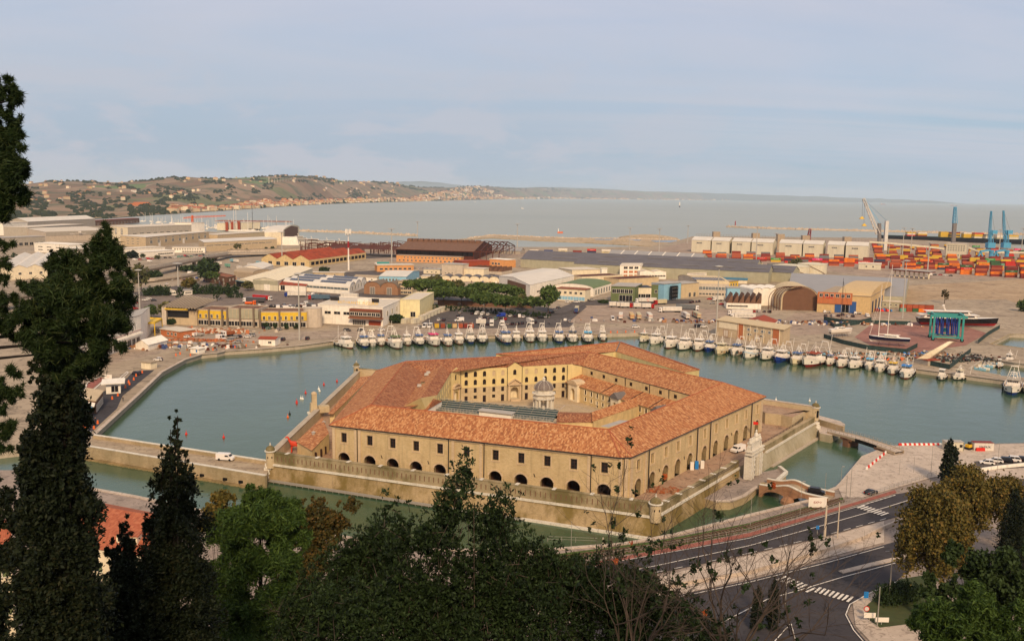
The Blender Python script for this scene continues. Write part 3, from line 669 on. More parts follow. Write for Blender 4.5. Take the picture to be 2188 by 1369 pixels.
def pane_mesh(w,h,arched=False,bars=(2,3),fr='shutter_brown',gl='glass_dark',open_side=False):
 m=MB();m.mat(0)
 if arched:pts=[(-w/2,0,0),(w/2,0,0)]+[(w/2*cos(t),0,h-w/2+w/2*sin(t))for t in[PI*i/10 for i in range(11)]];m.face(pts)
 else:m.face([(-w/2,0,0),(w/2,0,0),(w/2,0,h),(-w/2,0,h)])
 m.mat(1)
 for i in range(bars[0]+1):x=-w/2+w*i/bars[0];m.box((x,-.05,(h-(w/2 if arched and i in(0,bars[0])else 0))/2),(.14,.1,h-(w/2 if arched and i in(0,bars[0])else 0)))
 for j in range(bars[1]+1):
  z=h*j/bars[1];
  if arched and z>h-w*0.3:continue
  m.box((0,-.05,z),(w,.1,.12))
 if open_side:m.box((-w*.25,-.12,h/2),(w*.46,.08,h*.98))
 o=m.build('window',[gl,fr]);me=o.data;bpy.data.objects.remove(o);return me
PM={}
def panes(key,*a,**k):
 if key not in PM:PM[key]=pane_mesh(*a,**k)
 return PM[key]
laz=thing('fortress_building','huge pentagonal brick lazaretto with terracotta roofs around an inner courtyard','fortress',(CEN[0],CEN[1],TZ))
LO=(CEN[0],CEN[1],TZ)
def put_windows(parent,org,a,b,ss,z,me,deep,names='window',mats=None):
 u=(b-a)[:2];rz=atan2(u[1],u[0])
 for s in ss:
  p=at(a,b,s,z,deep);inst(names,me,(p[0]-org[0],p[1]-org[1],p[2]-org[2]),rz,parent,None,mats)
S1=[wallhit(WA,WB1,x,950)[0]for x in(735,790,839,889,940,997,1059,1114,1170,1227,1293)]
S2=[wallhit(WB2,WC,x,y)[0]for x,y in((1364,998),(1394,981),(1423,966),(1449,954),(1475,943),(1506,930),(1530,918),(1553,907),(1574,897),(1594,886),(1618,877))]
ZT=EZ-0.25
zwin=(11.5,14.2)
m=MB();ops=[(s,0.85,zwin[0],zwin[1])for s in S1]+[(s,1.75,TZ+0.1,TZ+4.0,True)for s in S1];facade(m,WA,WB1,TZ,ZT,ops,1.3)
m.build('wall','brick_buff',laz,LO)
m=MB();ops=[(s,0.85,zwin[0],zwin[1])for s in S2]+[(s,1.5,TZ+0.05,TZ+4.6,True)for s in S2];facade(m,WB2,WC,TZ,ZT,ops,1.3)
m.build('wall','brick_buff',laz,LO)
m=MB();facade(m,WB1,WB2,TZ,ZT,[]);m.build('wall','brick_buff',laz,LO)
m=MB();m.strip([at(WC,WD,0,TZ),at(WC,WD,999,TZ)][:1]+[V3(WD),V3(WE),V3(WA)],[(WC[0],WC[1],ZT),(WD[0],WD[1],ZT),(WE[0],WE[1],ZT),(WA[0],WA[1],ZT)]);m.build('wall','brick_buff',laz,LO)
wm=panes('big',1.7,2.7,False,(2,3));put_windows(laz,LO,WA,WB1,S1,zwin[0],wm,0.55)
put_windows(laz,LO,WB2,WC,S2,zwin[0],wm,0.75)
m=MB()
for a,b,ss,w in((WA,WB1,S1,1.74),(WB2,WC,S2,1.49)):
 for s in ss:
  q=[at(a,b,s-w-.5,TZ+.02,1.3),at(a,b,s+w+.5,TZ+.02,1.3),at(a,b,s+w+.5,TZ+.02,7.0),at(a,b,s-w-.5,TZ+.02,7.0)];t=[(x,y,TZ+5.2)for x,y,_ in q]
  m.face(q);m.face(t);m.face((q[1],q[2],t[2],t[1]));m.face((q[2],q[3],t[3],t[2]));m.face((q[3],q[0],t[0],t[3]))
m.build('vaulted_bay','brown_wall',laz,LO)
def trim_run(a,b,ss,aw,sides):
 L=float(NL_((b-a)[:2]));m=MB()
 m.beam(at(a,b,-.2,ZT-.25,-.12),at(a,b,L+.2,ZT-.25,-.12),0.36,0.5)
 for s in ss:
  for i in range(10):
   t0,t1=PI*i/10,PI*(i+1)/10;r=aw+.28;zs=TZ+(4.0 if aw>1.6 else 4.6)-aw
   m.beam(at(a,b,s-r*cos(t0),zs+r*sin(t0),-.07),at(a,b,s-r*cos(t1),zs+r*sin(t1),-.07),0.14,0.42)
  for x in(-1.08,1.08):m.beam(at(a,b,s+x,zwin[0]-.3,-.06),at(a,b,s+x,zwin[1]+.3,-.06),0.28,0.12)
  m.beam(at(a,b,s-1.22,zwin[0]-.28,-.08),at(a,b,s+1.22,zwin[0]-.28,-.08),0.16,0.22);m.beam(at(a,b,s-1.22,zwin[1]+.26,-.08),at(a,b,s+1.22,zwin[1]+.26,-.08),0.16,0.2)
 for s in sides:
  m.box(at(a,b,s,(TZ+ZT)/2,-.08)[:3],(0.8,.32,ZT-TZ-.3),atan2((b-a)[1],(b-a)[0]))
 m.build('trim','brick_trim',laz,LO)
def mid(ss,i):return(ss[i]+ss[i+1])/2
trim_run(WA,WB1,S1,1.75,[0.6,mid(S1,0)-.3,mid(S1,0)+.9,mid(S1,4),mid(S1,5),mid(S1,9),S1[10]+4.1,S1[10]+5.6])
trim_run(WB2,WC,S2,1.5,[0.4,1.0,mid(S2,0)-.1,mid(S2,4),mid(S2,5),mid(S2,9),S2[10]+2.6,S2[10]+3.6])
for a,b,ss in((WA,WB1,[mid(S1,0)+.3,mid(S1,4)-1.2,mid(S1,5)+1.0,mid(S1,9)+.6]),(WB2,WC,[mid(S2,0)+1.3,mid(S2,4)-.7,mid(S2,5)-.6,mid(S2,9)-.6])):
 for s in ss:
  m=MB();m.tube(at(a,b,s,TZ,-.35),at(a,b,s,ZT-.2,-.35),0.13,6);m.tube(at(a,b,s,ZT-.2,-.35),at(a,b,s-.8,ZT+.05,-.6),0.13,6);m.build('drainpipe','iron',laz,LO)
m=MB()
for a,b,ss in((WA,WB1,S1),(WB2,WC,S2)):
 for i in range(1,10):
  if i%2:m.beam(at(a,b,mid(ss,i),TZ+4.6,-.1),at(a,b,mid(ss,i)+.35,TZ+3.7,-.1),.14)
m.build('wall_anchor','iron',laz,LO)
def roofpart(pts_list,mt='roof_tiles',name='roof',thick=0.0):
 m=MB()
 for pts in pts_list:m.face([V3(p)for p in pts])
 o=m.build(name,mt,laz,LO);return o
def up(p,dz):return NA((p[0],p[1],p[2]+dz))
IB=radial(RG[1],0.845,EZ+.3);IC=radial(RG[2],0.86,EZ+.6);IA=radial(RG[0],0.85,17.0)
ID=G(1243,781,17.2);ICs=G(1461,840,17.2);ICs=ICs+(ICs-ID)/NL_(ICs-ID)*9.0
BL,BR=G(985,789,18.0),G(1224,777.5,18.0)
def thick_roof(loop,mt='roof_tiles',drop=0.22):
 m=MB();m.mat(0)
 for f in loop:m.face([V3(p)for p in f])
 m.mat(1)
 for f in loop[:1]:
  a,b=f[0],f[1];m.face((V3(a),V3(b),V3(up(b,-drop)),V3(up(a,-drop))))
  m.tube(V3(up(a,-.12)),V3(up(b,-.12)),0.13,5)
 return m.build('roof',[mt,'iron'],laz,LO)
thick_roof([(OA,OB1,RG[1],RG[0]),(RG[0],RG[1],IB,IA)])
thick_roof([(OB1,OB2,RG[1])])
thick_roof([(OB2,OC,RG[2],RG[1]),(RG[1],RG[2],IC,IB)])
thick_roof([(OC,OD,RG[3],RG[2])],'roof_tiles');thick_roof([(ID,ICs,RG[2],RG[3])],'roof_tiles')
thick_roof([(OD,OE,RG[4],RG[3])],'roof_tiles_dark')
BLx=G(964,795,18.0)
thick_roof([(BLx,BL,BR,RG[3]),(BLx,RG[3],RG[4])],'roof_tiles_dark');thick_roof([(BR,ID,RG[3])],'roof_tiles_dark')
thick_roof([(OE,OA,RG[0],RG[4])],'roof_tiles')
m=MB()
for p,q in((RG[0],RG[1]),(RG[1],RG[2]),(RG[2],RG[3]),(RG[3],RG[4]),(RG[4],RG[0]),(RG[0],OA),(RG[1],OB1),(RG[1],OB2),(RG[2],OC),(RG[4],OE)):
 m.tube(V3(up(p,.02)),V3(up(q,.02)),0.16,6)
m.build('ridge_tiles','roof_tiles_flat',laz,LO)
V1,V2=G(906,800,17.4),G(862,868,17.4);R1,R2=G(944,780,19.6),G(899,850,19.6);E1,E2=G(964,795,17.8),G(934,844,17.8)
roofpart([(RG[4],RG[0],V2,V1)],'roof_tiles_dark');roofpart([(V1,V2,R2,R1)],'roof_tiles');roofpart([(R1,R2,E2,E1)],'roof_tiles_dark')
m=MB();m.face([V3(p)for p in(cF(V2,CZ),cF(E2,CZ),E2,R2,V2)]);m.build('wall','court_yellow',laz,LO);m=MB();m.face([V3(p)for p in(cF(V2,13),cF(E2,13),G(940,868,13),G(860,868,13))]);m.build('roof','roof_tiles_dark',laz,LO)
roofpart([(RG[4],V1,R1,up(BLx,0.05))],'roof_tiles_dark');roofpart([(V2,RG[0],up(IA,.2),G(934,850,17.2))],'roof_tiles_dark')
for k,(x,y)in enumerate(((873,779),(882,780.5),(911,801),(915,797),(896,825),(904,820))):
 c=G(x,y,18.3);m=MB();m.box((c[0],c[1],c[2]+.3),(1.5,1.0,.7),0.2,0.8);m.build('skylight','galvanised',laz,LO)
BLb,BRb,BXb,IDb=cF(BL,CZ),cF(BR,CZ),cF(BLx,CZ),cF(ID,CZ)
LB=float(NL_((BRb-BLb)[:2]))
cols=[wallhit(BLb,BRb,x,830)[0]for x in(996,1015.5,1035,1055,1074)]+[wallhit(BLb,BRb,x,820)[0]for x in(1125,1145,1165,1184.5,1203.5)]
cmid=wallhit(BLb,BRb,1100,800)[0]
ops=[(s,.62,12.0,14.0,True)for s in cols]+[(s,.62,15.0,17.0,True)for s in cols]+[(s,.55,9.2,10.9)for s in cols]
gl=[(s,.6,(CZ+.05 if i in(0,2,4,5,9)else 7.0),(8.0 if i in(0,2,4,5,9)else 8.1))for i,s in enumerate(cols)]
ops+=gl+[(cmid,.62,15.0,17.0,True),(cmid,1.5,CZ+.6,CZ+5.0,True)]
facade(m,BLb,BRb,CZ,11.2,[o for o in ops if o[3]<11.2],0.5);o1=m.build('wall','brick_stone',laz,LO)
m=MB();facade(m,BLb,BRb,11.2,17.95,[o for o in ops if o[3]>11.2],0.5);m.build('wall','court_yellow',laz,LO)
put_windows(laz,LO,BLb,BRb,[s for i,s in enumerate(cols)if i not in(3,4,5,6)]+[cmid],15.0,panes('ca',1.24,2.0,True,(2,3)),.3)
put_windows(laz,LO,BLb,BRb,[cols[i]for i in(3,4,5,6)],15.0,panes('cab',1.24,2.0,True,(2,1),'tan_wall','tan_wall'),.25)
put_windows(laz,LO,BLb,BRb,cols,12.0,panes('ca',1.24,2.0,True,(2,3)),.3)
put_windows(laz,LO,BLb,BRb,cols,9.2,panes('cs',1.1,1.7,False,(2,2)),.3)
put_windows(laz,LO,BLb,BRb,[cols[i]for i in(0,2,4,5,9)],CZ+.05,panes('cd',1.2,2.45,False,(2,1),'wood_door','glass_dark'),.3,'door')
put_windows(laz,LO,BLb,BRb,[cols[i]for i in(1,3,6,7,8)],7.0,panes('cs2',1.2,1.1,False,(2,1)),.3)
m=MB()
for s in[cmid]:
 q=[at(BLb,BRb,s-1.9,CZ+.6,.5),at(BLb,BRb,s+1.9,CZ+.6,.5),at(BLb,BRb,s+1.9,CZ+.6,3.0),at(BLb,BRb,s-1.9,CZ+.6,3.0)];t=[(x,y,CZ+5.6)for x,y,_ in q]
 m.face(q);m.face(t);m.face((q[1],q[2],t[2],t[1]));m.face((q[2],q[3],t[3],t[2]));m.face((q[3],q[0],t[0],t[3]))
m.build('niche','cream_wall',laz,LO)
m=MB();m.mat(0)
s0,s1=wallhit(BLb,BRb,1084,800)[0],wallhit(BLb,BRb,1115.5,800)[0]
m.face((at(BLb,BRb,s0,17.9,-.02),at(BLb,BRb,s1,17.9,-.02),at(BLb,BRb,cmid,19.7,-.02)));m.build('gable','court_yellow',laz,LO)
m=MB();m.face((at(BLb,BRb,s0-.4,17.95,-.5),at(BLb,BRb,cmid,19.95,-.5),at(BLb,BRb,cmid,20.1,5),at(BLb,BRb,s0-.4,18.1,1)));m.face((at(BLb,BRb,cmid,19.95,-.5),at(BLb,BRb,s1+.4,17.95,-.5),at(BLb,BRb,s1+.4,18.1,1),at(BLb,BRb,cmid,20.1,5)));m.build('roof','roof_tiles_dark',laz,LO)
m=MB();A_,B_=s0+.4,s1-.4
for s in(A_+.3,B_-.3,cmid-2.1,cmid+2.1):m.box(at(BLb,BRb,s,CZ+2.9,-.2),(.55,.5,5.8),.18)
m.beam(at(BLb,BRb,A_-.2,11.5,-.35),at(BLb,BRb,B_+.2,11.5,-.35),.9,.45)
for p,q in(((A_-.4,11.8),(cmid,13.6)),((cmid,13.6),(B_+.4,11.8))):m.beam(at(BLb,BRb,p[0],p[1],-.35),at(BLb,BRb,q[0],q[1],-.35),.9,.3)
m.face((at(BLb,BRb,A_,11.7,-.1),at(BLb,BRb,B_,11.7,-.1),at(BLb,BRb,cmid,13.5,-.1)))
for i in range(3):m.box(at(BLb,BRb,cmid,CZ+.12+.15*i,-1.3+.35*i),(3.4,.9,.3),.18)
m.build('portal','brick_trim',laz,LO)
for s in(s0,s1,-0.1,LB-2.2):
 m=MB();m.tube(at(BLb,BRb,s,CZ,-.15),at(BLb,BRb,s,17.7,-.15),.1,5);m.build('drainpipe','iron',laz,LO)
m=MB();mm=(BXb+BLb)/2;facade(m,BXb,BLb,CZ,17.95,[(float(NL_((BLb-BXb)[:2]))/2,.6,14.6,16.8,True),(float(NL_((BLb-BXb)[:2]))/2,1.3,CZ+.2,CZ+5,True)],.7)
LX=float(NL_((BLb-BXb)[:2]));m.face((at(BXb,BLb,0,17.95),at(BXb,BLb,LX,17.95),at(BXb,BLb,LX/2,19.3)));m.build('wall','court_yellow',laz,LO)
put_windows(laz,LO,BXb,BLb,[LX/2],14.6,panes('ca',1.24,2.0,True,(2,3)),.4)
m=MB()
q=[at(BXb,BLb,LX/2-1.6,CZ+.2,.7),at(BXb,BLb,LX/2+1.6,CZ+.2,.7)];m.face((q[0],q[1],(q[1][0],q[1][1],CZ+5.4),(q[0][0],q[0][1],CZ+5.4)));m.build('niche','cream_wall',laz,LO)
def arch_hood(a,b,c,w,z,name='arched_pediment',mt='brick_trim',dep=.9):
 m=MB()
 for i in range(8):
  t0,t1=PI*i/8,PI*(i+1)/8;m.beam(at(a,b,c-w*cos(t0),z+w*.55*sin(t0),-dep/2),at(a,b,c-w*cos(t1),z+w*.55*sin(t1),-dep/2),dep,.35)
 m.beam(at(a,b,c-w-.2,z-.1,-dep/2),at(a,b,c+w+.2,z-.1,-dep/2),dep,.35)
 m.face([at(a,b,c-w*cos(PI*i/8),z+w*.55*sin(PI*i/8),-.1)for i in range(9)][::-1])
 for x in(-w+.35,w-.35):m.box(at(a,b,c+x,(CZ+z)/2,-.15),(.5,.4,z-CZ),atan2((b-a)[1],(b-a)[0]))
 m.build(name,mt,laz,LO)
arch_hood(BXb,BLb,LX/2,2.2,12.0)
LWa,LWb=cF(E2,CZ),cF(E1,CZ);LL=float(NL_((LWb-LWa)[:2]))
m=MB();wl=[LL*k for k in(.08,.22,.36,.5,.64,.78,.92)];facade(m,LWa,LWb,CZ,17.7,[(s,.6,z,z+1.9)for s in wl for z in(8.8,12,14.9)],.4);m.build('wall','court_yellow',laz,LO)
for z in(8.8,12,14.9):put_windows(laz,LO,LWa,LWb,wl,z,panes('cl',1.2,1.9,False,(2,3)),.25)
CWa,CWb=cF(ID,CZ),cF(ICs,CZ);u_=(CWb-CWa)/NL_(CWb-CWa);LCW=float(NL_(CWb-CWa))
zc=wallhit(CWa,CWb,1300,812)[1];zct=13.9
sc_=[wallhit(CWa,CWb,x,y)[0]for x,y in((1264,793),(1290,800),(1316.5,808),(1348,817),(1381,825.5),(1411,833.5),(1443,842))]
m=MB();facade(m,CWa,CWb,zct-3,17.1,[(s,.75,14.7,16.0)for s in sc_],.35);m.build('wall','stucco_worn',laz,LO)
put_windows(laz,LO,CWa,CWb,sc_,14.7,panes('cc',1.5,1.3,False,(3,2)),.2)
NX=NA((u_[1],-u_[0],0.0))          # towards the courtyard
if np.dot(NX[:2],(CEN-CWa)[:2])<0:NX=-NX
off=7.0;LTa,LTb=CWa+NX*off,CWb+NX*off;zle=11.4
LTa2=LTa-u_*1.0
roofpart([(cF(LTa2,zle),cF(LTb,zle),cF(CWb,zct),cF(CWa-u_*1.0,zct))],'roof_tiles')
m=MB()
for s in(0.32*LCW,.55*LCW,.72*LCW):m.tube(V3(cF(LTa+u_*s,zle+.1)),V3(cF(CWa+u_*s,zct+.1)),.12,5)
for s in(0.40*LCW,.6*LCW,.75*LCW):m.tube(V3(cF(CWa+u_*s,zct+.1)),V3(cF(CWa+u_*s+NX*.15,17.0)),.12,5)
m.build('gutter','iron',laz,LO)
LTw=LTa+NX*-.5;LTe=LTb+NX*-.5;sl_=[wallhit(LTw,LTe,x,y)[0]for x,y in((1251.5,825),(1264,828),(1276.5,832),(1289,836),(1302,839.5))];sl2=[wallhit(LTw,LTe,x,y)[0]for x,y in((1339,850),(1368,858),(1381,863),(1397,868))]
m=MB();facade(m,LTw,LTe,CZ,zle-.05,[(s,.5,9.0,10.6)for s in sl_+sl2]+[(s,.5,(CZ+.05 if i==2 else 6.7),7.9)for i,s in enumerate(sl_+sl2)],.35);m.build('wall','stucco_worn',laz,LO)
put_windows(laz,LO,LTw,LTe,sl_+sl2,9.0,panes('ce',1.0,1.6,False,(2,2)),.2);put_windows(laz,LO,LTw,LTe,[s for i,s in enumerate(sl_+sl2)if i!=2],6.7,panes('cg',1.0,1.2,False,(2,1)),.2)
put_windows(laz,LO,LTw,LTe,[sl_[2]],CZ+.05,panes('ch',1.0,2.3,False,(1,1),'white_paint'),.2,'door')
m=MB()
for s in sl_+sl2:
 for z,h in((9.0,1.6),(6.7,1.2)):
  for x in(-.6,.6):m.beam(at(LTw,LTe,s+x,z-.1,-.04),at(LTw,LTe,s+x,z+h+.1,-.04),.2,.1)
  m.beam(at(LTw,LTe,s-.7,z-.1,-.05),at(LTw,LTe,s+.7,z-.1,-.05),.12,.2)
m.build('window_surround','cream_wall',laz,LO)
def portal_block(px,py,w,h,arched):
 s=wallhit(LTw,LTe,px,py)[0];m=MB();a0,b0=LTw+NX*1.2,LTe+NX*1.2
 m2=MB();facade(m2,NA(at(LTw,LTe,s-w,CZ,-1.2)),NA(at(LTw,LTe,s+w,CZ,-1.2)),CZ,CZ+h,[(w,w*.45,CZ+.3,CZ+h*.72,True)],2.0)
 for sd in(-w,w):m2.face((at(LTw,LTe,s+sd,CZ,-1.2),at(LTw,LTe,s+sd,CZ,2),at(LTw,LTe,s+sd,CZ+h,2),at(LTw,LTe,s+sd,CZ+h,-1.2)))
 m2.face((at(LTw,LTe,s-w,CZ,.6),at(LTw,LTe,s+w,CZ,.6),at(LTw,LTe,s+w,CZ+h,.6),at(LTw,LTe,s-w,CZ+h,.6)))
 m2.build('portal','cream_wall',laz,LO)
 m=MB();z=CZ+h
 if arched:
  P=[at(LTw,LTe,s-(w+.3)*cos(PI*i/8),z+(w+.3)*.42*sin(PI*i/8),-1.7)for i in range(9)];Q=[at(LTw,LTe,s-(w+.3)*cos(PI*i/8),z+(w+.3)*.42*sin(PI*i/8),2.5)for i in range(9)]
  m.strip(P,Q);m.face(P[::-1])
 else:
  P=[at(LTw,LTe,s-w-.3,z,-1.7),at(LTw,LTe,s,z+1.9,-1.7),at(LTw,LTe,s+w+.3,z,-1.7)];Q=[at(LTw,LTe,s-w-.3,z,3),at(LTw,LTe,s,z+1.9,3),at(LTw,LTe,s+w+.3,z,3)]
  m.strip(P,Q);m.face(P[::-1])
 m.beam(at(LTw,LTe,s-w-.3,z-.1,-1.4),at(LTw,LTe,s+w+.3,z-.1,-1.4),.6,.3)
 m.build('pediment','lead' if not arched else 'brick_trim',laz,LO)
portal_block(1229,835,2.7,6.6,True);portal_block(1319,850,2.1,6.0,False);portal_block(1408,872,2.0,5.6,False)
m=MB();m.face((V3(BRb),V3(cF(ID,CZ)),V3(cF(ID,17.1)),V3(cF(BR,17.9))));m.build('wall','court_yellow',laz,LO);m=MB();m.face((V3(cF(BR,CZ)),V3(cF(BR+NA((1,9,0)),CZ)),V3(cF(BR+NA((1,9,0)),19)),V3(cF(BR,17.9))));m.build('wall','court_yellow',laz,LO)
def gable_block(name,mt_r,mt_w,base,zb,rz_,ez,nm_roof='roof'):
 """base: four corners (xyz ignored z) in order eave-left, eave-right, back-right, back-left; ridge runs along the long side"""
 a,b,c,d=base;m=MB();m.prism([xy(a),xy(b),xy(c),xy(d)],zb,ez-.05);m.build('wall',mt_w,laz,LO)
 r0,r1=(a+d)/2,(b+c)/2;k=0.5
 ce=(a+b+c+d)/4;ex=lambda p:NA((ce[0]+(p[0]-ce[0])*1.05,ce[1]+(p[1]-ce[1])*1.05,ez));a2,b2,c2,d2=ex(a),ex(b),ex(c),ex(d);r0=NA((r0[0],r0[1],rz_));r1=NA((r1[0],r1[1],rz_))
 m=MB();m.face([V3(x)for x in(a2,b2,r1,r0)]);m.face([V3(x)for x in(c2,d2,r0,r1)]);m.face([V3(x)for x in(b2,c2,r1)]);m.face([V3(x)for x in(d2,a2,r0)]);m.build(nm_roof,mt_r,laz,LO)
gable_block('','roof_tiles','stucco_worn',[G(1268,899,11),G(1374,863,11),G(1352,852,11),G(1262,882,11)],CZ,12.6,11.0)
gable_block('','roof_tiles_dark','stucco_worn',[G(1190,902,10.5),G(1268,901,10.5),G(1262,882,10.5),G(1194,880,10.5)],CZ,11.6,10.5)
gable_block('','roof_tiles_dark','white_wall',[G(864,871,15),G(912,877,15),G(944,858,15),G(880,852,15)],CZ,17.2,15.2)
m=MB();m.face([V3(G(x,y,EZ+1.6))for x,y in((1283,910),(1300,913),(1345,898),(1325,897))]);m.build('roof_sheet','lead_light',laz,LO)
m=MB();z=13.6;q=[G(x,y,z)for x,y in((919,874),(1182,900),(1194,879),(928,855))];q[2][2]=q[3][2]=z+.5
Q=q;n=26
for i in range(n):
 f=i/n;a0=Q[0]+(Q[1]-Q[0])*f;a1=Q[0]+(Q[1]-Q[0])*(i+1)/n;b0=Q[3]+(Q[2]-Q[3])*f;b1=Q[3]+(Q[2]-Q[3])*(i+1)/n;dz=0.18*sin(i*2.1)
 m.face((V3(up(a0,dz)),V3(up(a1,-dz)),V3(up(b1,-dz)),V3(up(b0,dz))))
m.build('scaffold_roof','net_green',laz,LO)
m=MB()
for j in range(6):f=j/5;m.tube(V3(up(Q[0]+(Q[3]-Q[0])*f,.3)),V3(up(Q[1]+(Q[2]-Q[1])*f,.3)),.09,4)
for i in range(40):
 f=i/39;a0=Q[0]+(Q[1]-Q[0])*f;m.tube((a0[0],a0[1],CZ),V3(up(a0,.9)),.05,4,caps=False)
for z_ in(12.2,12.8,13.4,14.2):m.tube((Q[0][0],Q[0][1],z_),(Q[1][0],Q[1][1],z_),.06,4)
m.build('scaffold_poles','galvanised',laz,LO)
c=(G(1027,886,13.5)+G(1095,894,13.5))/2;d=G(1095,894,13.5)-G(1027,886,13.5)
m=MB();m.box((c[0],c[1]+1,c[2]-.2),(NL_(d),2.6,3.0),atan2(d[1],d[0]));m.build('plant_room','white_wall',laz,LO)
m=MB();m.box((c[0],c[1]+1,c[2]+1.42),(NL_(d)+.8,3.6,.2),atan2(d[1],d[0]));m.build('plant_room_roof','lead_light',laz,LO)
m=MB();m.face([(p[0],p[1],CZ-.02)for p in(IA,IB,IC,ICs,ID,BR,BL,BLx,E1,E2)]);o=m.build('courtyard','court_paving');tag(o,kind='structure')
m=MB();m.prism([xy(p)for p in(WA,WB1,WB2,WC,WD,WE)],-1,TZ-.05);tag(m.build('island','court_paving'),kind='structure')
for i,pl in enumerate(([(1096,872),(1150,867),(1208,865),(1228,866),(1270,880)],[(1208,865),(1195,875)])):
 ribbon('paving_band',pl,.45,CZ+.02,'pavement')
tp=G(1161,878,CZ);tw=4.1
t=thing('temple','small white stone temple with lead dome standing in the middle of the courtyard','temple',tp,0.3);t.scale=(.82,.82,.86)
m=MB();m.lathe((0,0,0),[(5.4,0),(5.4,.3),(4.9,.3),(4.9,.6)],5);m.build('plinth','white_stone',t)
for k in range(10):
 a=2*PI*(k//2)/5+(.22 if k%2 else-.22);m=MB();m.box((4.0*cos(a),4.0*sin(a),3.0),(.8,.8,4.8),a);m.build('pillar','white_stone',t)
m=MB();m.lathe((0,0,0),[(4.3,5.4),(4.9,5.5),(4.9,6.1),(4.3,6.2),(4.5,7.2),(5.2,7.4),(5.2,7.7),(3.9,7.8),(3.9,9.0),(4.2,9.2),(4.2,9.4),(.1,9.4)],10);m.build('entablature','white_stone',t)
m=MB();m.lathe((0,0,0),[(4.3,9.4),(4.1,10.1),(3.4,11.2),(2.4,12.0),(1.2,12.5),(.6,12.6)],20);
m.build('dome','lead_dome',t)
for k in range(10):
 a=2*PI*k/10;m=MB();P=[(4.35,9.5),(4.15,10.2),(3.45,11.3),(2.45,12.1),(1.25,12.6)]
 for(r0,z0),(r1,z1)in zip(P[:-1],P[1:]):m.beam((r0*cos(a),r0*sin(a),z0),(r1*cos(a),r1*sin(a),z1),.22,.14)
 m.build('dome_rib','lead_light',t)
m=MB();m.lathe((0,0,0),[(.7,12.5),(.5,13.3),(.8,13.5),(.3,13.9),(.05,14.4)],8);m.tube((0,0,14.3),(0,0,17.5),.05,4);m.build('finial','white_stone',t)
m=MB();m.lathe((0,0,0),[(1.1,.6),(1.1,1.4),(.7,1.5),(.7,2.2),(.2,2.3)],8);m.build('well_head','white_stone',t)
# ------------------------------------------------ rampart
SZ=4.6
b1,b2,b3=G(566,1025,0),G(1393,1153,0),G(1752,934,0)
s1,s2,s3=G(574,990,SZ),G(1400,1104,SZ),G(1743,901,SZ)
s5=G(763,806,SZ);wc=(s1+s2+s3)/3
_q=G(1634,858,9.0);s4=s3+(_q-s3)*NA((1,1,0))*1.9;s4[2]=SZ
b4=s4+NA((3,3,-SZ));b5=s5+NA((-3.0,2.0,-SZ));
FZ=7.9   # front parapet top
ram=thing('rampart','sloping mossy brick rampart with loopholed parapet around the lazaretto','fortress wall',V3(b2));RO=V3(b2)
def scarp(bs,ss,mt,top=SZ,name='scarp'):
 m=MB();n=12
 for i in range(n):
  f,g=i/n,(i+1)/n;lo0,lo1=bs[0]+(bs[1]-bs[0])*f,bs[0]+(bs[1]-bs[0])*g;hi0,hi1=ss[0]+(ss[1]-ss[0])*f,ss[0]+(ss[1]-ss[0])*g
  m.face((V3(up(lo0,-1)),V3(up(lo1,-1)),(lo1[0]*.85+hi1[0]*.15,lo1[1]*.85+hi1[1]*.15,.5),(lo0[0]*.85+hi0[0]*.15,lo0[1]*.85+hi0[1]*.15,.5)))
  m.mat(0);m.face(((lo0[0]*.85+hi0[0]*.15,lo0[1]*.85+hi0[1]*.15,.5),(lo1[0]*.85+hi1[0]*.15,lo1[1]*.85+hi1[1]*.15,.5),V3(hi1),V3(hi0)))
 return m.build(name,mt,ram,RO)
scarp((b1,b2),(s1,s2),'scarp_moss')
gateL,gateR=0.43,0.60     # fraction along the right side where the gate bastion stands
bg1,sg1=b2+(b3-b2)*gateL,s2+(s3-s2)*gateL;bg2,sg2=b2+(b3-b2)*gateR,s2+(s3-s2)*gateR
scarp((b2,bg1),(s2,sg1),'scarp_moss');scarp((bg1,b3),(sg1,s3),'scarp_grey');scarp((b3,b4),(s3,s4),'scarp_grey');scarp((b4,b5),(s4,s5),'scarp_grey');scarp((b5,b1),(s5,s1),'scarp_grey')
def parapet(a,b,zt,mt,thick=1.1,coped='parapet_moss',seg=None):
 d=(b-a)[:2];L=float(NL_(d));d=d/L;n=NA((-d[1],d[0]))
 if np.dot(n,(CEN-a)[:2])<0:n=-n
 m=MB();A,B=a[:2],b[:2];m.prism([tuple(A),tuple(B),tuple(B+n*thick),tuple(A+n*thick)],SZ,zt);m.build('parapet',mt,ram,RO)
 m=MB();m.prism([tuple(A-n*.12),tuple(B-n*.12),tuple(B+n*(thick+.1)),tuple(A+n*(thick+.1))],zt+.002,zt+.16);m.build('parapet_coping',coped,ram,RO)
 m=MB();p,q=A-n*.25,B-n*.25;m.beam((p[0],p[1],SZ-.05),(q[0],q[1],SZ-.05),.6,.5);m.build('string_course','white_stone',ram,RO)
 return d,n,L
def loopmesh():
 m=MB();m.box((0,0,0),(.2,.1,1.35));o=m.build('loophole','rust_roof_brown');me=o.data;bpy.data.objects.remove(o);return me
LOOP=loopmesh()
def capmesh():
 m=MB();m.box((0,0,0),(.9,1.6,.16));o=m.build('coping_block','white_stone');me=o.data;bpy.data.objects.remove(o);return me
CAPM=capmesh()
d,n,L=parapet(s1,s2,FZ,'parapet_moss');rz=atan2(d[1],d[0]);k=0
NL=78
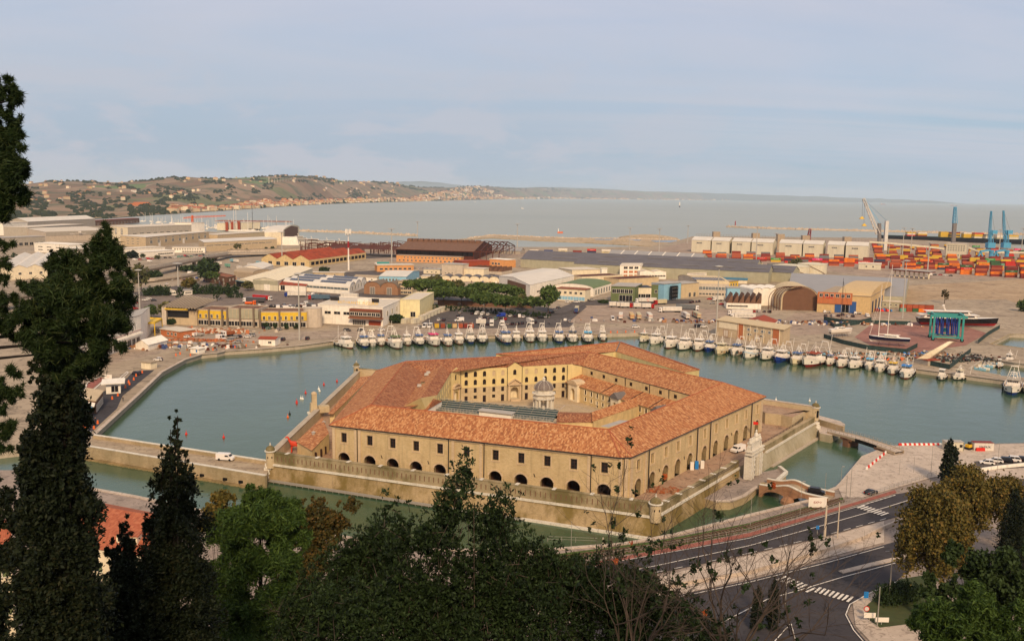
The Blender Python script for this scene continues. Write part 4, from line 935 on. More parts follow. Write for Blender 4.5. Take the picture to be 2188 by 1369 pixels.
for i in range(NL):
 s=3.0+(L-6.5)*i/(NL-1);p=s1[:2]+d*s-n*.03;inst('loophole',LOOP,(p[0]-RO[0],p[1]-RO[1],6.35-RO[2]),rz,ram)
for i in range(11):
 s=6+(L-12)*i/10;p=s1[:2]+d*s+n*.5;inst('coping_block',CAPM,(p[0]-RO[0],p[1]-RO[1],FZ+.2-RO[2]),rz,ram)
d,n,L=parapet(s2+(s3-s2)*.02,sg1,6.5,'parapet_moss');rz=atan2(d[1],d[0])
for i in range(7):p=(s2+(s3-s2)*.02)[:2]+d*(L*(i+.6)/7)+n*.5;inst('coping_block',CAPM,(p[0]-RO[0],p[1]-RO[1],6.72-RO[2]),rz,ram)
parapet(sg2,s3,6.5,'parapet_moss',coped='causeway_stone')
parapet(s3,s4,10.0,'brick_stone',1.4,'pavement');parapet(s4,s5,8.5,'brick_stone');parapet(s5,s1,7.6,'brick_stone',1.6,'quay_stone')
for bb,ss in((b1,s1),(b3,s3)):
 for i in range(8):
  f=(i+.5)/8;p=bb+(ss-bb)*f;o_=p-(wc-p)/NL_(wc-p)*.02;m=MB();m.box((o_[0],o_[1],o_[2]),((1.9 if i%2 else 1.3),(1.3 if i%2 else 1.9),.54),0.25);m.build('quoin','white_stone',ram,RO)
m=MB();a,b=b1+(b2-b1)*.02,b1+(b2-b1)*.70;d=(b-a)[:2]/NL_((b-a)[:2]);n=NA((d[1],-d[0]))
m.beam((a[0]+n[0]*1.0,a[1]+n[1]*1.0,.45),(b[0]+n[0]*1.0,b[1]+n[1]*1.0,.45),1.5,.15)
L=float(NL_((b-a)[:2]));
for i in range(40):s=L*i/39;p=a[:2]+d*s+n*1.7;m.tube((p[0],p[1],-1),(p[0],p[1],1.2),.07,4)
m.beam((a[0]+n[0]*1.7,a[1]+n[1]*1.7,1.1),(b[0]+n[0]*1.7,b[1]+n[1]*1.7,1.1),.06,.06)
m.build('walkway','grey_metal',ram,RO)
m=MB();a,b=b1+(b2-b1)*.70,b2;n3_=NA((n[0],n[1],0));m.beam(V3(up(a+n3_*.1,.25)),V3(up(b+n3_*.1,.25)),1.0,.5);m.build('footing','white_stone',ram,RO)
a,b=bg1+(b3-bg1)*.35,b3;m=MB();m.beam(V3(up(a,.2)),V3(up(b,.2)),1.4,.5);m.build('footing','quay_stone',ram,RO)
ter=MB();ter.face([(p[0],p[1],TZ-.03)for p in(s1,s2,s3,s4,s5)]);o=ter.build('terrace','terrace_brick');tag(o,kind='structure')
if o.data.polygons[0].normal.z<0:o.data.flip_normals()
def turret(p,z,r,h,label,door=False):
 t=thing('turret',label,'turret',(p[0],p[1],z));t.scale=(.8,.8,.9);m=MB();m.lathe((0,0,0),[(r*.95,-1.2),(r,0),(r,h)],14);m.build('body','brick_stone',t)
 m=MB();m.lathe((0,0,0),[(r*1.02,h),(r*1.3,h+.1),(r*1.3,h+.35),(r*1.02,h+.4)],14);m.build('cornice','white_stone',t)
 m=MB();m.lathe((0,0,0),[(r*1.05,h+.4),(r*1.0,h+.9),(r*.8,h+1.4),(r*.45,h+1.75),(r*.15,h+1.85)],14);m.build('dome','parapet_moss',t)
 m=MB();m.lathe((0,0,0),[(.16,h+1.8),(.3,h+2.0),(.3,h+2.25),(.12,h+2.4),(.22,h+2.6),(.02,h+2.9)],8);m.build('finial','white_stone',t)
 for a in(-1.9,-1.0):m=MB();m.box((r*cos(a),r*sin(a),h*.6),(.3,.3,.5),a);m.build('loophole','dark_void',t)
 if door:m=MB();m.box((r*.3*1,-r*.97,h*.4),(.9,.25,h*.75),.3);m.build('doorway','dark_void',t)
ins=lambda p,k:p+(CEN-p)*NA((1,1,0))*k
turret(s1+(s2-s1)*.006,4.6,1.55,4.0,'domed stone sentry turret at the left corner of the rampart beside the causeway')
turret(s2,4.6,1.7,3.6,'domed mossy sentry turret at the near corner of the rampart')
turret(s3+(s4-s3)*.01,6.3,1.6,3.6,'domed sentry turret at the right corner above the footbridge',True)
turret(s5+(s1-s5)*.01,6.3,1.5,3.4,'domed sentry turret at the far left corner above the open harbour',True)
p=G(670,880,6.5);t=thing('bellcote','stone garderobe with corbelled white base and tall stub on the left rampart','tower',p)
m=MB();m.lathe((0,0,0),[(.6,-3.2),(1.1,-2.4),(1.1,-2.0),(1.7,-1.4),(1.7,-1.0),(2.3,-.4),(2.3,0)],8);m.build('corbel','white_stone',t)
m=MB();m.box((0,0,1.6),(2.4,2.4,3.2),.4,.85);m.box((.2,.2,4.6),(1.6,1.6,3.4),.4);m.box((3.2,.8,1.0),(3.6,2.4,2.2),.4);m.build('body','brick_stone',t)
m=MB();m.lathe((.2,.2,6.2),[(1.0,0),(.9,.5),(.1,.9)],8);m.build('cap','brick_trim',t)
def lodge(px_eave,px_top,ze,zt,label,name='lodge'):
 a,b=[G(x,y,ze)for x,y in px_eave];c,d_=[G(x,y,zt)for x,y in px_top];t=thing(name,label,'building',V3(a))
 m=MB();m.face([V3(x)for x in(a,b,c,d_)]);m.build('roof','roof_tiles',t,V3(a))
 k=.6;q=[a+(c-a)*.04,b+(d_-b)*.04,c,d_];m=MB();m.face((V3(cF(q[0],TZ)),V3(cF(q[1],TZ)),V3(up(q[1],-.1)),V3(up(q[0],-.1))));m.face((V3(cF(q[1],TZ)),V3(cF(c,TZ)),V3(up(c,-.1)),V3(up(q[1],-.1))));m.face((V3(cF(q[0],TZ)),V3(cF(d_,TZ)),V3(up(d_,-.1)),V3(up(q[0],-.1))));m.build('wall','stucco_worn',t,V3(a));return t,a,b,c,d_
t,a,b,c,d_=lodge([(632,943),(666,962)],[(703,925),(689,892)],8.2,10.2,'low tiled lodge squeezed between the left rampart and the big building')
t2=t
m=MB()
for f in(.25,.55,.8):
 p=b+(c-b)*f;m=MB();m.box((p[0]-.3,p[1]-.1,TZ+1.2),(.5,1.0,2.2),.9);m.build('door','shutter_brown',t2,V3(a))
for x,y in((670,928),(692,906)):p=G(x,y,9.3);m=MB();m.lathe((0,0,0),[(.5,0),(.5,.6),(.7,.7),(.1,1.1)],8);o=m.build('vent','lead_light',t2);o.location=V3(p-a)
t,a,b,c,d_=lodge([(700,884),(712,884)],[(796,802),(770,805)],8.4,9.6,'long narrow tiled lean-to following the left parapet up to the far turret','lean_to')
pf=[G(x,y,8.6)for x,y in((1634,868),(1690,889),(1712,893),(1722,886),(1736,889))]
ins3=s3+(CEN-s3)*NA((1,1,0))*.03;far=s3+(s4-s3)*.55
ptsW=[G(1634,905,TZ),G(1668,909,TZ),G(1692,915,TZ),G(1712,905,TZ),G(1727,897,TZ)]
m=MB();m.prism([xy(p)for p in ptsW]+[xy(s3+(s4-s3)*.02+(CEN-s3)*.012),xy(s3+(s4-s3)*.75+(CEN-s4)*.012)],TZ-.2,8.4)
m.m=[1]+[0]*(len(m.f)-1);o=m.build('bastion_platform',['brick_stone','terrace_brick'],ram,RO)
m=MB()
P=[G(x,y,6.6)for x,y in((1624,949),(1660,930),(1700,906),(1716,893),(1712,884),(1690,876),(1670,872))]
for p,q in zip(P[:-1],P[1:]):
 for dz in(.2,.6,1.0):m.tube(V3(up(p,dz-.6)),V3(up(q,dz-.6)),.05,4)
 for i in range(6):r=p+(q-p)*i/6;m.tube(V3(up(r,-1.2)),V3(up(r,.5)),.05,4)
m.build('railing','iron',ram,RO)
m=MB();P=[G(x,y,6.7)for x,y in((1412,1078),(1480,1040),(1560,998),(1588,978))]
for p,q in zip(P[:-1],P[1:]):
 for dz in(.2,.7):m.tube(V3(up(p,dz-.6)),V3(up(q,dz-.6)),.05,4)
m.build('railing','iron',ram,RO)
# ---------------------------------------------------------------- the gate and its bastion footing
gc=G(1612,1018,2.3);gd=(s3-s2)[:2]/NL_((s3-s2)[:2]);grz=atan2(gd[1],gd[0])
gt=thing('gateway','weathered white stone triumphal gateway crowned by statue and trophies on the right rampart','gate',gc,grz);gt.scale=(.88,.88,.9)
m=MB();
for x in(-4.1,-2.5,2.5,4.1):
 m=MB()
 for i in range(9):m.box((x,0,.45+.82*i),(1.15 if i%2 else .95,1.5 if i%2 else 1.3,.78))
 m.build('pilaster','white_stone',gt)
m=MB();m.box((0,1.2,3.9),(9.4,1.2,7.8));m.box((-1.95,.2,3.2),(1.0,.8,6.4));m.box((1.95,.2,3.2),(1.0,.8,6.4));m.box((0,.2,6.9),(4.9,.9,1.1));m.build('wall','white_stone',gt)
m=MB();m.box((0,.55,2.9),(2.7,.15,5.8));m.build('doorway','dark_void',gt)
m=MB();m.box((0,.3,8.1),(10.4,2.4,.5));m.box((0,.4,8.6),(9.6,2.0,.6));m.box((0,.3,9.1),(10.6,2.5,.35));m.build('entablature','white_stone',gt)
m=MB();m.box((0,.6,10.3),(8.2,1.2,2.1));m.box((-4.2,.6,9.9),(1.4,1.2,1.4));m.box((4.2,.6,9.9),(1.4,1.2,1.4));m.box((0,.6,11.5),(8.8,1.5,.3));m.build('attic','white_stone',gt)
m=MB();m.lathe((1.2,.6,11.6),[(1.1,0),(.9,.5),(.6,.8),(.75,1.4),(.55,2.1),(.25,2.4),(.35,2.7),(.28,3.1),(.05,3.3)],9);m.build('statue','white_stone',gt)
for x in(-3.6,-2.2,-.8,3.0,4.2):
 m=MB();m.lathe((x,.6,11.55),[(.5,0),(.6,.4),(.35,.8),(.45,1.1),(.1,1.5)],7);m.build('trophy','white_stone',gt)
bast=MB();bp=[(1500,1063),(1560,1030),(1592,1012),(1640,1006),(1668,1000),(1680,1012),(1660,1030),(1625,1030),(1610,1046),(1590,1060),(1560,1071),(1530,1072)]
bast.prism([xy(G(x,y,2.2))for x,y in bp],-1,2.2);bast.m=[1]+[0]*(len(bast.f)-1);o=bast.build('gate_landing',['causeway_stone','pavement_dark']);tag(o,kind='structure')
coping('landing_edge',[(1665,1000),(1680,1012),(1661,1029)],2.2,1.0,.8,'white_stone');coping('landing_edge',[(1618,1040),(1590,1060),(1560,1071),(1528,1071)],2.2,1.0,.35,'pavement')
# ---------------------------------------------------------------- brick bridge at the gate
def arch_bridge():
 A,B=G(1622,1042,2.4),G(1768,1072,2.4);d=(B-A)[:2];L=float(NL_(d));d=d/L;n=NA((-d[1],d[0]));Wd=6.4
 t=thing('brick_bridge','red brick bridge on two arches leading from the road to the gateway','bridge',V3(A));O=V3(A)
 zt=lambda s:2.4+1.1*math.exp(-((s/L-.42)/.16)**2)
 def sp(s,w,z):p=A[:2]+d*s+n*w;return(p[0],p[1],z)
 arches=[(L*.23,L*.185,1.9),(L*.68,L*.20,1.9)]
 def soff(s):
  for c,r,h in arches:
   if abs(s-c)<r:return .15+h*math.sqrt(max(0,1-((s-c)/r)**2))
  return-1.0
 N=60;S=[L*i/N for i in range(N+1)]
 m=MB()
 for w in(0,Wd):
  for a_,b_ in zip(S[:-1],S[1:]):m.face((sp(a_,w,soff(a_)),sp(b_,w,soff(b_)),sp(b_,w,zt(b_)+.0),sp(a_,w,zt(a_)+.0)))
 for a_,b_ in zip(S[:-1],S[1:]):m.face((sp(a_,0,soff(a_)),sp(b_,0,soff(b_)),sp(b_,Wd,soff(b_)),sp(a_,Wd,soff(a_))))
 m.build('arches','brick_red',t,O)
 m=MB()
 for a_,b_ in zip(S[:-1],S[1:]):m.face((sp(a_,.5,zt(a_)),sp(b_,.5,zt(b_)),sp(b_,Wd-.5,zt(b_)),sp(a_,Wd-.5,zt(a_))))
 m.build('roadway','causeway_road',t,O)
 for w0,w1 in((-.1,.5),(Wd-.5,Wd+.1)):
  m=MB();hgt=lambda s:zt(s)+.95
  for a_,b_ in zip(S[:-1],S[1:]):
   m.face((sp(a_,w0,zt(a_)-.3),sp(b_,w0,zt(b_)-.3),sp(b_,w0,hgt(b_)),sp(a_,w0,hgt(a_))));m.face((sp(a_,w1,zt(a_)-.3),sp(b_,w1,zt(b_)-.3),sp(b_,w1,hgt(b_)),sp(a_,w1,hgt(a_))))
  m.build('parapet','brick_red',t,O)
  m=MB()
  for a_,b_ in zip(S[:-1],S[1:]):m.beam(sp(a_,(w0+w1)/2,hgt(a_)+.1),sp(b_,(w0+w1)/2,hgt(b_)+.1),.8,.22)
  m.build('coping','white_stone',t,O)
 m=MB();c=L*.445;p=sp(c,-.9,0);m.lathe(p,[(1.8,-1),(1.8,.9),(1.2,1.6),(.2,2.0)],8);m.build('pier','brick_red',t,O)
 return t
arch_bridge()
# ---------------------------------------------------------------- causeway on the left
def causeway():
 A,B=G(200,931,3.6),G(575,985,3.9)           # far parapet line
 C_,D_=G(176,953,3.6),G(568,1016,3.9)        # near parapet line
 A2,C2=A-(B-A)*.10,C_-(D_-C_)*.10
 t=thing('causeway','walled stone causeway crossing the water to the left corner of the rampart','causeway',V3(C_));O=V3(C_)
 def line(m,p,q,zt,zb,w):
  d=(q-p)[:2];d=d/NL_(d);n=NA((-d[1],d[0]))*w/2;m.prism([tuple(p[:2]-n),tuple(q[:2]-n),tuple(q[:2]+n),tuple(p[:2]+n)],zb,zt)
 m=MB();m.prism([xy(p)for p in(C2,D_,B,A2)],-1,2.9);m.m=[1]+[0]*(len(m.f)-1);m.build('roadway',['causeway_stone','causeway_road'],t,O)
 for p,q in((A,B),(C2,D_)):
  m=MB();line(m,p,q,3.95,-1,.8);m.build('parapet','causeway_stone',t,O);m=MB();line(m,p,q,4.12,3.952,1.0);m.build('coping','white_stone',t,O)
 m=MB();r=random.Random(4);d=(D_-C_)
 for i in range(60):p=C_+d*(i/60);m.box((p[0],p[1]-.8,.1),(r.uniform(1,2.5),1.2,r.uniform(.5,1.0)),.1)
 m.build('footing','scarp_foot',t,O)
 for f in(.68,.8,.88):p=C_+d*f;m=MB();m.box((p[0],p[1]-.45,1.2),(1.6,.5,.7),.12);m.build('drain_opening','dark_void',t,O)
causeway()
# ---------------------------------------------------------------- timber and steel footbridge on the right
def footbridge():
 A,B=G(1768,921,3.2),G(1912,965,3.2);d=(B-A)[:2];L=float(NL_(d));d=d/L;n=NA((-d[1],d[0]));Wd=4.2
 t=thing('footbridge','low grey footbridge on two piers linking the right corner of the rampart to the quay','bridge',V3(A));O=V3(A)
 sp=lambda s,w,z:(A[0]+d[0]*s+n[0]*w,A[1]+d[1]*s+n[1]*w,z)
 z0=lambda s:3.0+.5*sin(PI*s/L)
 S=[L*i/16 for i in range(17)]
 m=MB()
 for a_,b_ in zip(S[:-1],S[1:]):
  m.face((sp(a_,0,z0(a_)),sp(b_,0,z0(b_)),sp(b_,Wd,z0(b_)),sp(a_,Wd,z0(a_))))
 m.build('deck','pavement',t,O)
 for w in(0,Wd):
  m=MB()
  for a_,b_ in zip(S[:-1],S[1:]):m.beam(sp(a_,w,z0(a_)-.3),sp(b_,w,z0(b_)-.3),.35,.9)
  m.build('girder','concrete',t,O)
  m=MB()
  for a_,b_ in zip(S[:-1],S[1:]):
   for h in(.5,1.05):m.tube(sp(a_,w,z0(a_)+h),sp(b_,w,z0(b_)+h),.05,4)
   m.tube(sp(a_,w,z0(a_)),sp(a_,w,z0(a_)+1.1),.06,4)
  m.build('railing','grey_metal',t,O)
 for f in(.30,.80):
  m=MB();p=sp(L*f,Wd/2,0);m.box((p[0],p[1],1.0),(2.2,5,3.6),atan2(d[1],d[0]));m.box((p[0],p[1],2.5),(4.4,5,.7),atan2(d[1],d[0]));m.build('pier','rust_roof_brown',t,O)
 m=MB();
 for a_,b_ in zip(S[7:12],S[8:13]):m.beam(sp(a_,-.2,z0(a_)-.4),sp(b_,-.2,z0(b_)-.4),.1,1.2)
 m.build('arch_panel','dark_void',t,O)
footbridge()
m=MB();m.prism([xy(G(x,y,2.6))for x,y in((1736,893),(1745,886),(1795,899),(1806,906),(1800,916),(1776,930),(1752,925))],-1,2.6);m.m=[1]+[0]*(len(m.f)-1);tag(m.build('landing_stage',['scarp_grey','pavement']),kind='structure')
m=MB();p,q=G(1748,896,4.4),G(1803,912,4.4);m.beam((p[0],p[1],3.6),(q[0],q[1],3.6),.5,2.0);solo(m,'landing_wall','causeway_stone','low stone wall with red striped tape on the landing at the rampart foot','wall')
# ---------------------------------------------------------------- ravelin wing behind
rv=thing('ravelin_wing','V-shaped tiled wing jutting from the back of the lazaretto towards the moored boats','building',V3(G(1325,731,11)));VO=V3(G(1325,731,11))
zo,zi=11.5,9.6
o0,o1,o2=G(1060,757,zo),G(1325,731,zo),G(1494,790,zo);i0,i1,i2=G(1255,759,zi),G(1316,751,zi),G(1462,796,zi)
def rq(pts,mt,nm='roof'):m=MB();m.face([V3(p)for p in pts]);m.build(nm,mt,rv,VO)
rq((i0-NA((18,6,0)),i1,o1,o0),'roof_tiles');rq((i1,i2,o2,o1),'roof_tiles')
m=MB();m.tube(V3(up(o0,.1)),V3(up(o1,.1)),.3,5);m.tube(V3(up(o1,.1)),V3(up(o2,.1)),.3,5);m.build('ridge_tiles','roof_tiles_flat',rv,VO)
m=MB();m.tube(V3(up(i1,.1)),V3(up(o1,.15)),.3,5);m.build('hip_flashing','lead',rv,VO)
m=MB();
for p,q in((i0,i1),(i1,i2)):m.face((V3(cF(p,TZ)),V3(cF(q,TZ)),V3(up(q,-.1)),V3(up(p,-.1))))
m.build('wall','court_yellow',rv,VO)
m=MB();m.face((V3(cF(i2,-1)),V3(cF(o2,-1)),V3(up(o2,-.1)),V3(up(i2,-.1))));m.face((V3(cF(o1,-1)),V3(cF(o2,-1)),V3(up(o2,-.1)),V3(up(o1,-.1))));m.face((V3(cF(o0,-1)),V3(cF(o1,-1)),V3(up(o1,-.1)),V3(up(o0,-.1))));m.build('wall','court_yellow',rv,VO)
def horse():
 p=G(632,966,TZ);hp=G(632,966,TZ)
 me=bpy.data.meshes.new('horse_sculpture');pts=[((0,0,3.3),.85),((1.5,0,3.3),.8),((-1.5,0,3.45),.75),((-2.4,0,4.4),.5),((-2.9,0,5.7),.38),((-3.5,0,5.9),.34),((-4.1,0,5.5),.22),
  ((-1.6,.45,1.9),.34),((-1.6,.45,0),.3),((-1.6,-.45,1.9),.34),((-1.6,-.45,0),.3),((1.7,.45,1.9),.38),((1.7,.45,0),.3),((1.7,-.45,1.9),.38),((1.7,-.45,0),.3),((2.3,0,3.2),.2),((2.6,0,2.2),.12)]
 ed=[(0,1),(0,2),(2,3),(3,4),(4,5),(5,6),(2,7),(7,8),(2,9),(9,10),(1,11),(11,12),(1,13),(13,14),(1,15),(15,16)]
 me.from_pydata([q[0]for q in pts],ed,[]);o=bpy.data.objects.new('horse_sculpture',me);COL.objects.link(o);o.location=V3(p);o.rotation_euler=(0,0,.15);o.scale=(.72,.8,.8)
 md=o.modifiers.new('skin','SKIN');
 for v,q in zip(me.skin_vertices[0].data,pts):v.radius=(q[1],q[1])
 o.modifiers.new('sub','SUBSURF').levels=1;o.modifiers['sub'].render_levels=2;me.materials.append(MT('sculpture_red'));tag(o,'tall bright red horse sculpture standing by the left turret of the rampart','sculpture')
horse()
# ---------------------------------------------------------------- port buildings
WM={}
def win_mesh(w,h,frame='white_wall',glass='glass_dark'):
 k=(round(w,1),round(h,1))
 if k not in WM:
  m=MB();m.mat(0);m.box((0,0,h/2),(w,.10,h));m.mat(1);t=min(.14,w*.08)
  for x in(-w/2,w/2):m.box((x,-.04,h/2),(t,.14,h+t))
  for z in(0,h):m.box((0,-.04,z),(w+t,.14,t))
  if w>1.2:m.box((0,-.04,h/2),(t*.7,.12,h))
  o=m.build('window',[glass,frame]);WM[k]=o.data;bpy.data.objects.remove(o)
 return WM[k]
def place_win(t,org,a,b,n,u0,u1,z,w,h,name='window',mats=None):
 L=float(NL_((b-a)[:2]));u=(b-a)[:2]/L;rz=atan2(u[1],u[0]);me=win_mesh(w,h)
 for i in range(n):
  s=L*(u0+(u1-u0)*((i+.5)/n));p=at(a,b,s,z,-.04);inst(name,me,(p[0]-org[0],p[1]-org[1],p[2]-org[2]),rz,t,None,mats)
def block(name,label,a,b,top,back,wall,roof='flat',rmat='pale_roof',zb=2.0,rise=None,wins=(),cat='building',group=None,over=.5,n=1,doors=(),h=None):
 """a,b: bearings of the front wall's foot; back: depth in metres, ('R',px,py) foot of the right side's far end, or ('L',px,py)"""
 A,B=G(a[0],a[1],zb),G(b[0],b[1],zb);H=h if h else max(2.2,ZA(a[0],top,A[1])-zb)
 d=(B-A)[:2];L=float(NL_(d));d=d/L;nn=NA((-d[1],d[0]))
 if nn[1]<0:nn=-nn
 if isinstance(back,tuple):
  q=G(back[1],back[2],zb);s=(q-(B if back[0]=='R' else A));s[2]=0
 else:s=NA((nn[0]*back,nn[1]*back,0.0))
 Cc,D=B+s,A+s;t=thing(name,label,cat,V3(A),0,group);O=V3(A);D_=float(NL_(s));sd=s[:2]/D_
 m=MB();m.prism([xy(A),xy(B),xy(Cc),xy(D)],zb-.3,zb+H);m.build('wall',wall,t,O)
 def P(u,v,z):return(A[0]+d[0]*u+sd[0]*v,A[1]+d[1]*u+sd[1]*v,z)
 zt=zb+H;o=over;m=MB()
 if roof=='flat':
  m.prism([P(-o,-o,0)[:2],P(L+o,-o,0)[:2],P(L+o,D_+o,0)[:2],P(-o,D_+o,0)[:2]],zt+.002,zt+.35,True);m.build('roof',rmat,t,O)
 elif roof=='parapet':
  m.face((P(0.3,.3,zt-.35),P(L-.3,.3,zt-.35),P(L-.3,D_-.3,zt-.35),P(.3,D_-.3,zt-.35)));
  for p,q in((P(0,0,zt),P(L,0,zt)),(P(L,0,zt),P(L,D_,zt)),(P(L,D_,zt),P(0,D_,zt)),(P(0,D_,zt),P(0,0,zt))):m.beam((p[0],p[1],zt+.15),(q[0],q[1],zt+.15),.5,.35)
  m.m=[0]*len(m.f);m.build('parapet',wall,t,O);m=MB();m.face((P(.3,.3,zt+.02),P(L-.3,.3,zt+.02),P(L-.3,D_-.3,zt+.02),P(.3,D_-.3,zt+.02)));m.build('roof',rmat,t,O)
 elif roof=='gable':      # ridge parallel to the front
  r=rise or D_*.18;k=D_/n
  for i in range(n):
   v0,v1=k*i,k*(i+1);vm=(v0+v1)/2;e=o if n==1 else 0
   m.face((P(-o,v0-e,zt-.0),P(L+o,v0-e,zt-.0),P(L+o,vm,zt+r),P(-o,vm,zt+r)));m.face((P(L+o,v1+e,zt-.0),P(-o,v1+e,zt-.0),P(-o,vm,zt+r),P(L+o,vm,zt+r)))
  m.build('roof',rmat,t,O)
  for i in range(n):
   v0,v1=k*i,k*(i+1);vm=(v0+v1)/2
   for u in(0,L):m=MB();m.face((P(u,v0,zt),P(u,v1,zt),P(u,vm,zt+r-.1)));m.build('gable',wall,t,O)
 elif roof=='cross':      # ridges run away from the front, n bays
  k=L/n;r=rise or k*.2
  for i in range(n):
   u0,u1=k*i,k*(i+1);um=(u0+u1)/2;e=o if n==1 else 0
   m.face((P(u0-e,-o,zt),P(um,-o,zt+r),P(um,D_+o,zt+r),P(u0-e,D_+o,zt)));m.face((P(um,-o,zt+r),P(u1+e,-o,zt),P(u1+e,D_+o,zt),P(um,D_+o,zt+r)))
  m.build('roof',rmat,t,O)
  for i in range(n):
   u0,u1=k*i,k*(i+1);um=(u0+u1)/2
   for v in(0,D_):m=MB();m.face((P(u0,v,zt),P(u1,v,zt),P(um,v,zt+r-.08)));m.build('gable',wall,t,O)
 elif roof in('barrel','xbarrel'):
  S=12;LL,DD=(L,D_)if roof=='barrel' else(D_,L);k=DD/n;r=rise or k*.25
  Q=(lambda u,v,z:P(u,v,z))if roof=='barrel' else(lambda u,v,z:P(v,u,z))
  for i in range(n):
   arc=[(k*i+k*(1-cos(PI*j/S))/2,zt+r*sin(PI*j/S))for j in range(S+1)]
   m.strip([Q(-o,v,z)for v,z in arc],[Q(LL+o,v,z)for v,z in arc])
  m.build('roof',rmat,t,O,smooth=False);m=MB()
  for i in range(n):
   arc=[(k*i+k*(1-cos(PI*j/S))/2,zt-.02+(r-.1)*sin(PI*j/S))for j in range(S+1)]
   m.face([Q(0,v,z)for v,z in arc]);m.face([Q(LL,v,z)for v,z in arc])
  m.build('gable',wall,t,O)
 elif roof=='saw':
  k=L/n;r=rise or k*.5
  for i in range(n):u0,u1=k*i,k*(i+1);m.face((P(u0,0,zt),P(u1,0,zt+r),P(u1,D_,zt+r),P(u0,D_,zt)));m.face((P(u1,0,zt+r),P(u1,0,zt),P(u1,D_,zt),P(u1,D_,zt+r)));m.face((P(u0,0,zt),P(u1,0,zt),P(u1,0,zt+r)))
  m.build('roof',rmat,t,O)
 for wsp in wins:
  fc,nw,u0,u1,vf,w,hh=wsp[:7];nm=wsp[7]if len(wsp)>7 else 'window';mats=wsp[8]if len(wsp)>8 else None
  z=zb+H*vf
  if fc=='F':place_win(t,O,A,B,nw,u0,u1,z,w,hh,nm,mats)
  elif fc=='R':place_win(t,O,B,Cc,nw,u0,u1,z,w,hh,nm,mats)
  elif fc=='L':place_win(t,O,D,A,nw,u0,u1,z,w,hh,nm,mats)
 return dict(t=t,O=O,A=A,B=B,C=Cc,D=D,P=P,L=L,W=D_,z=zt,H=H,d=d,rz=atan2(d[1],d[0]))
def text_mesh(s,size,mt,name='lettering',extr=0.02):
 cu=bpy.data.curves.new('lettering','FONT');cu.body=s;cu.size=size;cu.align_x='CENTER';cu.align_y='CENTER';cu.resolution_u=1;cu.extrude=extr
 o=bpy.data.objects.new('lettering',cu);COL.objects.link(o);me=bpy.data.meshes.new_from_object(o.evaluated_get(bpy.context.evaluated_depsgraph_get()));me.materials.clear();me.materials.append(MT(mt));bpy.data.objects.remove(o);bpy.data.curves.remove(cu);return me
TM={}
def letter(s,size,mt,parent,loc,rz,sx=1.0,name='lettering'):
 k=(s,size,mt)
 if k not in TM:TM[k]=text_mesh(s,size,mt)
 o=bpy.data.objects.new(name,TM[k]);COL.objects.link(o);o.parent=parent;o.location=V3(loc);o.rotation_euler=(PI/2,0,rz);o.scale=(sx,1,1);return o
def on(bk,u,v,z,out=.12,face='F'):
 p=bk['P'](bk['L']*u,-out,z)if face=='F' else bk['P'](bk['L']+out,bk['W']*v,z)
 return(p[0]-bk['O'][0],p[1]-bk['O'][1],p[2]-bk['O'][2])
block('shipyard_hall','large blank white shipyard hall at the far left edge, tallest of the shipyard',(8,503),(60,500),477,60,'white_wall','flat','pale_roof',wins=[('F',4,.05,.95,.05,5,2,'window')])
block('shipyard_hall','very long pale hall with ribbed roof behind the grey shipyard halls',(60,492),(204,483),474,40,'grey_wall','gable','metal_roof_white')
block('shipyard_hall','plain grey box hall behind the one with the big white lettering',(60,508),(180,499),486,40,'grey_wall','flat','pale_roof')
k=block('shipyard_hall','grey banded shipyard hall with white group lettering across its front',(99,517),(238,511),496,('L',54,507),'concrete_light','flat','pale_roof')
m=MB();c=k['P'](k['L']/2,-.2,0);m.box((c[0],c[1],k['z']-3.0),(k['L'],.3,5.6),k['rz']);m.build('cladding_band','grey_wall',k['t'],k['O'])
letter('FERRETTIGROUP',3.2,'white_paint',k['t'],on(k,.47,0,k['z']-4.3,.5),k['rz'],1.15)
m=MB();c=k['P'](k['L']*.47,-.5,0)
for dx in(-3.2,3.2):m.box((c[0]+dx,c[1],k['z']-1.3),(5,.2,2.4),k['rz'])
m.build('emblem','white_paint',k['t'],k['O'])
block('showroom','curved grey metal showroom with dark brown glazed ground floor at the left edge',(-8,528),(97,523),509,26,'grey_wall','flat','lead_light',wins=[('F',7,.22,.98,.04,5.5,4.2,'window')])
block('office_building','white office block with three bands of ribbon windows below the grey shipyard hall',(74,538),(150,543),519,24,'white_wall','flat','white_wall',wins=[('F',3,.05,.8,.25,9,1.1),('F',3,.05,.8,.58,9,1.1)])
block('garage','low dark fronted garage with two pale roller doors beside the white office',(134,546),(178,548),530,18,'dark_grey_wall','flat','white_wall',wins=[('F',2,.1,.9,.02,4.5,5,'roller_door',{0:'white_wall'})])
block('shed','cream four-gabled shed with pale roof behind the big pine at far left',(-10,600),(125,592),575,('R',150,560),'cream_wall','cross','metal_roof_white',n=4,wins=[('F',3,.3,.8,.4,2.5,2)])
k=block('shipyard_hall','tall beige shipyard hall showing three big framed letters on its end wall',(274,523),(410,514),486,('L',232,519),'grey_wall','flat','pale_roof',wins=[('F',9,.05,.97,.60,8.5,1.4,'window')])
m=MB();c=(k['A']+k['D'])/2;
kd=k['A']-k['D'];kr=atan2(kd[1],kd[0]);m.box((c[0],c[1],2+k['H']/2),(k['W'],.3,k['H']),kr);m.build('end_wall','cream_wall',k['t'],k['O'])
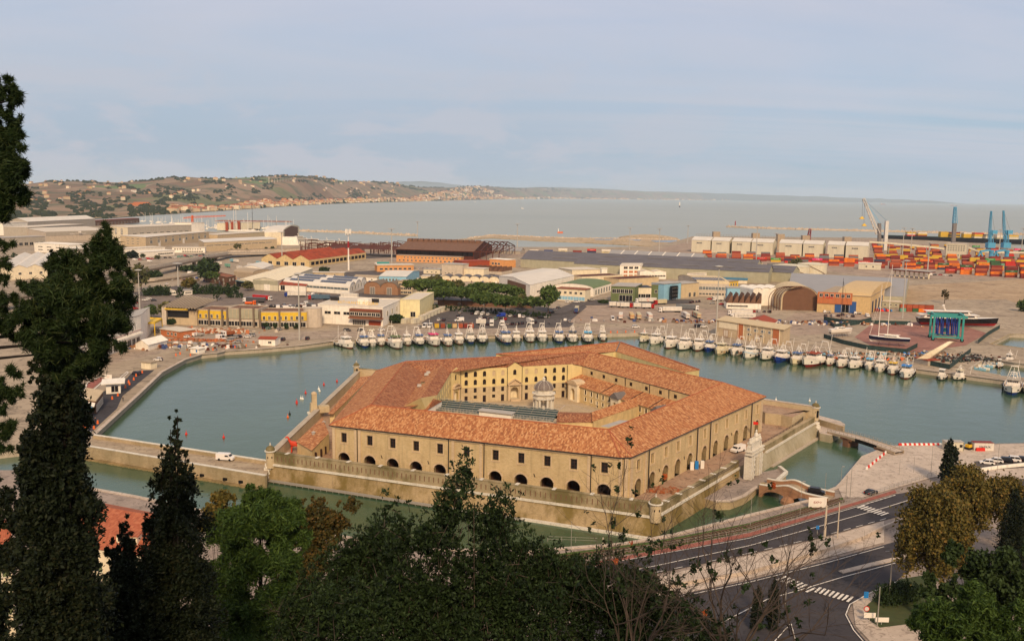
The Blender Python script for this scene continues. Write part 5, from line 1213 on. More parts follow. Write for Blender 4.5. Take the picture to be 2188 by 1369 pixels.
for f,ch in((.10,'N'),(.42,'N'),(.72,'C')):
 p=k['D']+kd*f;n_=NA((kd[1],-kd[0],0))/k['W'];p=p+n_*.4;p[2]=k['z']-6.5
 m=MB();m.box(V3(p),(5.4,.2,8.5),kr);m.build('letter_panel','grey_metal',k['t'],k['O']);p=p+n_*.2;letter(ch,8.0,'white_paint',k['t'],(p[0]-k['O'][0],p[1]-k['O'][1],p[2]-k['O'][2]),kr)
block('shipyard_hall','white blank end block joined to the hall with framed letters',(410,514),(438,512),477,30,'white_wall','flat','pale_roof')
k=block('workshop_hall','beige workshop hall with a row of tall grey bay windows and two white doors',(312,529),(447,514),507,('L',258,525),'tan_wall','flat','metal_roof_white',wins=[('F',9,.02,.98,.35,6.0,4.2,'window',{0:'glass_grey'}),('F',9,.02,.98,.78,7.0,1.2,'window',{0:'glass_grey'}),('F',1,.14,.24,.02,6,7.5,'bay_door',{0:'white_wall'}),('F',1,.52,.60,.02,6,7.5,'bay_door',{0:'white_wall'}),('L',3,.2,.8,.25,6,.9),('L',3,.2,.8,.5,6,.9),('L',3,.2,.8,.75,6,.9)])
block('long_shed','long low beige shed with white roof and thin dashed windows above the embankment',(437,538),(592,529),518,('L',425,531),'tan_wall','flat','metal_roof_white',wins=[('F',9,.02,.93,.62,12,.9)])
block('hall','plain tan hall tucked behind the long low beige shed',(465,513),(567,505),502,30,'tan_wall','flat','pale_roof')
k=block('boat_hangar','white boat hangar with open arched end beside the superyachts',(566,524),(604,523),497,('R',640,512),'cream_wall','barrel','metal_roof_white',rise=8)
m=MB();p,q=k['B'],k['C'];m.face([at(p,q,k['W']*.1,2.1,-.2),at(p,q,k['W']*.9,2.1,-.2),at(p,q,k['W']*.9,k['z']+3,-.2),at(p,q,k['W']*.5,k['z']+7,-.2),at(p,q,k['W']*.1,k['z']+3,-.2)]);m.build('opening','brown_wall',k['t'],k['O'])
m=MB();c=G(620,523,2);m.box((c[0],c[1],8),(26,22,12),.2,.8);solo(m,'boat_tent','white_wall','white shrink-wrapped boat tent standing in front of the arched hangar','tent')
block('office_building','small white two storey office with square windows above the viaduct',(368,540),(438,540),529,12,'white_wall','flat','pale_roof',wins=[('F',11,.05,.9,.58,1.8,1.6),('F',9,.3,.95,.12,2.4,1.6)])
block('low_building','long low white roofed building left of the small square windowed office',(270,545),(353,540),532,24,'white_wall','flat','pale_roof',wins=[('F',6,.4,.95,.2,4,1.8)])
block('low_building','low white glazed building nearest the viaduct at its left end',(300,550),(373,545),539,14,'white_wall','flat','white_wall',wins=[('F',7,.5,.95,.3,3,1.6)])
block('marina_building','row of terraced brick marina buildings with red roofs by the beach',(196,483),(298,476),472,14,'brown_wall','flat','red_roof',wins=[('F',14,.02,.98,.15,4,3)])
k=block('marina_tower','white marina building with two brick red stair towers among the masts',(480,492),(556,489),477,20,'cream_wall','flat','pale_roof')
for f in(.05,.2,.38):c=k['P'](k['L']*f,-1,0);m=MB();m.box((c[0],c[1],10),(6,4,18),0);m.build('stair_tower','red_roof',k['t'],k['O'])
m=MB();a,b=G(517,470,15),G(570,474,18);m.box(((a[0]+b[0])/2,(a[1]+b[1])/2,16),(170,30,1.5),0,.9);m.build('canopy_roof','brown_roof',k['t'],k['O'])
block('embankment_wall','long rubble stone retaining wall below the coast road',(487,545),(640,541),534,2,'rock','flat','concrete',cat='wall')
block('brick_house','derelict brown brick house with pale window panes beside the umbrella pine',(436,600),(486,612),582,('R',504,608),'brown_wall','parapet','brown_roof',wins=[('F',4,.1,.95,.55,2.2,1.8,'window',{0:'glass_grey'}),('R',2,.1,.9,.55,1.6,1.8,'window',{0:'glass_grey'}),('F',3,.4,.95,.12,2,2.2)])
block('shed','white gabled shed with dark window strip among the parked trailers',(516,580),(561,583),571,('R',584,574),'white_wall','cross','metal_roof_white',rise=2.6,wins=[('F',6,.1,.9,.55,2,.9)])
block('vaulted_shed','low grey barrel vaulted shed behind the derelict brick house',(500,590),(540,594),580,22,'concrete','barrel','concrete',rise=3)
k=block('warehouse','open fronted warehouse with blue edged cream roof',(504,612),(541,616),599,('R',640,583),'cream_wall','cross','cream_wall',rise=1.8)
m=MB();p,q=k['A'],k['B'];m.face([at(p,q,.5,2.1,-.1),at(p,q,k['L']-.5,2.1,-.1),at(p,q,k['L']-.5,k['z']-.6,-.1),at(p,q,.5,k['z']-.6,-.1)]);m.build('opening','dark_void',k['t'],k['O'])
m=MB();m.beam(at(p,q,0,k['z']-.2,-.3),at(p,q,k['L'],k['z']-.2,-.3),.4,.5);m.build('fascia','blue_roof',k['t'],k['O'])
k=block('warehouse','long warehouse with cream roof and yellow green upper panels on its front',(541,619),(594,622),597,('R',668,592),'silo_panel','cross','cream_wall',rise=2.2)
m=MB();p,q=k['A'],k['B'];m.beam(at(p,q,0,k['z']-1.9,-.1),at(p,q,k['L'],k['z']-1.9,-.1),.2,3.2);m.build('upper_panel','sage_wall',k['t'],k['O']);m=MB();m.beam(at(p,q,k['L']*.45,4.5,-.12),at(p,q,k['L']*.68,4.5,-.12),.2,5);m.build('door','white_wall',k['t'],k['O'])
k=block('workshop','white workshop with brown roof carrying five skylights',(596,621),(653,624),608,('R',667,619),'white_wall','gable','red_roof',rise=1.8,wins=[('F',1,.05,.25,.1,4,4)])
for i in range(5):c=k['P'](k['L']*(.1+.2*i),k['W']*.25,k['z']+1.1);m=MB();m.box(c,(1.6,1.0,.2),k['rz']);m.build('skylight','glass_grey',k['t'],k['O'])
k=block('fish_market','white market hall with three arched roofs covered in solar panels',(606,619),(747,629),605,('R',782,613),'white_wall','barrel','metal_roof_white',n=3,rise=3.6,wins=[('F',6,.35,.98,.60,7,1.8,'window',{0:'glass_grey'}),('R',5,.05,.95,.45,4,3,'window',{0:'glass_grey'})])
for i in range(3):
 kk=k['W']/3
 for u0,u1 in((.08,.44),(.55,.93)):
  m=MB()
  for j in(3,4,5):
   a0,a1=PI*j/12,PI*(j+1)/12;V=lambda a:(kk*i+kk*(1-cos(a))/2,k['z']+3.6*sin(a)+.12)
   (v0,z0),(v1,z1)=V(a0),V(a1);L_=k['L'];m.face((k['P'](L_*u0,v0,z0),k['P'](L_*u1,v0,z0),k['P'](L_*u1,v1,z1),k['P'](L_*u0,v1,z1)))
  m.build('solar_panel','solar',k['t'],k['O'])
block('annex','low white annex with small windows in front of the solar roofed market',(678,622),(744,625),612,8,'cream_wall','flat','brown_roof',wins=[('F',6,.1,.95,.35,2.6,1.3)])
k=block('restaurant_building','white quayside restaurant building with yellow roof lettering and brown projecting dining room',(680,690),(818,698),650,('R',856,678),'white_wall','parapet','pale_roof',wins=[('F',3,.08,.52,.52,4.2,1.8),('R',3,.1,.9,.45,2.6,3.2)])
p,q=k['A'],k['B'];L_=k['L'];m=MB();c=k['P'](L_*.755,-1.6,0);m.box((c[0],c[1],k['z']-3.7),(L_*.47,3.4,5.0),k['rz']);m.build('dining_room','brown_wall',k['t'],k['O'])
place_win(k['t'],k['O'],NA(k['P'](L_*.52,-3.35,2)),NA(k['P'](L_*.99,-3.35,2)),7,.02,.98,k['z']-5.0,2.9,1.9)
m=MB();c=k['P'](L_*.755,-2.0,0);m.box((c[0],c[1],k['z']-6.5),(L_*.49,4.6,.6),k['rz']);m.build('balcony','brown_roof',k['t'],k['O'])
m=MB();c=k['P'](L_*.755,-3.4,0);m.box((c[0],c[1],k['z']-1.6),(L_*.46,.2,.5),k['rz']);m.build('fascia','red_roof',k['t'],k['O'])
place_win(k['t'],k['O'],p,q,6,.54,.74,2.3,1.3,3.0);m=MB();c=k['P'](L_*.88,-.4,0);m.box((c[0],c[1],4),(L_*.18,.5,2.6),k['rz']);m.build('shopfront','red_roof',k['t'],k['O'])
letter('RISTORANTE  PIZZERIA',2.3,'yellow_paint',k['t'],on(k,.60,0,k['z']+1.6,-3.0),k['rz'],1.1)
m=MB();c=k['P'](L_*.66,9,0);m.box((c[0],c[1],k['z']+1.8),(7,5,3.4),k['rz']);m.build('plant_room','white_wall',k['t'],k['O'])
for f in(.1,.9):m=MB();c=k['P'](L_*f*.8,22,0);m.box((c[0],c[1],k['z']+1.2),(5,2.2,2.2),k['rz']);m.build('air_unit','iron',k['t'],k['O'])
k=block('fish_hall','pale yellow windowless hall attached to the right of the restaurant building',(855,679),(897,679),641,('R',927,660),'pale_yellow_wall','parapet','pale_roof',wins=[('F',1,.45,.85,.05,3.2,3.4)])
def cabins(name,lab,pts,zb=2.0):
 for i,(x,y)in enumerate(pts):
  c=G(x,y,zb);m=MB();m.box((0,0,1.35),(6.0,2.5,2.7));t=thing('cabin',lab%ordn(i),'cabin',c,1.05,'white prefabricated cabins by the yellow hall');m.build('body','silo_panel',t)
  m=MB();m.box((0,0,2.78),(6.2,2.7,.14));m.build('roof','pale_roof',t);m=MB();m.box((0,-1.27,1.1),(.9,.06,2.0));m.build('door','grey_wall',t)
cabins('cabin','white prefabricated site cabin, %s from the left in the row behind the yellow hall',[(903,683),(910,680),(917,676),(924,673),(931,670),(938,667),(946,664)])
cabins('cabin','loose white site cabin below the hall, %s from the left',[(866,690),(887,690)])
k=block('terminal_building','derelict terminal entrance block under a wide ribbed concrete canopy',(352,692),(421,695),662,20,'tan_wall','flat','concrete')
m=MB();m.face([V3(G(x,y,12.5))for x,y in((348,655),(416,659),(464,640),(398,630))]);m.build('canopy','concrete_light',k['t'],k['O'])
for i in range(12):
 a,b=G(348+68*i/11,655+4*i/11,12.8),G(398+66*i/11,630+10*i/11,12.8);m=MB();m.beam(V3(a),V3(b),.5,.6);m.build('canopy_rib','concrete',k['t'],k['O'])
for x in(356,403):a=G(x,692,2);m=MB();m.box((a[0],a[1]-2,7.2),(2.6,2.6,10.4));m.build('column','concrete_light',k['t'],k['O'])
m=MB();a,b=G(352,667,9.5),G(401,669,9.5);m.beam((a[0],a[1],11.6),(b[0],b[1],11.6),.5,.8);m.build('yellow_fascia','yellow_panel',k['t'],k['O'])
m=MB();c=k['P'](k['L']*.4,-.3,0);m.box((c[0],c[1],8.4),(k['L']*.72,.4,3.8),k['rz']);m.build('dark_glazing','glass_dark',k['t'],k['O'])
def ywing(a,b,top,label,yl=True,nb=5):
 k=block('terminal_building',label,a,b,top,16,'concrete_light','parapet','rust_roof_brown',wins=[('F',nb,.03,.97,.04,3.4,2.8)])
 m=MB();c=k['P'](k['L']/2,-.25,0);hh=k['H']*.5;m.box((c[0],c[1],k['z']-hh/2-.4),(k['L'],.5,hh),k['rz']);m.build('panel_band','yellow_panel' if yl else 'sage_wall',k['t'],k['O'])
 for i in range(int(k['L']/2.4)):
  m=MB();c=k['P'](1+i*2.4,-.55,0);m.box((c[0],c[1],k['z']-hh/2-.4),(.16,.16,hh),k['rz']);m.build('panel_rib','yellow_panel' if yl else 'tan_wall',k['t'],k['O'])
 if yl:place_win(k['t'],k['O'],NA(k['P'](0,-.5,2)),NA(k['P'](k['L'],-.5,2)),nb,.03,.97,k['z']-hh,1.4,2.2)
 for f in(0.01,.42,.86):m=MB();c=k['P'](k['L']*f,-.8,0);m.box((c[0],c[1],(k['z']+2)/2+.4),(1.0,1.0,k['H']+.8),k['rz']);m.build('column','concrete_dark',k['t'],k['O'])
 return k
ywing((422,694),(486,697),661,'derelict terminal wing with yellow panels and five dark windows, left of the grey middle wing',True,5)
ywing((487,697),(553,699),659,'middle terminal wing with beige blind panels between the two yellow wings',False,5)
ywing((556,700),(656,700),666,'longest yellow panelled terminal wing, ending at the concrete silo stub',True,8)
p=G(669,697,2);m=MB();m.lathe(V3(p),[(5.5,0),(5.5,11),(5.7,11.2),(.2,11.3)],14);solo(m,'round_tower','concrete_light','squat round concrete stair tower at the right end of the yellow terminal','tower',origin=V3(p))
k=block('port_terminal','long white cruise terminal with dark recessed ground floor behind the pine tree',(120,800),(303,733),727,('R',322,712),'white_wall','flat','lead_light',h=14.5)
p,q=k['A'],k['B'];m=MB();c=k['P'](k['L']*.5,-1.0,0);m.box((c[0],c[1],7.6),(k['L'],2.4,1.0),k['rz']);m.build('canopy','white_wall',k['t'],k['O'])
place_win(k['t'],k['O'],p,q,16,.02,.98,2.4,3.4,3.4);m=MB();m.beam(at(p,q,0,9.2,-.1),at(p,q,k['L'],9.2,-.1),.1,.18);m.build('red_line','red_hull',k['t'],k['O'])
k=block('event_tent','white gabled event tent beside the cruise terminal',(290,745),(317,749),733,('R',358,738),'white_wall','cross','white_wall',rise=2.2,cat='tent')
block('site_hut','orange brown flat roofed site hut among the building works',(344,717),(384,723),703,10,'orange_deep','flat','pale_roof',wins=[('F',3,.3,.9,.3,1.6,1.6)])
m=MB();a,b,c_,d_=[G(x,y,9)for x,y in((272,690),(330,690),(346,681),(278,677))];m.face([V3(x)for x in(a,b,c_,d_)]);
for p,q in((a,b),(b,c_),(c_,d_)):m.beam(V3(p),V3(q),.4,.9)
for p in(a,b,c_,d_):m.tube((p[0],p[1],2),V3(p),.3,6)
solo(m,'steel_canopy','yellow_panel','flat canopy with pale yellow edge behind the white cruise terminal','canopy')
k=block('kiosk','small white and blue kiosk on the quay edge',(407,754),(425,756),744,4,'white_wall','flat','white_wall',wins=[('F',1,.55,.95,.3,1.0,1.3,'poster',{0:'blue_plastic'})])
k=block('quay_hut','white hut with red roof on the quay corner, nearest the moored boats',(553,738),(588,739),724,8,'white_wall','gable','red_roof',rise=.9,wins=[('F',1,.55,.8,.35,1.8,1.2)])
block('guard_box','plain cream guard box with flat roof on the left quay',(302,787),(322,789),773,4,'cream_wall','flat','concrete')
k=block('fuel_station','white rounded fuel station kiosk on the left quay with pumps in front',(227,842),(258,840),820,7,'white_wall','flat','white_wall',over=1.6,wins=[('F',1,.35,.85,.15,2.6,2.6)])
k=block('quay_bar','dark fronted quay bar with beige roof, white awning and blue awning',(170,878),(205,884),851,('R',221,862),'brown_wall','flat','tan_wall',wins=[('R',6,.05,.95,.1,1.6,2.4,'window',{1:'white_wall'})])
m=MB();p=k['P'];z=k['z'];L_=k['L'];m.face((p(0,0,z-.6),p(L_,0,z-.6),p(L_,-3,z-1.5),p(0,-3,z-1.5)));m.build('awning','white_paint',k['t'],k['O'])
m=MB();m.face((p(-2,-3.2,z-1.4),p(L_,-3.2,z-1.4),p(L_,-7,z-2.3),p(-2,-7,z-2.3)));m.build('awning','light_blue_paint',k['t'],k['O'])
letter('WICKIA',1.3,'white_paint',k['t'],on(k,.4,0,z+.5,.3),k['rz'])
k=block('rusty_shed','burnt out shed with three rusty gabled roofs behind the radio mast',(559,566),(661,571),551,('R',782,553),'stucco_worn','cross','rust_roof',n=3,rise=5,wins=[('F',5,.1,.95,.1,5,4),('R',14,.02,.98,.25,7,3.4,'opening',{0:'dark_void',1:'rust_frame'})])
r=random.Random(2);m=MB()
for i in range(90):
 x=r.uniform(640,850);y=522+(x-640)*.02+r.uniform(-2,6);a=G(x,y+12,2);h_=r.uniform(8,17);m.beam((a[0],a[1],2),(a[0],a[1],h_),.7)
 if r.random()<.7:m.beam((a[0],a[1],h_),(a[0]+r.uniform(6,22),a[1]+r.uniform(-4,4),h_+r.uniform(-3,2)),.7)
a,b=G(700,545,2),G(845,550,2)
for i in range(10):
 c0=a+(b-a)*i/10;c1=a+(b-a)*(i+1)/10;m.face(((c0[0],c0[1],11),(c1[0],c1[1],11),(c1[0],c1[1]+40,13+(i%3)),(c0[0],c0[1]+40,16-(i%2)*2)))
solo(m,'ruined_frame',['rust_frame'],'tangle of collapsed rusty steel frames between the rusty shed and burnt hangar','ruin')
k=block('burnt_hangar','huge burnt out hangar with brown sawtooth roof and open truss end',(846,551),(1012,557),532,('R',1052,541),'rust_frame','gable','rust_roof_brown',rise=9,wins=[('F',16,.02,.98,.45,9,5.2,'opening',{0:'dark_void',1:'rust_frame'})])
for i in range(13):
 c=k['P'](k['L']*(i+.5)/13,k['W']*.45,k['z']+8.6);m=MB();m.prism([(c[0]-5,c[1]-9),(c[0]+1,c[1]-9),(c[0]+1,c[1]+9),(c[0]-5,c[1]+9)],c[2]-3,c[2]+1.4);m.build('roof_monitor','rust_roof_brown',k['t'],k['O'])
m=MB();P_=k['P'];L_,W_=k['L'],k['W']
for i in range(4):
 u=L_+8*(i+1);pts=[P_(u,0,2),P_(u,0,k['z']),P_(u,W_/2,k['z']+9),P_(u,W_,k['z']),P_(u,W_,2)]
 for p,q in zip(pts[:-1],pts[1:]):m.beam(p,q,.9)
 for f in(.2,.4,.6,.8):m.beam(P_(u,W_*f,k['z']-1),P_(u,W_*f,k['z']+9*(1-abs(f-.5)*2)),.5)
 m.beam(P_(u,0,k['z']-1),P_(u,W_,k['z']-1),.6)
for v,z in((0,k['z']),(W_/2,k['z']+9),(W_,k['z'])):m.beam(P_(L_,v,z),P_(L_+32,v,z),.8)
m.build('truss','rust_frame',k['t'],k['O'])
block('orange_building','long two storey orange building with a row of windows before the burnt hangar',(847,559),(985,564),545,9,'orange_wall','flat','concrete',wins=[('F',16,.1,.98,.62,1.9,1.6),('F',15,.02,.98,.15,2.2,1.8)])
block('red_shed','low rust red shed right of the long orange building',(988,571),(1046,569),559,20,'red_roof','flat','red_roof')
block('orange_building','small orange building with three dark windows before the great grey warehouses',(1046,569),(1085,572),553,14,'orange_wall','flat','white_wall',wins=[('F',3,.1,.6,.3,3,2.2)])
block('orange_building','pale orange flat roofed building behind the sky blue one',(806,581),(884,580),567,16,'orange_wall','flat','pale_roof',wins=[('F',7,.05,.95,.3,3,2)])
block('blue_building','sky blue walled building under a broad white roof',(810,605),(868,606),590,('R',896,592),'sky_blue_wall','gable','metal_roof_white',rise=2.4,wins=[('F',5,.1,.7,.35,1.6,2)])
block('concrete_building','tall plain concrete block with stepped roof, centre of the industrial area',(944,590),(988,592),564,16,'concrete_light','flat','lead_light',wins=[('F',3,.1,.6,.25,1.5,1)])
block('concrete_building','lower cream concrete block adjoining the stepped one',(988,591),(1034,593),573,14,'cream_wall','flat','pale_roof')
block('sawtooth_shed','small ruined sawtooth shed with white north lights',(995,583),(1072,587),577,26,'concrete_light','saw','rust_roof_brown',n=7,rise=4)
block('vaulted_workshop','pair of brown barrel roofed brick workshops before the solar market',(778,628),(850,631),613,20,'brick_red','xbarrel','concrete_dark',n=2,rise=4.6,wins=[('F',2,.0,1.0,.03,4,5.6,'door',{0:'dark_grey_wall'})])
block('office_building','tan three storey block beside the barrel roofed brick workshops',(851,629),(881,630),601,14,'tan_wall','flat','concrete',wins=[('F',3,.05,.95,z_,3.2,1.6)for z_ in(.1,.4,.7)])
block('vaulted_shed','long low shed with striped black and white barrel roofs behind the umbrella pines',(942,600),(1066,603),594,18,'cream_wall','xbarrel','dark_roof',n=6,rise=2.6)
k=block('shipyard_hangar','big white hangar with dark open front behind the umbrella pines',(1066,614),(1132,636),589,('R',1226,613),'white_wall','cross','metal_roof_white',rise=2.6,wins=[('R',5,.1,.95,.28,9,1.4)])
m=MB();p,q=k['A'],k['B'];L_=k['L'];m.face([at(p,q,L_*.3,2.1,-.15),at(p,q,L_*.88,2.1,-.15),at(p,q,L_*.88,k['z']-1,-.15),at(p,q,L_*.3,k['z']-1,-.15)]);m.build('opening','brown_wall',k['t'],k['O'])
for n_,(a,b,top,dp,lab)in enumerate((((1118,560),(1616,583),546,34,'furthest of three parallel long warehouses with dark grey roofs'),((1112,571),(1692,604),553,34,'middle and longest of three parallel dark roofed warehouses'),((1226,585),(1641,606),563,32,'nearest of three parallel long warehouses with dark grey roof and sage walls'))):
 k=block('warehouse',lab,a,b,top,dp,'sage_panel','gable','metal_roof_dark',rise=5.5,wins=[('R',1,.1,.9,.05,16,7,'opening',{0:'dark_void'})]if n_==1 else())
 for u in(.12,.35,.55,.72,.88):
  m=MB();v=k['W']*.25;m.beam(k['P'](k['L']*u,v,k['z']+2.9),k['P'](k['L']*(u+.11),v,k['z']+2.9),2.0,.1);m.build('skylight','lead_light',k['t'],k['O'])
k=block('warehouse','mid grey gabled warehouse with striped roof joints before the container stacks',(1300,548),(1500,558),543,24,'sage_wall','gable','metal_sheet_grey',rise=5.5)
for i in range(6):u=k['L']*(.13+.15*i);m=MB();m.beam(k['P'](u,-.4,k['z']+.1),k['P'](u+1,k['W']/2,k['z']+5.6),1.2,.15);m.build('roof_stripe','white_wall',k['t'],k['O'])
block('grey_roof_shed','long low grey roofed shed behind the burnt hangar',(1050,541),(1112,543),535,22,'grey_wall','gable','metal_sheet_grey',rise=4)
block('grey_roof_shed','low grey roofed shed behind the tangle of rusty frames',(745,533),(850,536),526,22,'grey_wall','gable','metal_sheet_grey',rise=3)
block('office_building','white three storey office with brown infill panels before the great warehouses',(1324,594),(1367,594),567,('R',1377,590),'white_wall','gable','pale_roof',rise=1.6,wins=[('F',3,.15,.95,z_,4.0,2.4,'window',mm_)for z_,mm_ in((.08,{0:'orange_deep'}),(.4,{0:'orange_deep'}),(.72,None))])
block('office_building','lower white office wing running right from the three storey one',(1367,596),(1423,596),580,12,'white_wall','cross','pale_roof',n=2,rise=1.6,wins=[('F',9,.02,.98,.3,2.4,1.6)])
block('office_building','long white single storey wing ending in a small gable',(1424,594),(1505,600),580,12,'white_wall','gable','pale_roof',rise=2,wins=[('F',10,.02,.98,.25,3,1.4)])
block('concrete_building','blank beige concrete hall behind the green roofed hall',(1222,606),(1282,604),577,26,'cream_wall','flat','pale_roof')
block('concrete_building','beige box hall with dark gravel roof, left of its twin',(1243,614),(1330,609),592,20,'cream_wall','parapet','rust_frame')
block('concrete_building','beige box hall with dark gravel roof, right of its twin',(1322,616),(1407,611),597,20,'beige_wall','parapet','rust_frame')
k=block('green_roof_hall','hall with bright green vaulted roof and white glazed arches at its end',(1185,628),(1268,634),611,('R',1306,622),'white_wall','xbarrel','green_roof',n=1,rise=3.2,wins=[('R',6,.05,.95,.15,4,4,'window',{0:'glass_grey'})])
block('tan_building','tan two storey building with sky blue painted base beside the green roof',(1188,641),(1250,645),616,12,'cream_wall','flat','brown_roof',wins=[('F',5,.05,.95,.6,2,1.8),('F',5,.02,.98,.08,5,2.8,'painted_bay',{0:'sky_blue_wall'})])
k=block('green_building','green cube building with long window and dark glazed entrance',(1305,643),(1356,645),611,('R',1371,637),'green_wall','flat','lead_light',wins=[('F',5,.05,.9,.55,3.2,3.0),('F',2,.35,.9,.02,5,4.6)])
block('loading_hall','cream loading hall with dark canopy and truck bays between two green blocks',(1357,641),(1391,641),614,14,'cream_wall','flat','iron',wins=[('F',3,.05,.95,.03,4,4.4,'bay_door',{0:'dark_void'})])
block('green_building','smaller green block with two square windows next to the blue glass tower',(1391,640),(1418,641),608,14,'green_wall','flat','lead_light',wins=[('F',2,.2,.9,.45,2,2.4)])
k=block('blue_building','light blue building with projecting steel and glass stair tower',(1418,642),(1454,638),607,12,'sky_blue_wall','flat','lead_light')
m=MB();
for i in range(4):
 for j in range(5):c=k['P'](k['L']*(.25+.12*i),-3.5,0);m.beam((c[0],c[1],2),(c[0],c[1],k['z']-2),.3);a_,b_=k['P'](k['L']*.25,-3.5,0),k['P'](k['L']*.61,-3.5,0);m.beam((a_[0],a_[1],3+j*2.8),(b_[0],b_[1],3+j*2.8),.3)
m.build('tower_frame','galvanised',k['t'],k['O']);m=MB();c=k['P'](k['L']*.43,-2.4,0);m.box((c[0],c[1],(k['z']+2)/2),(k['L']*.36,1.6,k['H']-3),k['rz']);m.build('tower_glass','glass_dark',k['t'],k['O'])
block('concrete_building','beige building with white entrance canopy right of the glass tower',(1455,637),(1492,633),607,14,'beige_wall','flat','lead_light',wins=[('F',2,.35,.9,.02,3,3.6)])
k=block('solar_workshop','worn grey workshop with curved roof carrying a strip of solar panels',(1491,632),(1557,634),605,('L',1448,618),'concrete_light','barrel','beige_wall',rise=4,wins=[('F',9,.03,.97,.5,2.4,2.6,'window',{0:'glass_grey'}),('F',9,.03,.97,.1,2,1.6)])
for i in range(12):
 u=k['L']*(-.05+.083*i);m=MB();V=lambda a:(k['W']*(1-cos(a))/2,k['z']+4*sin(a)+.15);(v0,z0),(v1,z1)=V(.6),V(1.1);w=k['L']*.07;m.face((k['P'](u,v0,z0),k['P'](u+w,v0,z0),k['P'](u+w,v1,z1),k['P'](u,v1,z1)));m.build('solar_panel','solar',k['t'],k['O'])
block('yellow_building','small yellow building with brown doors by the solar roofed workshop',(1557,614),(1577,612),602,10,'yellow_panel','flat','concrete',wins=[('F',3,.1,.9,.2,2,2.4)])
block('blue_roof_shed','low shed with dark blue roof edge above the yellow building',(1545,604),(1596,606),597,14,'cream_wall','gable','blue_roof',rise=1.6)
k=block('sawtooth_workshop','workshop with six tall rusty sawtooth roofs over a white wall',(1552,659),(1626,661),647,14,'white_wall','saw','rust_roof_brown',n=6,rise=7,wins=[('F',6,.05,.6,.35,3,1.2)])
block('blue_building','pale blue blank building rising behind the sawtooth workshop',(1553,645),(1590,646),615,10,'sky_blue_wall','flat','lead_light')
block('white_hall','white ribbed hall with rounded roof humps right of the sawtooth workshop',(1608,653),(1680,652),619,22,'white_wall','xbarrel','white_wall',n=4,rise=1.6)
k=block('open_hangar','huge arched hangar with open dark front and bare steel ribs',(1668,662),(1748,664),637,36,'tan_wall','xbarrel','beige_wall',n=1,rise=9)
m=MB();p,q=k['A'],k['B'];L_=k['L'];m.face([at(p,q,L_*.04,2.1,-.2),at(p,q,L_*.96,2.1,-.2)]+[at(p,q,L_*(.5+.46*cos(PI*j/10)),k['z']+8.4*sin(PI*j/10),-.2)for j in range(11)]);m.build('opening','brown_wall',k['t'],k['O'])
for i in range(5):
 m=MB();c=lambda j:k['P'](L_*(.5-.52*cos(PI*j/12))-1-2*i,-2-2*i*.3,k['z']+9*sin(PI*j/12))
 for j in range(0,7):m.beam(c(j),c(j+1),.35)
 b0=c(0);m.beam((b0[0],b0[1],2),b0,.35);m.build('steel_rib','rust_frame',k['t'],k['O'])
k=block('boatyard_workshop','brick and white workshop with big blue doors and arched roof in the boatyard',(1745,666),(1858,672),625,('R',1888,652),'box_tan','flat','concrete',h=12.5,wins=[('F',1,.34,.48,.03,4.8,8,'sliding_door',{0:'blue_wall',1:'blue_wall'}),('F',1,.6,.74,.03,4.8,8,'sliding_door',{0:'blue_wall',1:'blue_wall'}),('F',1,.47,.61,.03,5.2,8,'opening',{0:'dark_void'}),('R',4,.05,.95,.03,5,8,'opening',{0:'dark_void',1:'blue_wall'})])
m=MB();c=k['P'](k['L']*.33,-.3,0);m.box((c[0],c[1],12.2),(k['L']*.66,.7,8),k['rz']);m.build('brick_front','orange_deep',k['t'],k['O'])
place_win(k['t'],k['O'],NA(k['P'](0,-.7,2)),NA(k['P'](k['L'],-.7,2)),6,.02,.64,13,2.2,2.2)
letter('T RINI',2.6,'red_plastic',k['t'],on(k,.2,0,12.6,.85),k['rz'])
m=MB();S=12;arc=[(k['W']*1.6*(1-cos(PI*j/S))/2,14+5.5*sin(PI*j/S))for j in range(S+1)]
m.strip([k['P'](k['L']*.36,v,z)for v,z in arc],[k['P'](k['L']*1.0,v,z)for v,z in arc]);m.face([k['P'](k['L']*1.0,v,z)for v,z in arc]);m.build('arched_roof','box_tan',k['t'],k['O'])
t=thing('shipyard_shed','enormous plain grey sheet metal shed roof behind the boatyard workshops','building',G(1700,640,2));O=V3(G(1700,640,2))
e0,e1,r0,r1=G(1682,626,9),G(1934,634,9),G(1691,583,17),G(1940,595,17)
m=MB();m.face([V3(x)for x in(e0,e1,r1,r0)]);bk_=(r0-e0)*.8;m.face([V3(x)for x in(r0,r1,cF(r1+(r1-e1),9),cF(r0+bk_,9))]);m.build('roof','metal_sheet_grey',t,O)
m=MB();m.face([V3(x)for x in(cF(e0,2),cF(e1,2),up(e1,-.1),up(e0,-.1))]);m.face([V3(x)for x in(cF(e1,2),cF(r1+(r1-e1),2),cF(r1+(r1-e1),9),up(r1,-.1),up(e1,-.1))]);m.build('wall','sage_wall',t,O)
k=block('fish_cooperative','long two storey brick and cream building behind the right row of boats',(1531,716),(1672,739),684,('R',1687,729),'tan_wall','flat','beige_wall',over=.8,wins=[('F',9,.04,.97,.62,2.4,1.5,'window',{0:'glass_grey',1:'white_wall'}),('F',3,.42,.98,.34,2.6,1.0),('F',4,.03,.98,.02,3.2,3.8,'roller_door',{0:'pale_roof',1:'brown_roof'})])
for u,w,mt in((.19,.30,'cream_wall'),):
 m=MB();c=k['P'](k['L']*.18,-.12,0);m.box((c[0],c[1],k['z']-2.2),(k['L']*.30,.2,3.6),k['rz']);m.build('cream_panel','cream_wall',k['t'],k['O'])
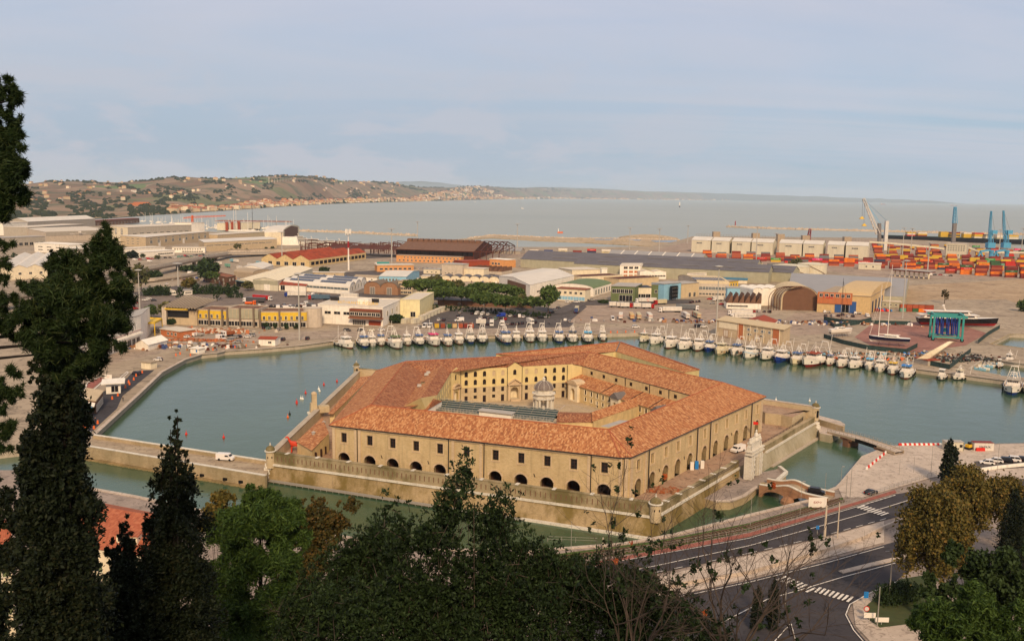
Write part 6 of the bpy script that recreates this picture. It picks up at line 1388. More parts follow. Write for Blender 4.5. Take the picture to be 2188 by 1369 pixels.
for u in(.37,.9):m=MB();c=k['P'](k['L']*u,-.12,0);m.box((c[0],c[1],2+k['H']/2),(k['L']*.085,.22,k['H']-.2),k['rz']);m.build('brick_panel','orange_deep',k['t'],k['O'])
for u in(.34,.42,.52,.62,.72,.83,.95):m=MB();c=k['P'](k['L']*u,-.2,0);m.box((c[0],c[1],2+k['H']/2),(.35,.3,k['H']),k['rz']);m.build('pilaster','cream_wall',k['t'],k['O'])
block('red_roof_building','low building with broad terracotta roof behind the fish cooperative',(1588,700),(1648,704),690,('R',1660,694),'white_wall','cross','red_roof',rise=3)
for i,(x,y,r_,h_,lab)in enumerate(((1735,583,15,9.5,'cream storage tank with rusty rim, right of the pair'),(1690,584,19,8,'wide cream storage tank left of the pair with curved stair'))):
 p=G(x,y,2);t=thing('storage_tank',lab+' behind the warehouses','tank',p);m=MB();m.lathe((0,0,0),[(r_,0),(r_,h_)],28);m.build('shell','silo_white',t);m=MB();m.lathe((0,0,h_),[(r_+.4,0),(r_+.4,.4),(r_*.5,1.6),(.2,2.0)],28);m.build('roof','silo_white',t)
 m=MB()
 for j in range(10):a0=-2.2+j*.13;m.beam((r_*1.02*cos(a0),r_*1.02*sin(a0),h_-j*h_/10),(r_*1.02*cos(a0+.13),r_*1.02*sin(a0+.13),h_-(j+1)*h_/10),.8,.3)
 m.build('stair','rust_roof_brown',t)
SX=[(1477,1517),(1520,1557),(1563,1602),(1605,1650),(1664,1712),(1715,1757),(1767,1802),(1806,1853)]
for i,(x0,x1)in enumerate(SX):
 y=538+(x0-1477)*.040;top=512.5+(x0-1477)*.035
 block('grain_silo','white gabled grain silo, %s from the left in the row of eight'%ordn(i),(x0,y),(x1,y+(x1-x0)*.04),top,34,'silo_panel','gable','metal_roof_white',rise=4.5,cat='silo',group='row of white grain silos',wins=[('F',4,.28,.55,.72,2.2,1.8)])
for i,(x,yt)in enumerate(((1529,495),(1613,498),(1666,500),(1719,503),(1808,506))):
 p=G(x,528+(x-1477)*.03,2);h_=ZA(x,yt,p[1])-2;m=MB();m.box((p[0],p[1],2+h_/2),(11,9,h_));solo(m,'elevator_tower','concrete','grey elevator tower rising between the silos, %s from the left'%ordn(i),'tower','elevator towers between the silos',origin=V3(p))
m=MB();a,b=G(1488,527,2),G(1856,538,2);ha=ZA(1488,500,a[1]);hb=ZA(1856,513,b[1])
for i in range(60):
 c0=a+(b-a)*i/60;m.beam((c0[0],c0[1]+6,ha-7),(c0[0],c0[1]+6,ha),.35)
for dz in(0,-2.5,-6):m.beam((a[0],a[1]+6,ha+dz),(b[0],b[1]+6,hb+dz),.4)
solo(m,'conveyor_gantry','grey_metal','long open steel conveyor gantry running along the tops of the silos','gantry')
k=block('loading_tower','white loading tower with small square windows between the container stacks',(2020,550),(2063,552),520,20,'silo_white','flat','pale_roof',cat='tower',wins=[('F',7,.05,.95,z_,1.6,1.8)for z_ in(.15,.5,.65,.8)])
def conveyor(name,label,pts,w=3.2):
 t=thing(name,label,'conveyor',V3(pts[0]));
 for p,q in zip(pts[:-1],pts[1:]):m=MB();m.beam(V3(p),V3(q),w,w*.8);m.build('gallery','silo_white',t,V3(pts[0]))
 for p in pts:m=MB();m.beam((p[0],p[1],2),V3(p),1.0);m.build('trestle','grey_metal',t,V3(pts[0]))
Yc=G(2040,550,2)[1]
conveyor('conveyor','long pale enclosed conveyor from the last silo to the loading tower',[AT(1857,517,Yc+10),AT(1900,519.5,Yc+8),AT(1980,527,Yc+4),AT(2022,532,Yc+2)])
conveyor('conveyor','pale enclosed conveyor descending from the loading tower towards the blue cranes',[AT(2063,527,Yc),AT(2090,537,Yc+6),AT(2140,539,Yc+6),AT(2200,540,Yc+6)])
block('container_office','long cream prefabricated building before the orange containers',(1834,575),(1882,577),563,12,'silo_panel','gable','pale_roof',rise=1.4,wins=[('F',2,.2,.8,.4,1.8,1.8)])
k=block('gate_canopy','pair of flat dark red gate canopies on thin columns at the container yard',(1906,577),(1985,583),566,14,'box_maroon','flat','lead_light',h=.9,zb=8.5,cat='canopy')
for i in range(8):m=MB();c=k['P'](k['L']*(.04+.13*i),4,0);m.box((c[0],c[1],5.2),(1.2,1.2,6.4));m.build('column','cream_wall',k['t'],k['O'])

for nm,lb,a,b,tp_,dp,w_,rf,rm in(('low_building','low white customs sheds right of the big pine',(252,648),(292,644),634,9,'white_wall','flat','lead_light'),('low_building','small pale blue roofed office left of the floodlight',(262,628),(284,626),616,9,'white_wall','flat','light_blue_paint'),('shed','small white tent roofed stall before the bus station hedge',(357,631),(377,630),622,8,'white_wall','cross','tan_wall'),('shed','tiny white shed with blue doors by the clipped tree',(394,630),(411,629),621,6,'white_wall','flat','lead_light'),
 ('low_building','low cream store behind the concrete blocks',(900,600),(942,601),590,10,'cream_wall','flat','pale_roof'),('low_building','brown brick canteen hidden behind the umbrella pines',(935,652),(1135,659),641,10,'brown_wall','flat','dark_roof'),('low_building','long white depot before the big white hangar',(1085,650),(1120,652),641,8,'white_wall','gable','pale_roof'),('low_building','row of low tan stores beside the radio mast',(650,590),(735,591),582,9,'tan_wall','flat','pale_roof'),
 ('low_building','low white store left of the pale orange building',(757,600),(806,602),591,9,'white_wall','gable','concrete'),('low_building','beige flat roofed stores behind the solar roofed workshop',(1585,640),(1640,641),622,14,'beige_wall','flat','pale_roof'),('low_building','low white offices below the great grey shed',(1880,655),(1925,657),644,9,'sage_wall','flat','pale_roof'),('low_building','low pale stores left of the orange site hut',(330,708),(345,712),700,6,'concrete_light','flat','lead_light'),
 ('silo','pair of small white dairy silos before the warehouse',(1285,596),(1297,596),574,5,'white_wall','flat','white_wall'),('low_building','long cream store behind the sky blue building',(905,585),(940,586),575,10,'cream_wall','flat','lead_light')):block(nm,lb,a,b,tp_,dp,w_,rf,rm,wins=[('F',3,.1,.9,.3,1.6,1.2)])
# ---------------------------------------------------------------- the seafront road and its junction
RD=2.02
sheet('seafront_road',[(900,1290),(1150,1232),(1328,1194),(1600,1147),(1841,1077),(1913,1055),(2010,1040),(2230,1010),(2230,1060),(2010,1082),(1893,1109),(1748,1149),(1600,1183),(1400,1225),(1100,1290),(900,1340)],RD,'asphalt')
sheet('service_road',[(1000,1400),(1250,1320),(1440,1272),(1600,1239),(1760,1199),(1889,1163),(1990,1135),(2020,1160),(1917,1238),(1860,1262),(1822,1286),(1810,1310),(1826,1340),(1860,1380),(1850,1500),(1000,1500)],RD,'asphalt')
sheet('cycle_path',[(1180,1216),(1300,1194),(1600,1138),(1845,1067),(1912,1046),(1916,1052),(1845,1073),(1600,1146),(1300,1203),(1180,1226)],RD,'cycle_red')
sheet('tram_bed',[(1150,1188),(1395,1156),(1600,1117),(1740,1077),(1800,1062),(1806,1072),(1740,1092),(1600,1134),(1395,1176),(1150,1206)],RD,'weed')
sheet('footway',[(1250,1318),(1600,1234),(1889,1158),(1889,1112),(1748,1152),(1600,1186),(1250,1268)],RD,'pavement')
sheet('verge',[(1836,1283),(1925,1236),(1990,1225),(1975,1290),(1945,1345),(1880,1350),(1838,1310)],RD,'grass')
sheet('footway',[(1822,1287),(1862,1264),(1886,1256),(1870,1276),(1848,1296),(1852,1320),(1880,1340),(1960,1330),(1990,1380),(1870,1380),(1828,1336)],RD+.02,'pavement')
sheet('quay_apron',[(1790,1040),(1800,1030),(1846,977),(1905,952),(2010,950),(2240,947),(2240,975),(2100,1000),(1990,1020),(1900,1046),(1845,1062),(1800,1062)],RD,'pavement')
sheet('parking_strip',[(2080,985),(2240,975),(2240,1000),(2095,1006)],RD+.02,'asphalt_old')
sheet('curved_road',[(2090,1004),(2240,996),(2240,1020),(2100,1026)],RD+.02,'pavement')
RM=2.36
ribbon('road_marking',[(1120,1262),(1400,1208),(1600,1165),(1745,1125),(1893,1083),(1960,1062)],.22,RM,'marking_white');ribbon('road_marking',[(1150,1236),(1328,1197),(1600,1149),(1841,1079),(1913,1057)],.18,RM,'marking_white')
ribbon('road_marking',[(1400,1222),(1600,1181),(1748,1147),(1893,1107)],.18,RM,'marking_white',dash=(2.5,2.0));ribbon('road_marking',[(1841,1079),(1913,1057)],.3,RM+.01,'marking_white',dash=(1,1))
ribbon('road_marking',[(1440,1276),(1600,1243),(1760,1203),(1889,1167)],.2,RM,'marking_white');ribbon('road_marking',[(1640,1279),(1700,1262),(1800,1232),(1920,1200)],.2,RM,'marking_white');ribbon('road_marking',[(1540,1330),(1640,1279),(1660,1288)],.2,RM,'marking_white')
ribbon('road_marking',[(1917,1241),(1858,1266),(1816,1290),(1807,1312),(1824,1345),(1856,1382)],.2,RM,'marking_white');ribbon('road_marking',[(1655,1369),(1690,1330),(1700,1369)],.2,RM,'marking_white')
def zebra(a,b,n,w,l):
 A,B=G(a[0],a[1],2),G(b[0],b[1],2);d=(B-A)[:2];L=float(NL_(d));d=d/L;nn=NA((-d[1],d[0]))*l/2
 for i in range(n):
  m=MB();p=A[:2]+d*L*(i/(n-1));q=p+d*w;m.face(((p[0]-nn[0],p[1]-nn[1],RM+.01),(q[0]-nn[0],q[1]-nn[1],RM+.01),(q[0]+nn[0],q[1]+nn[1],RM+.01),(p[0]+nn[0],p[1]+nn[1],RM+.01)));struct(m,'crossing_stripe','marking_white')
zebra((1668,1237),(1730,1262),8,.5,3.2);zebra((1745,1262),(1813,1282),8,.5,3.0);zebra((1838,1084),(1888,1100),8,.5,3.4)
def wall_line(name,label,px,z,h,w,mt,cat='wall',zb=2.0):
 m=MB();P=[G(x,y,z)for x,y in px]
 for p,q in zip(P[:-1],P[1:]):
  m.beam((p[0],p[1],zb+h/2),(q[0],q[1],zb+h/2),w,h)
 return solo(m,name,mt,label,cat,origin=V3(P[0]))
wall_line('low_wall','long low white wall separating the upper footway from the service road',[(1150,1300),(1330,1268),(1600,1222),(1740,1182),(1840,1150),(1889,1126),(1930,1110)],2.4,.9,.5,'pavement')
wall_line('traffic_island','narrow raised kerb island dividing the service road lanes',[(1797,1222),(1860,1206),(1920,1192),(1990,1172)],2.2,.3,1.4,'pavement','kerb')
wall_line('low_wall','curved white balustrade along the upper road at far right',[(2096,1003),(2130,998),(2188,992),(2240,988)],2.6,1.1,.4,'white_wall')
t=thing('railway_track','single railway track with short timber sleepers along the water edge','railway',G(1395,1168,2.2));O=V3(G(1395,1168,2.2))
TP=[G(x,y,2.2)for x,y in((1150,1199),(1395,1168),(1600,1127),(1740,1086),(1800,1067))]
for off_ in(-.75,.75):
 m=MB()
 for p,q in zip(TP[:-1],TP[1:]):d=(q-p)/NL_(q-p);n=NA((-d[1],d[0],0))*off_;m.beam(V3(p+n+NA((0,0,.28))),V3(q+n+NA((0,0,.28))),.12,.16)
 m.build('rail','rail_steel',t,O)
mb=MB();mb.box((0,0,0),(.45,2.7,.16));so=mb.build('sleeper','sleeper');SLM=so.data;bpy.data.objects.remove(so)
for p,q in zip(TP[:-1],TP[1:]):
 L=float(NL_(q-p));rz=atan2(q[1]-p[1],q[0]-p[0])
 for i in range(int(L/1.0)):c=p+(q-p)*(i*1.0/L);inst('sleeper',SLM,(c[0]-O[0],c[1]-O[1],.05+2.15-O[2]+.1),rz,t)
def fence_px(name,label,px,z,h,step,mt='grey_metal',rails=(.5,1.0),r=.04,group=None,panel=None):
 P=[G(x,y,z)for x,y in px];t=thing(name,label,'fence',V3(P[0]),0,group);O=V3(P[0]);m=MB()
 pm=MB();pm.tube((0,0,0),(0,0,h),r*1.4,5);po=pm.build('post',mt);pme=po.data;bpy.data.objects.remove(po)
 for p,q in zip(P[:-1],P[1:]):
  for k in rails:m.tube((p[0],p[1],z+h*k),(q[0],q[1],z+h*k),r,4)
  L=float(NL_(q-p));n=max(1,int(L/step))
  for i in range(n):c=p+(q-p)*i/n;inst('post',pme,(c[0]-O[0],c[1]-O[1],0),0,t)
 m.build('rail',mt,t,O)
 if panel:
  m=MB()
  for p,q in zip(P[:-1],P[1:]):m.beam((p[0],p[1],z+h*.5),(q[0],q[1],z+h*.5),.06,h*.95)
  m.build('screen',panel,t,O)
fence_px('railing','grey metal railing between the railway track and the red cycle path',[(1200,1206),(1400,1172),(1600,1138),(1740,1100),(1800,1078),(1842,1066)],2.05,1.1,2.0)
fence_px('railing','grey metal railing along the right quay apron behind the road',[(1850,1064),(1880,1052),(1930,1036),(1990,1018),(2010,1010)],2.05,1.2,2.0)
fence_px('railing','pipe railing at the near water stairs by the white post',[(1170,1156),(1230,1158),(1276,1160)],2.0,1.2,2.5)
for i in range(13):
 c=G(1852+i*4.0,1003-i*3.35,2);m=MB();m.box((0,0,.45),(1.1,.45,.9),0,.75);o=m.build('road_barrier','red_plastic' if i%2 else 'white_plastic');o.location=V3(c);o.rotation_euler=(0,0,.9);tag(o,'%s water barrier, %s from the near end of the diagonal line'%('red' if i%2 else 'white',ordn(i)),'barrier','diagonal line of barriers')
for i in range(18):
 c=G(1923+i*5.0,951.5,2);m=MB();m.box((0,0,.4),(1.2,.45,.8),0,.75);o=m.build('road_barrier','white_plastic' if i%2 else 'red_plastic');o.location=V3(c);tag(o,'%s water filled barrier, %s from the left along the quay edge'%('white' if i%2 else 'red',ordn(i)),'barrier','barriers along the right quay edge')
c=G(2035,961,2);t=thing('site_cabin','cream and green site cabin standing by the water on the right quay','cabin',c,-.03);m=MB();m.box((0,0,1.4),(5.6,2.6,2.8));m.build('body','silo_panel',t)
m=MB();m.box((0,0,2.9),(5.8,2.8,.2));m.build('roof','lead_light',t);m=MB();m.box((2.0,-1.33,1.7),(.9,.08,.9));m.build('window','glass_dark',t)
for x in(-2.75,2.75):m=MB();m.box((x,-1.3,1.4),(.16,.12,2.8));m.build('corner_post','green_wall',t)
c=G(2098,961,2);t=thing('shipping_container','weathered white container with white writing on the right quay behind red barriers','container',c,-.03);m=MB();m.box((0,0,1.3),(6.1,2.4,2.6));m.build('body','box_white',t);m=MB();m.box((0,0,2.64),(6.2,2.5,.08));m.build('roof','box_red',t);letter('MAERSK',1.0,'box_navy',t,(.3,-1.24,1.3),0)
for i in range(2):c=G(2090+i*9,964,2);m=MB();m.box((0,0,.6),(1.6,.5,1.2),0,.8);o=m.build('road_barrier','red_plastic');o.location=V3(c);tag(o,'red plastic barrier before the white container, %s'%('left one' if not i else 'right one'),'barrier')
t=thing('excavator','small yellow digger parked between the cabin and the white container','digger',G(2070,960,2),.5);m=MB();m.box((0,0,.5),(2.4,1.6,.7));m.build('tracks','tyre',t);m=MB();m.box((-.2,0,1.3),(1.6,1.4,.9));m.build('body','yellow_paint',t);m=MB();m.box((.1,0,2.1),(.9,.9,.9),0,.8);m.build('cab','glass_dark',t)
m=MB();m.beam((.6,0,1.4),(1.7,0,2.6),.2);m.beam((1.7,0,2.6),(2.3,0,1.2),.18);m.build('arm','yellow_paint',t)
# ---------------------------------------------------------------- vehicles
def cyl_y(m,x,y,z,r,w,n=12):
 m.tube((x,y-w/2,z),(x,y+w/2,z),r,n)
def car_mesh(kind):
 L,Wd,H,hood,wind,rear,belt={'hatch':(4.1,1.75,1.48,.9,.75,.25,.88),'suv':(4.6,1.85,1.7,1.0,.6,.2,1.0),'sedan':(4.6,1.8,1.42,1.0,.8,.9,.86),'sport':(4.5,1.9,1.25,1.3,.9,.9,.8)}[kind]
 m=MB();m.mat(0);h0=.28;w=Wd/2
 def sec(x,z,k=1.0):return[(x,-w*k,h0),(x,-w*k,z*.75),(x,-w*k*.93,z),(x,w*k*.93,z),(x,w*k,z*.75),(x,w*k,h0)]
 xs=[(-L/2,belt*.8,.9),(-L/2+.15,belt,.98),(-L/2+rear+.5,belt,1),(L/2-hood-wind,belt,1),(L/2-hood,belt*.98,1),(L/2-.35,belt*.86,.97),(L/2,belt*.6,.86)]
 S=[sec(*x)for x in xs]
 for a,b in zip(S[:-1],S[1:]):m.strip(a,b)
 m.face(S[0]);m.face(S[-1][::-1])
 x0,x1,x2,x3=-L/2+.12,-L/2+.12+rear+.35,L/2-hood-wind,L/2-hood;wt=w*.78;wb=w*.93;b_=belt-.01
 lo=[(x0,-wb,b_),(x3,-wb,b_),(x3,wb,b_),(x0,wb,b_)];hi=[(x1,-wt,H-.06),(x2,-wt,H-.06),(x2,wt,H-.06),(x1,wt,H-.06)]
 m.mat(1)
 for i in range(4):m.face((lo[i],lo[(i+1)%4],hi[(i+1)%4],hi[i]))
 m.mat(0);m.box(((x1+x2)/2,0,H-.03),(x2-x1+.1,wt*2+.06,.07))
 for s in(-1,1):
  for xa,xb in(((x1+x2)/2-.05,(x1+x2)/2+.05),):m.beam(((x1+x2)/2,s*wb,b_),((x1+x2)/2,s*wt,H-.05),.1,.05)
  m.beam((x3,s*wb,b_),(x2,s*wt,H-.05),.08,.06);m.beam((x0,s*wb,b_),(x1,s*wt,H-.05),.12,.06)
 m.mat(2)
 for x in(-L*.31,L*.32):
  for y in(-w+.08,w-.08):cyl_y(m,x,y,.32,.32,.22)
 m.mat(3)
 for y in(-w*.7,w*.7):m.box((L/2-.06,y,belt*.66),(.1,.34,.14))
 m.mat(4)
 for y in(-w*.75,w*.75):m.box((-L/2-.01,y,belt*.78),(.06,.3,.16))
 o=m.build('car',['car_white','glass_dark','tyre','white_plastic','red_plastic']);me=o.data;bpy.data.objects.remove(o);return me
def van_mesh(L=5.2,H=2.0,Wd=1.95):
 m=MB();m.mat(0);w=Wd/2;prof=[(-L/2,.3),(L/2,.3),(L/2,.9),(L/2-.85,1.2),(L/2-1.55,H),(-L/2+.1,H),(-L/2,H-.2)]
 a=[(x,-w*(1 if z<1.3 else .93),z)for x,z in prof];b=[(x,w*(1 if z<1.3 else .93),z)for x,z in prof];m.face(a);m.face(b[::-1]);m.strip(a+[a[0]],b+[b[0]])
 m.mat(1);m.face(((L/2-.84,-w*.88,1.24),(L/2-.84,w*.88,1.24),(L/2-1.5,w*.82,H-.08),(L/2-1.5,-w*.82,H-.08)))
 for s in(-1,1):m.face(((L/2-2.4,s*(w+.01),1.22),(L/2-1.1,s*(w+.01),1.22),(L/2-1.6,s*(w*.94+.01),H-.25),(L/2-2.4,s*(w*.94+.01),H-.25)))
 m.mat(2)
 for x in(-L*.3,L*.32):
  for y in(-w+.08,w-.08):cyl_y(m,x,y,.34,.34,.24)
 m.mat(3);[m.box((L/2-.03,y,.8),(.08,.32,.2))for y in(-w*.75,w*.75)]
 m.mat(4);[m.box((-L/2,y,1.1),(.06,.14,.5))for y in(-w*.9,w*.9)]
 o=m.build('van',['car_white','glass_dark','tyre','white_plastic','red_plastic']);me=o.data;bpy.data.objects.remove(o);return me
def pickup_mesh():
 m=MB();m.mat(0);m.box((1.6,0,1.0),(1.7,1.9,1.5),0,.9);m.box((-1,0,.85),(3.6,2.0,.15));m.mat(5);m.box((-1,0,1.15),(3.5,2.0,.5));m.mat(1);m.box((2.2,0,1.4),(.5,1.7,.6));m.mat(2)
 for x in(-1.8,1.5):
  for y in(-.85,.85):cyl_y(m,x,y,.36,.36,.24)
 o=m.build('truck',['car_white','glass_dark','tyre','white_plastic','red_plastic','grey_metal']);me=o.data;bpy.data.objects.remove(o);return me
VM={k:car_mesh(k)for k in('hatch','suv','sedan','sport')};VM['van']=van_mesh();VM['bigvan']=van_mesh(5.9,2.5,2.05);VM['pickup']=pickup_mesh()
CN={'w':('white','car_white'),'s':('silver','car_silver'),'b':('black','car_black'),'g':('grey','car_grey'),'r':('red','car_red'),'n':('navy','car_blue'),'B':('bright blue','car_blue_bright'),'t':('pale green','car_teal'),'d':('dark','car_dark'),'c':('cream','hull_cream'),'o':('orange','truck_orange')}
KN={'hatch':('parked_car','hatchback','car'),'suv':('parked_car','estate car','car'),'sedan':('parked_car','saloon','car'),'sport':('parked_car','coupe','car'),'van':('parked_van','van','van'),'bigvan':('parked_van','high van','van'),'pickup':('parked_truck','pickup truck','truck')}
def lot(where,hd,items,z=2.0):
 for i,it in enumerate(sorted(items)):
  x,y,c,k=it[:4];h_=it[4]if len(it)>4 else hd;nm,kn,cat=KN[k];cn,cm=CN[c]
  lab='%s %s, %s from the left %s'%(cn,kn,ordn(i),where)if len(items)>1 else '%s %s %s'%(cn,kn,where)
  o=inst(nm,VM[k],G(x,y,z+.1),radians(h_),None,None,{0:cm});tag(o,lab,cat,'vehicles '+where if len(items)>1 else None)
lot('along the hedge',75,[(984,669,'s','hatch'),(1009,671,'b','hatch'),(1019,671.5,'w','van',255),(1031,672.5,'w','van',255),(1043,673,'w','hatch'),(1070,676,'B','bigvan',200),(1081,675,'s','hatch'),(1091,676,'w','sedan'),(1101,676.5,'d','hatch'),(1110,677.5,'w','van',90),(1119,678,'w','hatch'),(1156,680,'b','suv',10),(1167,679,'s','sedan',160)])
lot('in the middle car park row',80,[(979,678,'b','suv'),(988,679,'g','hatch'),(1027,681,'w','suv'),(1036,681.5,'b','suv'),(1047,681.5,'g','hatch'),(1059,682.5,'t','suv'),(1070,682,'d','hatch'),(1080,683,'r','hatch')])
lot('in the front car park row',78,[(938,685,'w','hatch'),(948.5,685,'d','hatch'),(981,686,'w','bigvan',200),(1042,694,'d','hatch'),(1086,693.5,'s','hatch'),(1095,693.5,'b','hatch'),(1106,693.5,'b','suv'),(1116,692,'d','hatch'),(1144,690,'b','suv')])
lot('left of the coloured containers',70,[(897,700,'s','hatch'),(908,699.5,'w','bigvan',260),(919,699.5,'w','bigvan',260)])
lot('along the restaurant kerb',2,[(742,707,'g','suv'),(771,707,'g','hatch'),(793,707,'c','hatch'),(815,706,'w','hatch')])
lot('right of the pines',50,[(1179,669,'b','suv'),(1186,663,'s','hatch'),(1193,659,'g','hatch')])
lot('before the blue based building',5,[(1213,646,'w','hatch'),(1232,646,'w','suv'),(1256,643,'g','hatch'),(1265,642,'s','hatch')])
lot('on the bus station asphalt',20,[(288,648,'r','hatch'),(310,642,'w','hatch'),(318,639,'w','hatch'),(329,643,'d','hatch'),(269,659,'b','hatch'),(281,659,'b','hatch'),(289,660,'r','hatch')])
lot('on the building site apron',175,[(389,718,'w','van'),(398,721,'w','hatch'),(407,718,'w','van'),(425,717,'w','pickup'),(472,725,'w','bigvan',330),(491,728,'s','suv'),(508,732,'s','hatch',200),(502,722,'s','hatch'),(509,721,'b','hatch'),(529,721,'w','hatch'),(537,718,'s','suv')])
lot('beside the terminal bushes',70,[(566,702,'b','hatch'),(574,703,'t','hatch'),(597,705,'s','hatch')])
lot('right of the white quay hut',90,[(605,727,'d','suv'),(657,725,'d','suv')])
lot('on the ramps under the viaduct',10,[(320,559,'w','van'),(356,608,'w','hatch',130),(408,585,'w','bigvan')])
lot('on the boatyard forecourt',85,[(764,0,'g','hatch')][:0]+[(1764,676,'g','hatch'),(1779,677,'s','van'),(1791,676,'b','hatch'),(1800,674,'g','suv'),(1812,677,'w','hatch'),(1822,677,'b','hatch'),(1853,676,'w','van',262)])
lot('in front of the blue boatyard doors',175,[(1767,668,'w','pickup'),(1832,671,'w','pickup')])
lot('behind the blue glass tower',80,[(1475,647,'b','hatch'),(1481,646,'b','hatch'),(1488,646,'g','hatch'),(1494,645,'b','hatch')])
lot('on the central side street',170,[(1516,640,'r','sedan'),(1522,649,'s','hatch'),(1541,651,'r','hatch')])
lot('on the quay below the lorries',8,[(1358,700,'w','suv'),(1493,699,'d','van'),(1503,699,'w','suv')])
lot('driving along the striped kerb of the truck yard',92,[(1217,688,'s','hatch')]);lot('facing the boats left of the white trailers',270,[(1309,684,'w','bigvan')])
lot('beside the container yard fence',170,[(1985,588,'w','bigvan'),(1997,588,'b','hatch'),(2009,588,'r','hatch'),(2020,589,'w','hatch'),(2031,590,'b','hatch')])
lot('parked at the right edge',160,[(2109,991,'w','hatch'),(2127,987,'w','hatch'),(2146,987,'b','suv'),(2163,985,'w','suv'),(2180,984,'b','hatch')])
lot('with red tail lights on the seafront road',38,[(1861,1054,'b','sport')]);lot('parked on the left quay asphalt among orange barrels',160,[(292,800,'d','hatch')]);lot('stopped on the left quay beside two road workers',175,[(338,770,'w','hatch')])
lot('half hidden behind the cypress on the left quay',15,[(176,898,'d','suv')]);lot('with blue stripes at the quay end of the causeway',10,[(180,927,'w','hatch')])
lot('driving across the causeway',-8,[(482,982,'w','van')],2.9);lot('parked on the terrace by the gateway',220,[(1577,964,'w','van')],4.55);lot('with a yellow stripe crossing the brick bridge',-20,[(1744,1054,'b','suv')],2.6)
def lorry(label,rear,head,L=13.6,box='box_white',cab='car_white',H=2.7,word=None,wcol='red_plastic',ws=1.6,wcab=True,rearcol=None):
 """rear: ground point of the trailer tail; head: bearing towards which it points"""
 A=G(rear[0],rear[1],2);B=G(head[0],head[1],2);d=(B-A)[:2];d=d/NL_(d);rz=atan2(d[1],d[0]);t=thing('lorry',label,'lorry',A,rz)
 m=MB();m.box((L/2,0,1.15+H/2),(L,2.5,H));m.build('trailer_box',box,t)
 m=MB();m.box((L/2,0,.95),(L-.6,1.0,.3));m.build('chassis','iron',t)
 xs=[1.6,2.9,4.2]if L>10 else[1.8]
 for x in xs+([L+1.6,L-.8]if wcab else[]):
  for y in(-1.05,1.05):m=MB();cyl_y(m,x,y,.5,.5,.3,10);m.build('wheel','tyre',t)
 if wcab:
  m=MB();m.box((L+1.35,0,1.95),(2.1,2.4,2.7),0,.94);cb_=m.build('cab',cab,t);m=MB();m.box((L+2.38,0,2.2),(.1,2.1,.9));m.box((L+1.7,0,2.2),(.9,2.38,.75));m.build('windscreen','glass_dark',cb_)
 if rearcol:m=MB();m.box((-.05,0,1.15+H/2),(.1,2.45,H));m.build('tail_door',rearcol,t)
 m=MB();[m.box((-.08,y,.95),(.1,.4,.16))for y in(-.95,.95)];m.build('tail_light','red_plastic',t)
 if word:
  for s,r0 in((-1,0),(1,PI)):letter(word,ws,wcol,t,(L*.5,s*1.28,1.15+H*.5),r0)
  if L>10:letter(word,.8,wcol,t,(-.14,0,1.15+H*.55),-PI/2)
 return t
lorry('lorry with blue cab and plain white trailer before the brown roofed workshop',(654,634),(606,634),box='box_white',cab='truck_blue')
lorry('lorry with red cab and long blue grey trailer',(705,641),(655,640),box='box_steel',cab='car_red');lorry('plain white semi trailer standing behind the restaurant roof',(765,638),(722,636),box='box_white',wcab=False)
lorry('lorry with white cab and red curtain trailer, behind the dark one',(542,640),(584,643),box='car_red');lorry('lorry with white cab and dark grey trailer behind the orange truck',(567,647),(524,646),box='car_grey')
lorry('bright orange tipper truck on the terminal forecourt',(524,652),(550,652),L=5,box='truck_orange',cab='truck_orange',H=1.4);lorry('small green and white flatbed lorry near the scrap cars',(668,655),(640,652),L=5,box='box_grey',cab='car_white',H=1.2)
lorry('tipper truck loaded with rust coloured rubble on the building site',(500,717),(484,719),L=5,box='rubble',cab='car_white',H=1.6)
lorry('lorry with dark blue tail door driving up the truck yard',(1231,670),(1238,653),box='box_beige',rearcol='box_blue')
for i,(r_,h_,w_)in enumerate((((1326,684),(1328,668),'box_white'),((1351,684),(1341,668),'box_tan'),((1366,684),(1357,668),'box_beige'),((1390,684),(1375,668),'box_white'))):
 lorry('trailer with red tail lettering, %s from the left of four side by side'%ordn(i),r_,h_,L=12,box=w_,word='KONAY',ws=1.4,wcab=False)
lorry('white trailer with dark red swoosh and lettering, tail to the boats',(1470,683),(1446,667),word='KONG',wcol='box_maroon',ws=2.0);lorry('pale trailer with faint red lettering and red cab beside the swooshed one',(1494,682),(1468,667),box='box_beige',cab='car_red',word='KAYAT',ws=1.4)
lorry('white lorry with cab facing left beside the swooshed trailer',(1456,667),(1421,667));lorry('lorry with grey printed trailer and blue panel, cab facing right',(1444,661),(1490,663),box='box_grey')
lorry('white lorry with a big red letter C on its side at the loading hall',(1402,647),(1367,647),word='C',ws=3.4);lorry('lorry with dark red cab beside the glass tower',(1423,650),(1402,651),box='box_beige',cab='car_red',L=8)
for i,(a,b,cb)in enumerate(((1301,1316,None),(1317,1333,None),(1325,1352,'car_red'),(1353,1369,None),(1371,1399,'car_red'))):
 lorry('short white box lorry%s, %s from left by the green building'%(' with red cab' if cb else '',ordn(i)),(a,656+i*.8),(b,656+i*.8),L=5.5 if not cb else 6.5,cab=cb or 'car_white',wcab=bool(cb))
lorry('plain white lorry parked behind the one with a web address',(1607,674),(1544,673),L=14);lorry('white lorry with a web address in dark letters along its side',(1614,682),(1555,681),L=14,word='www.orhanlar.com',wcol='box_navy',ws=1.3)
lorry('white box truck on the side street by the tall lamp mast',(1545,643),(1529,643),L=6)
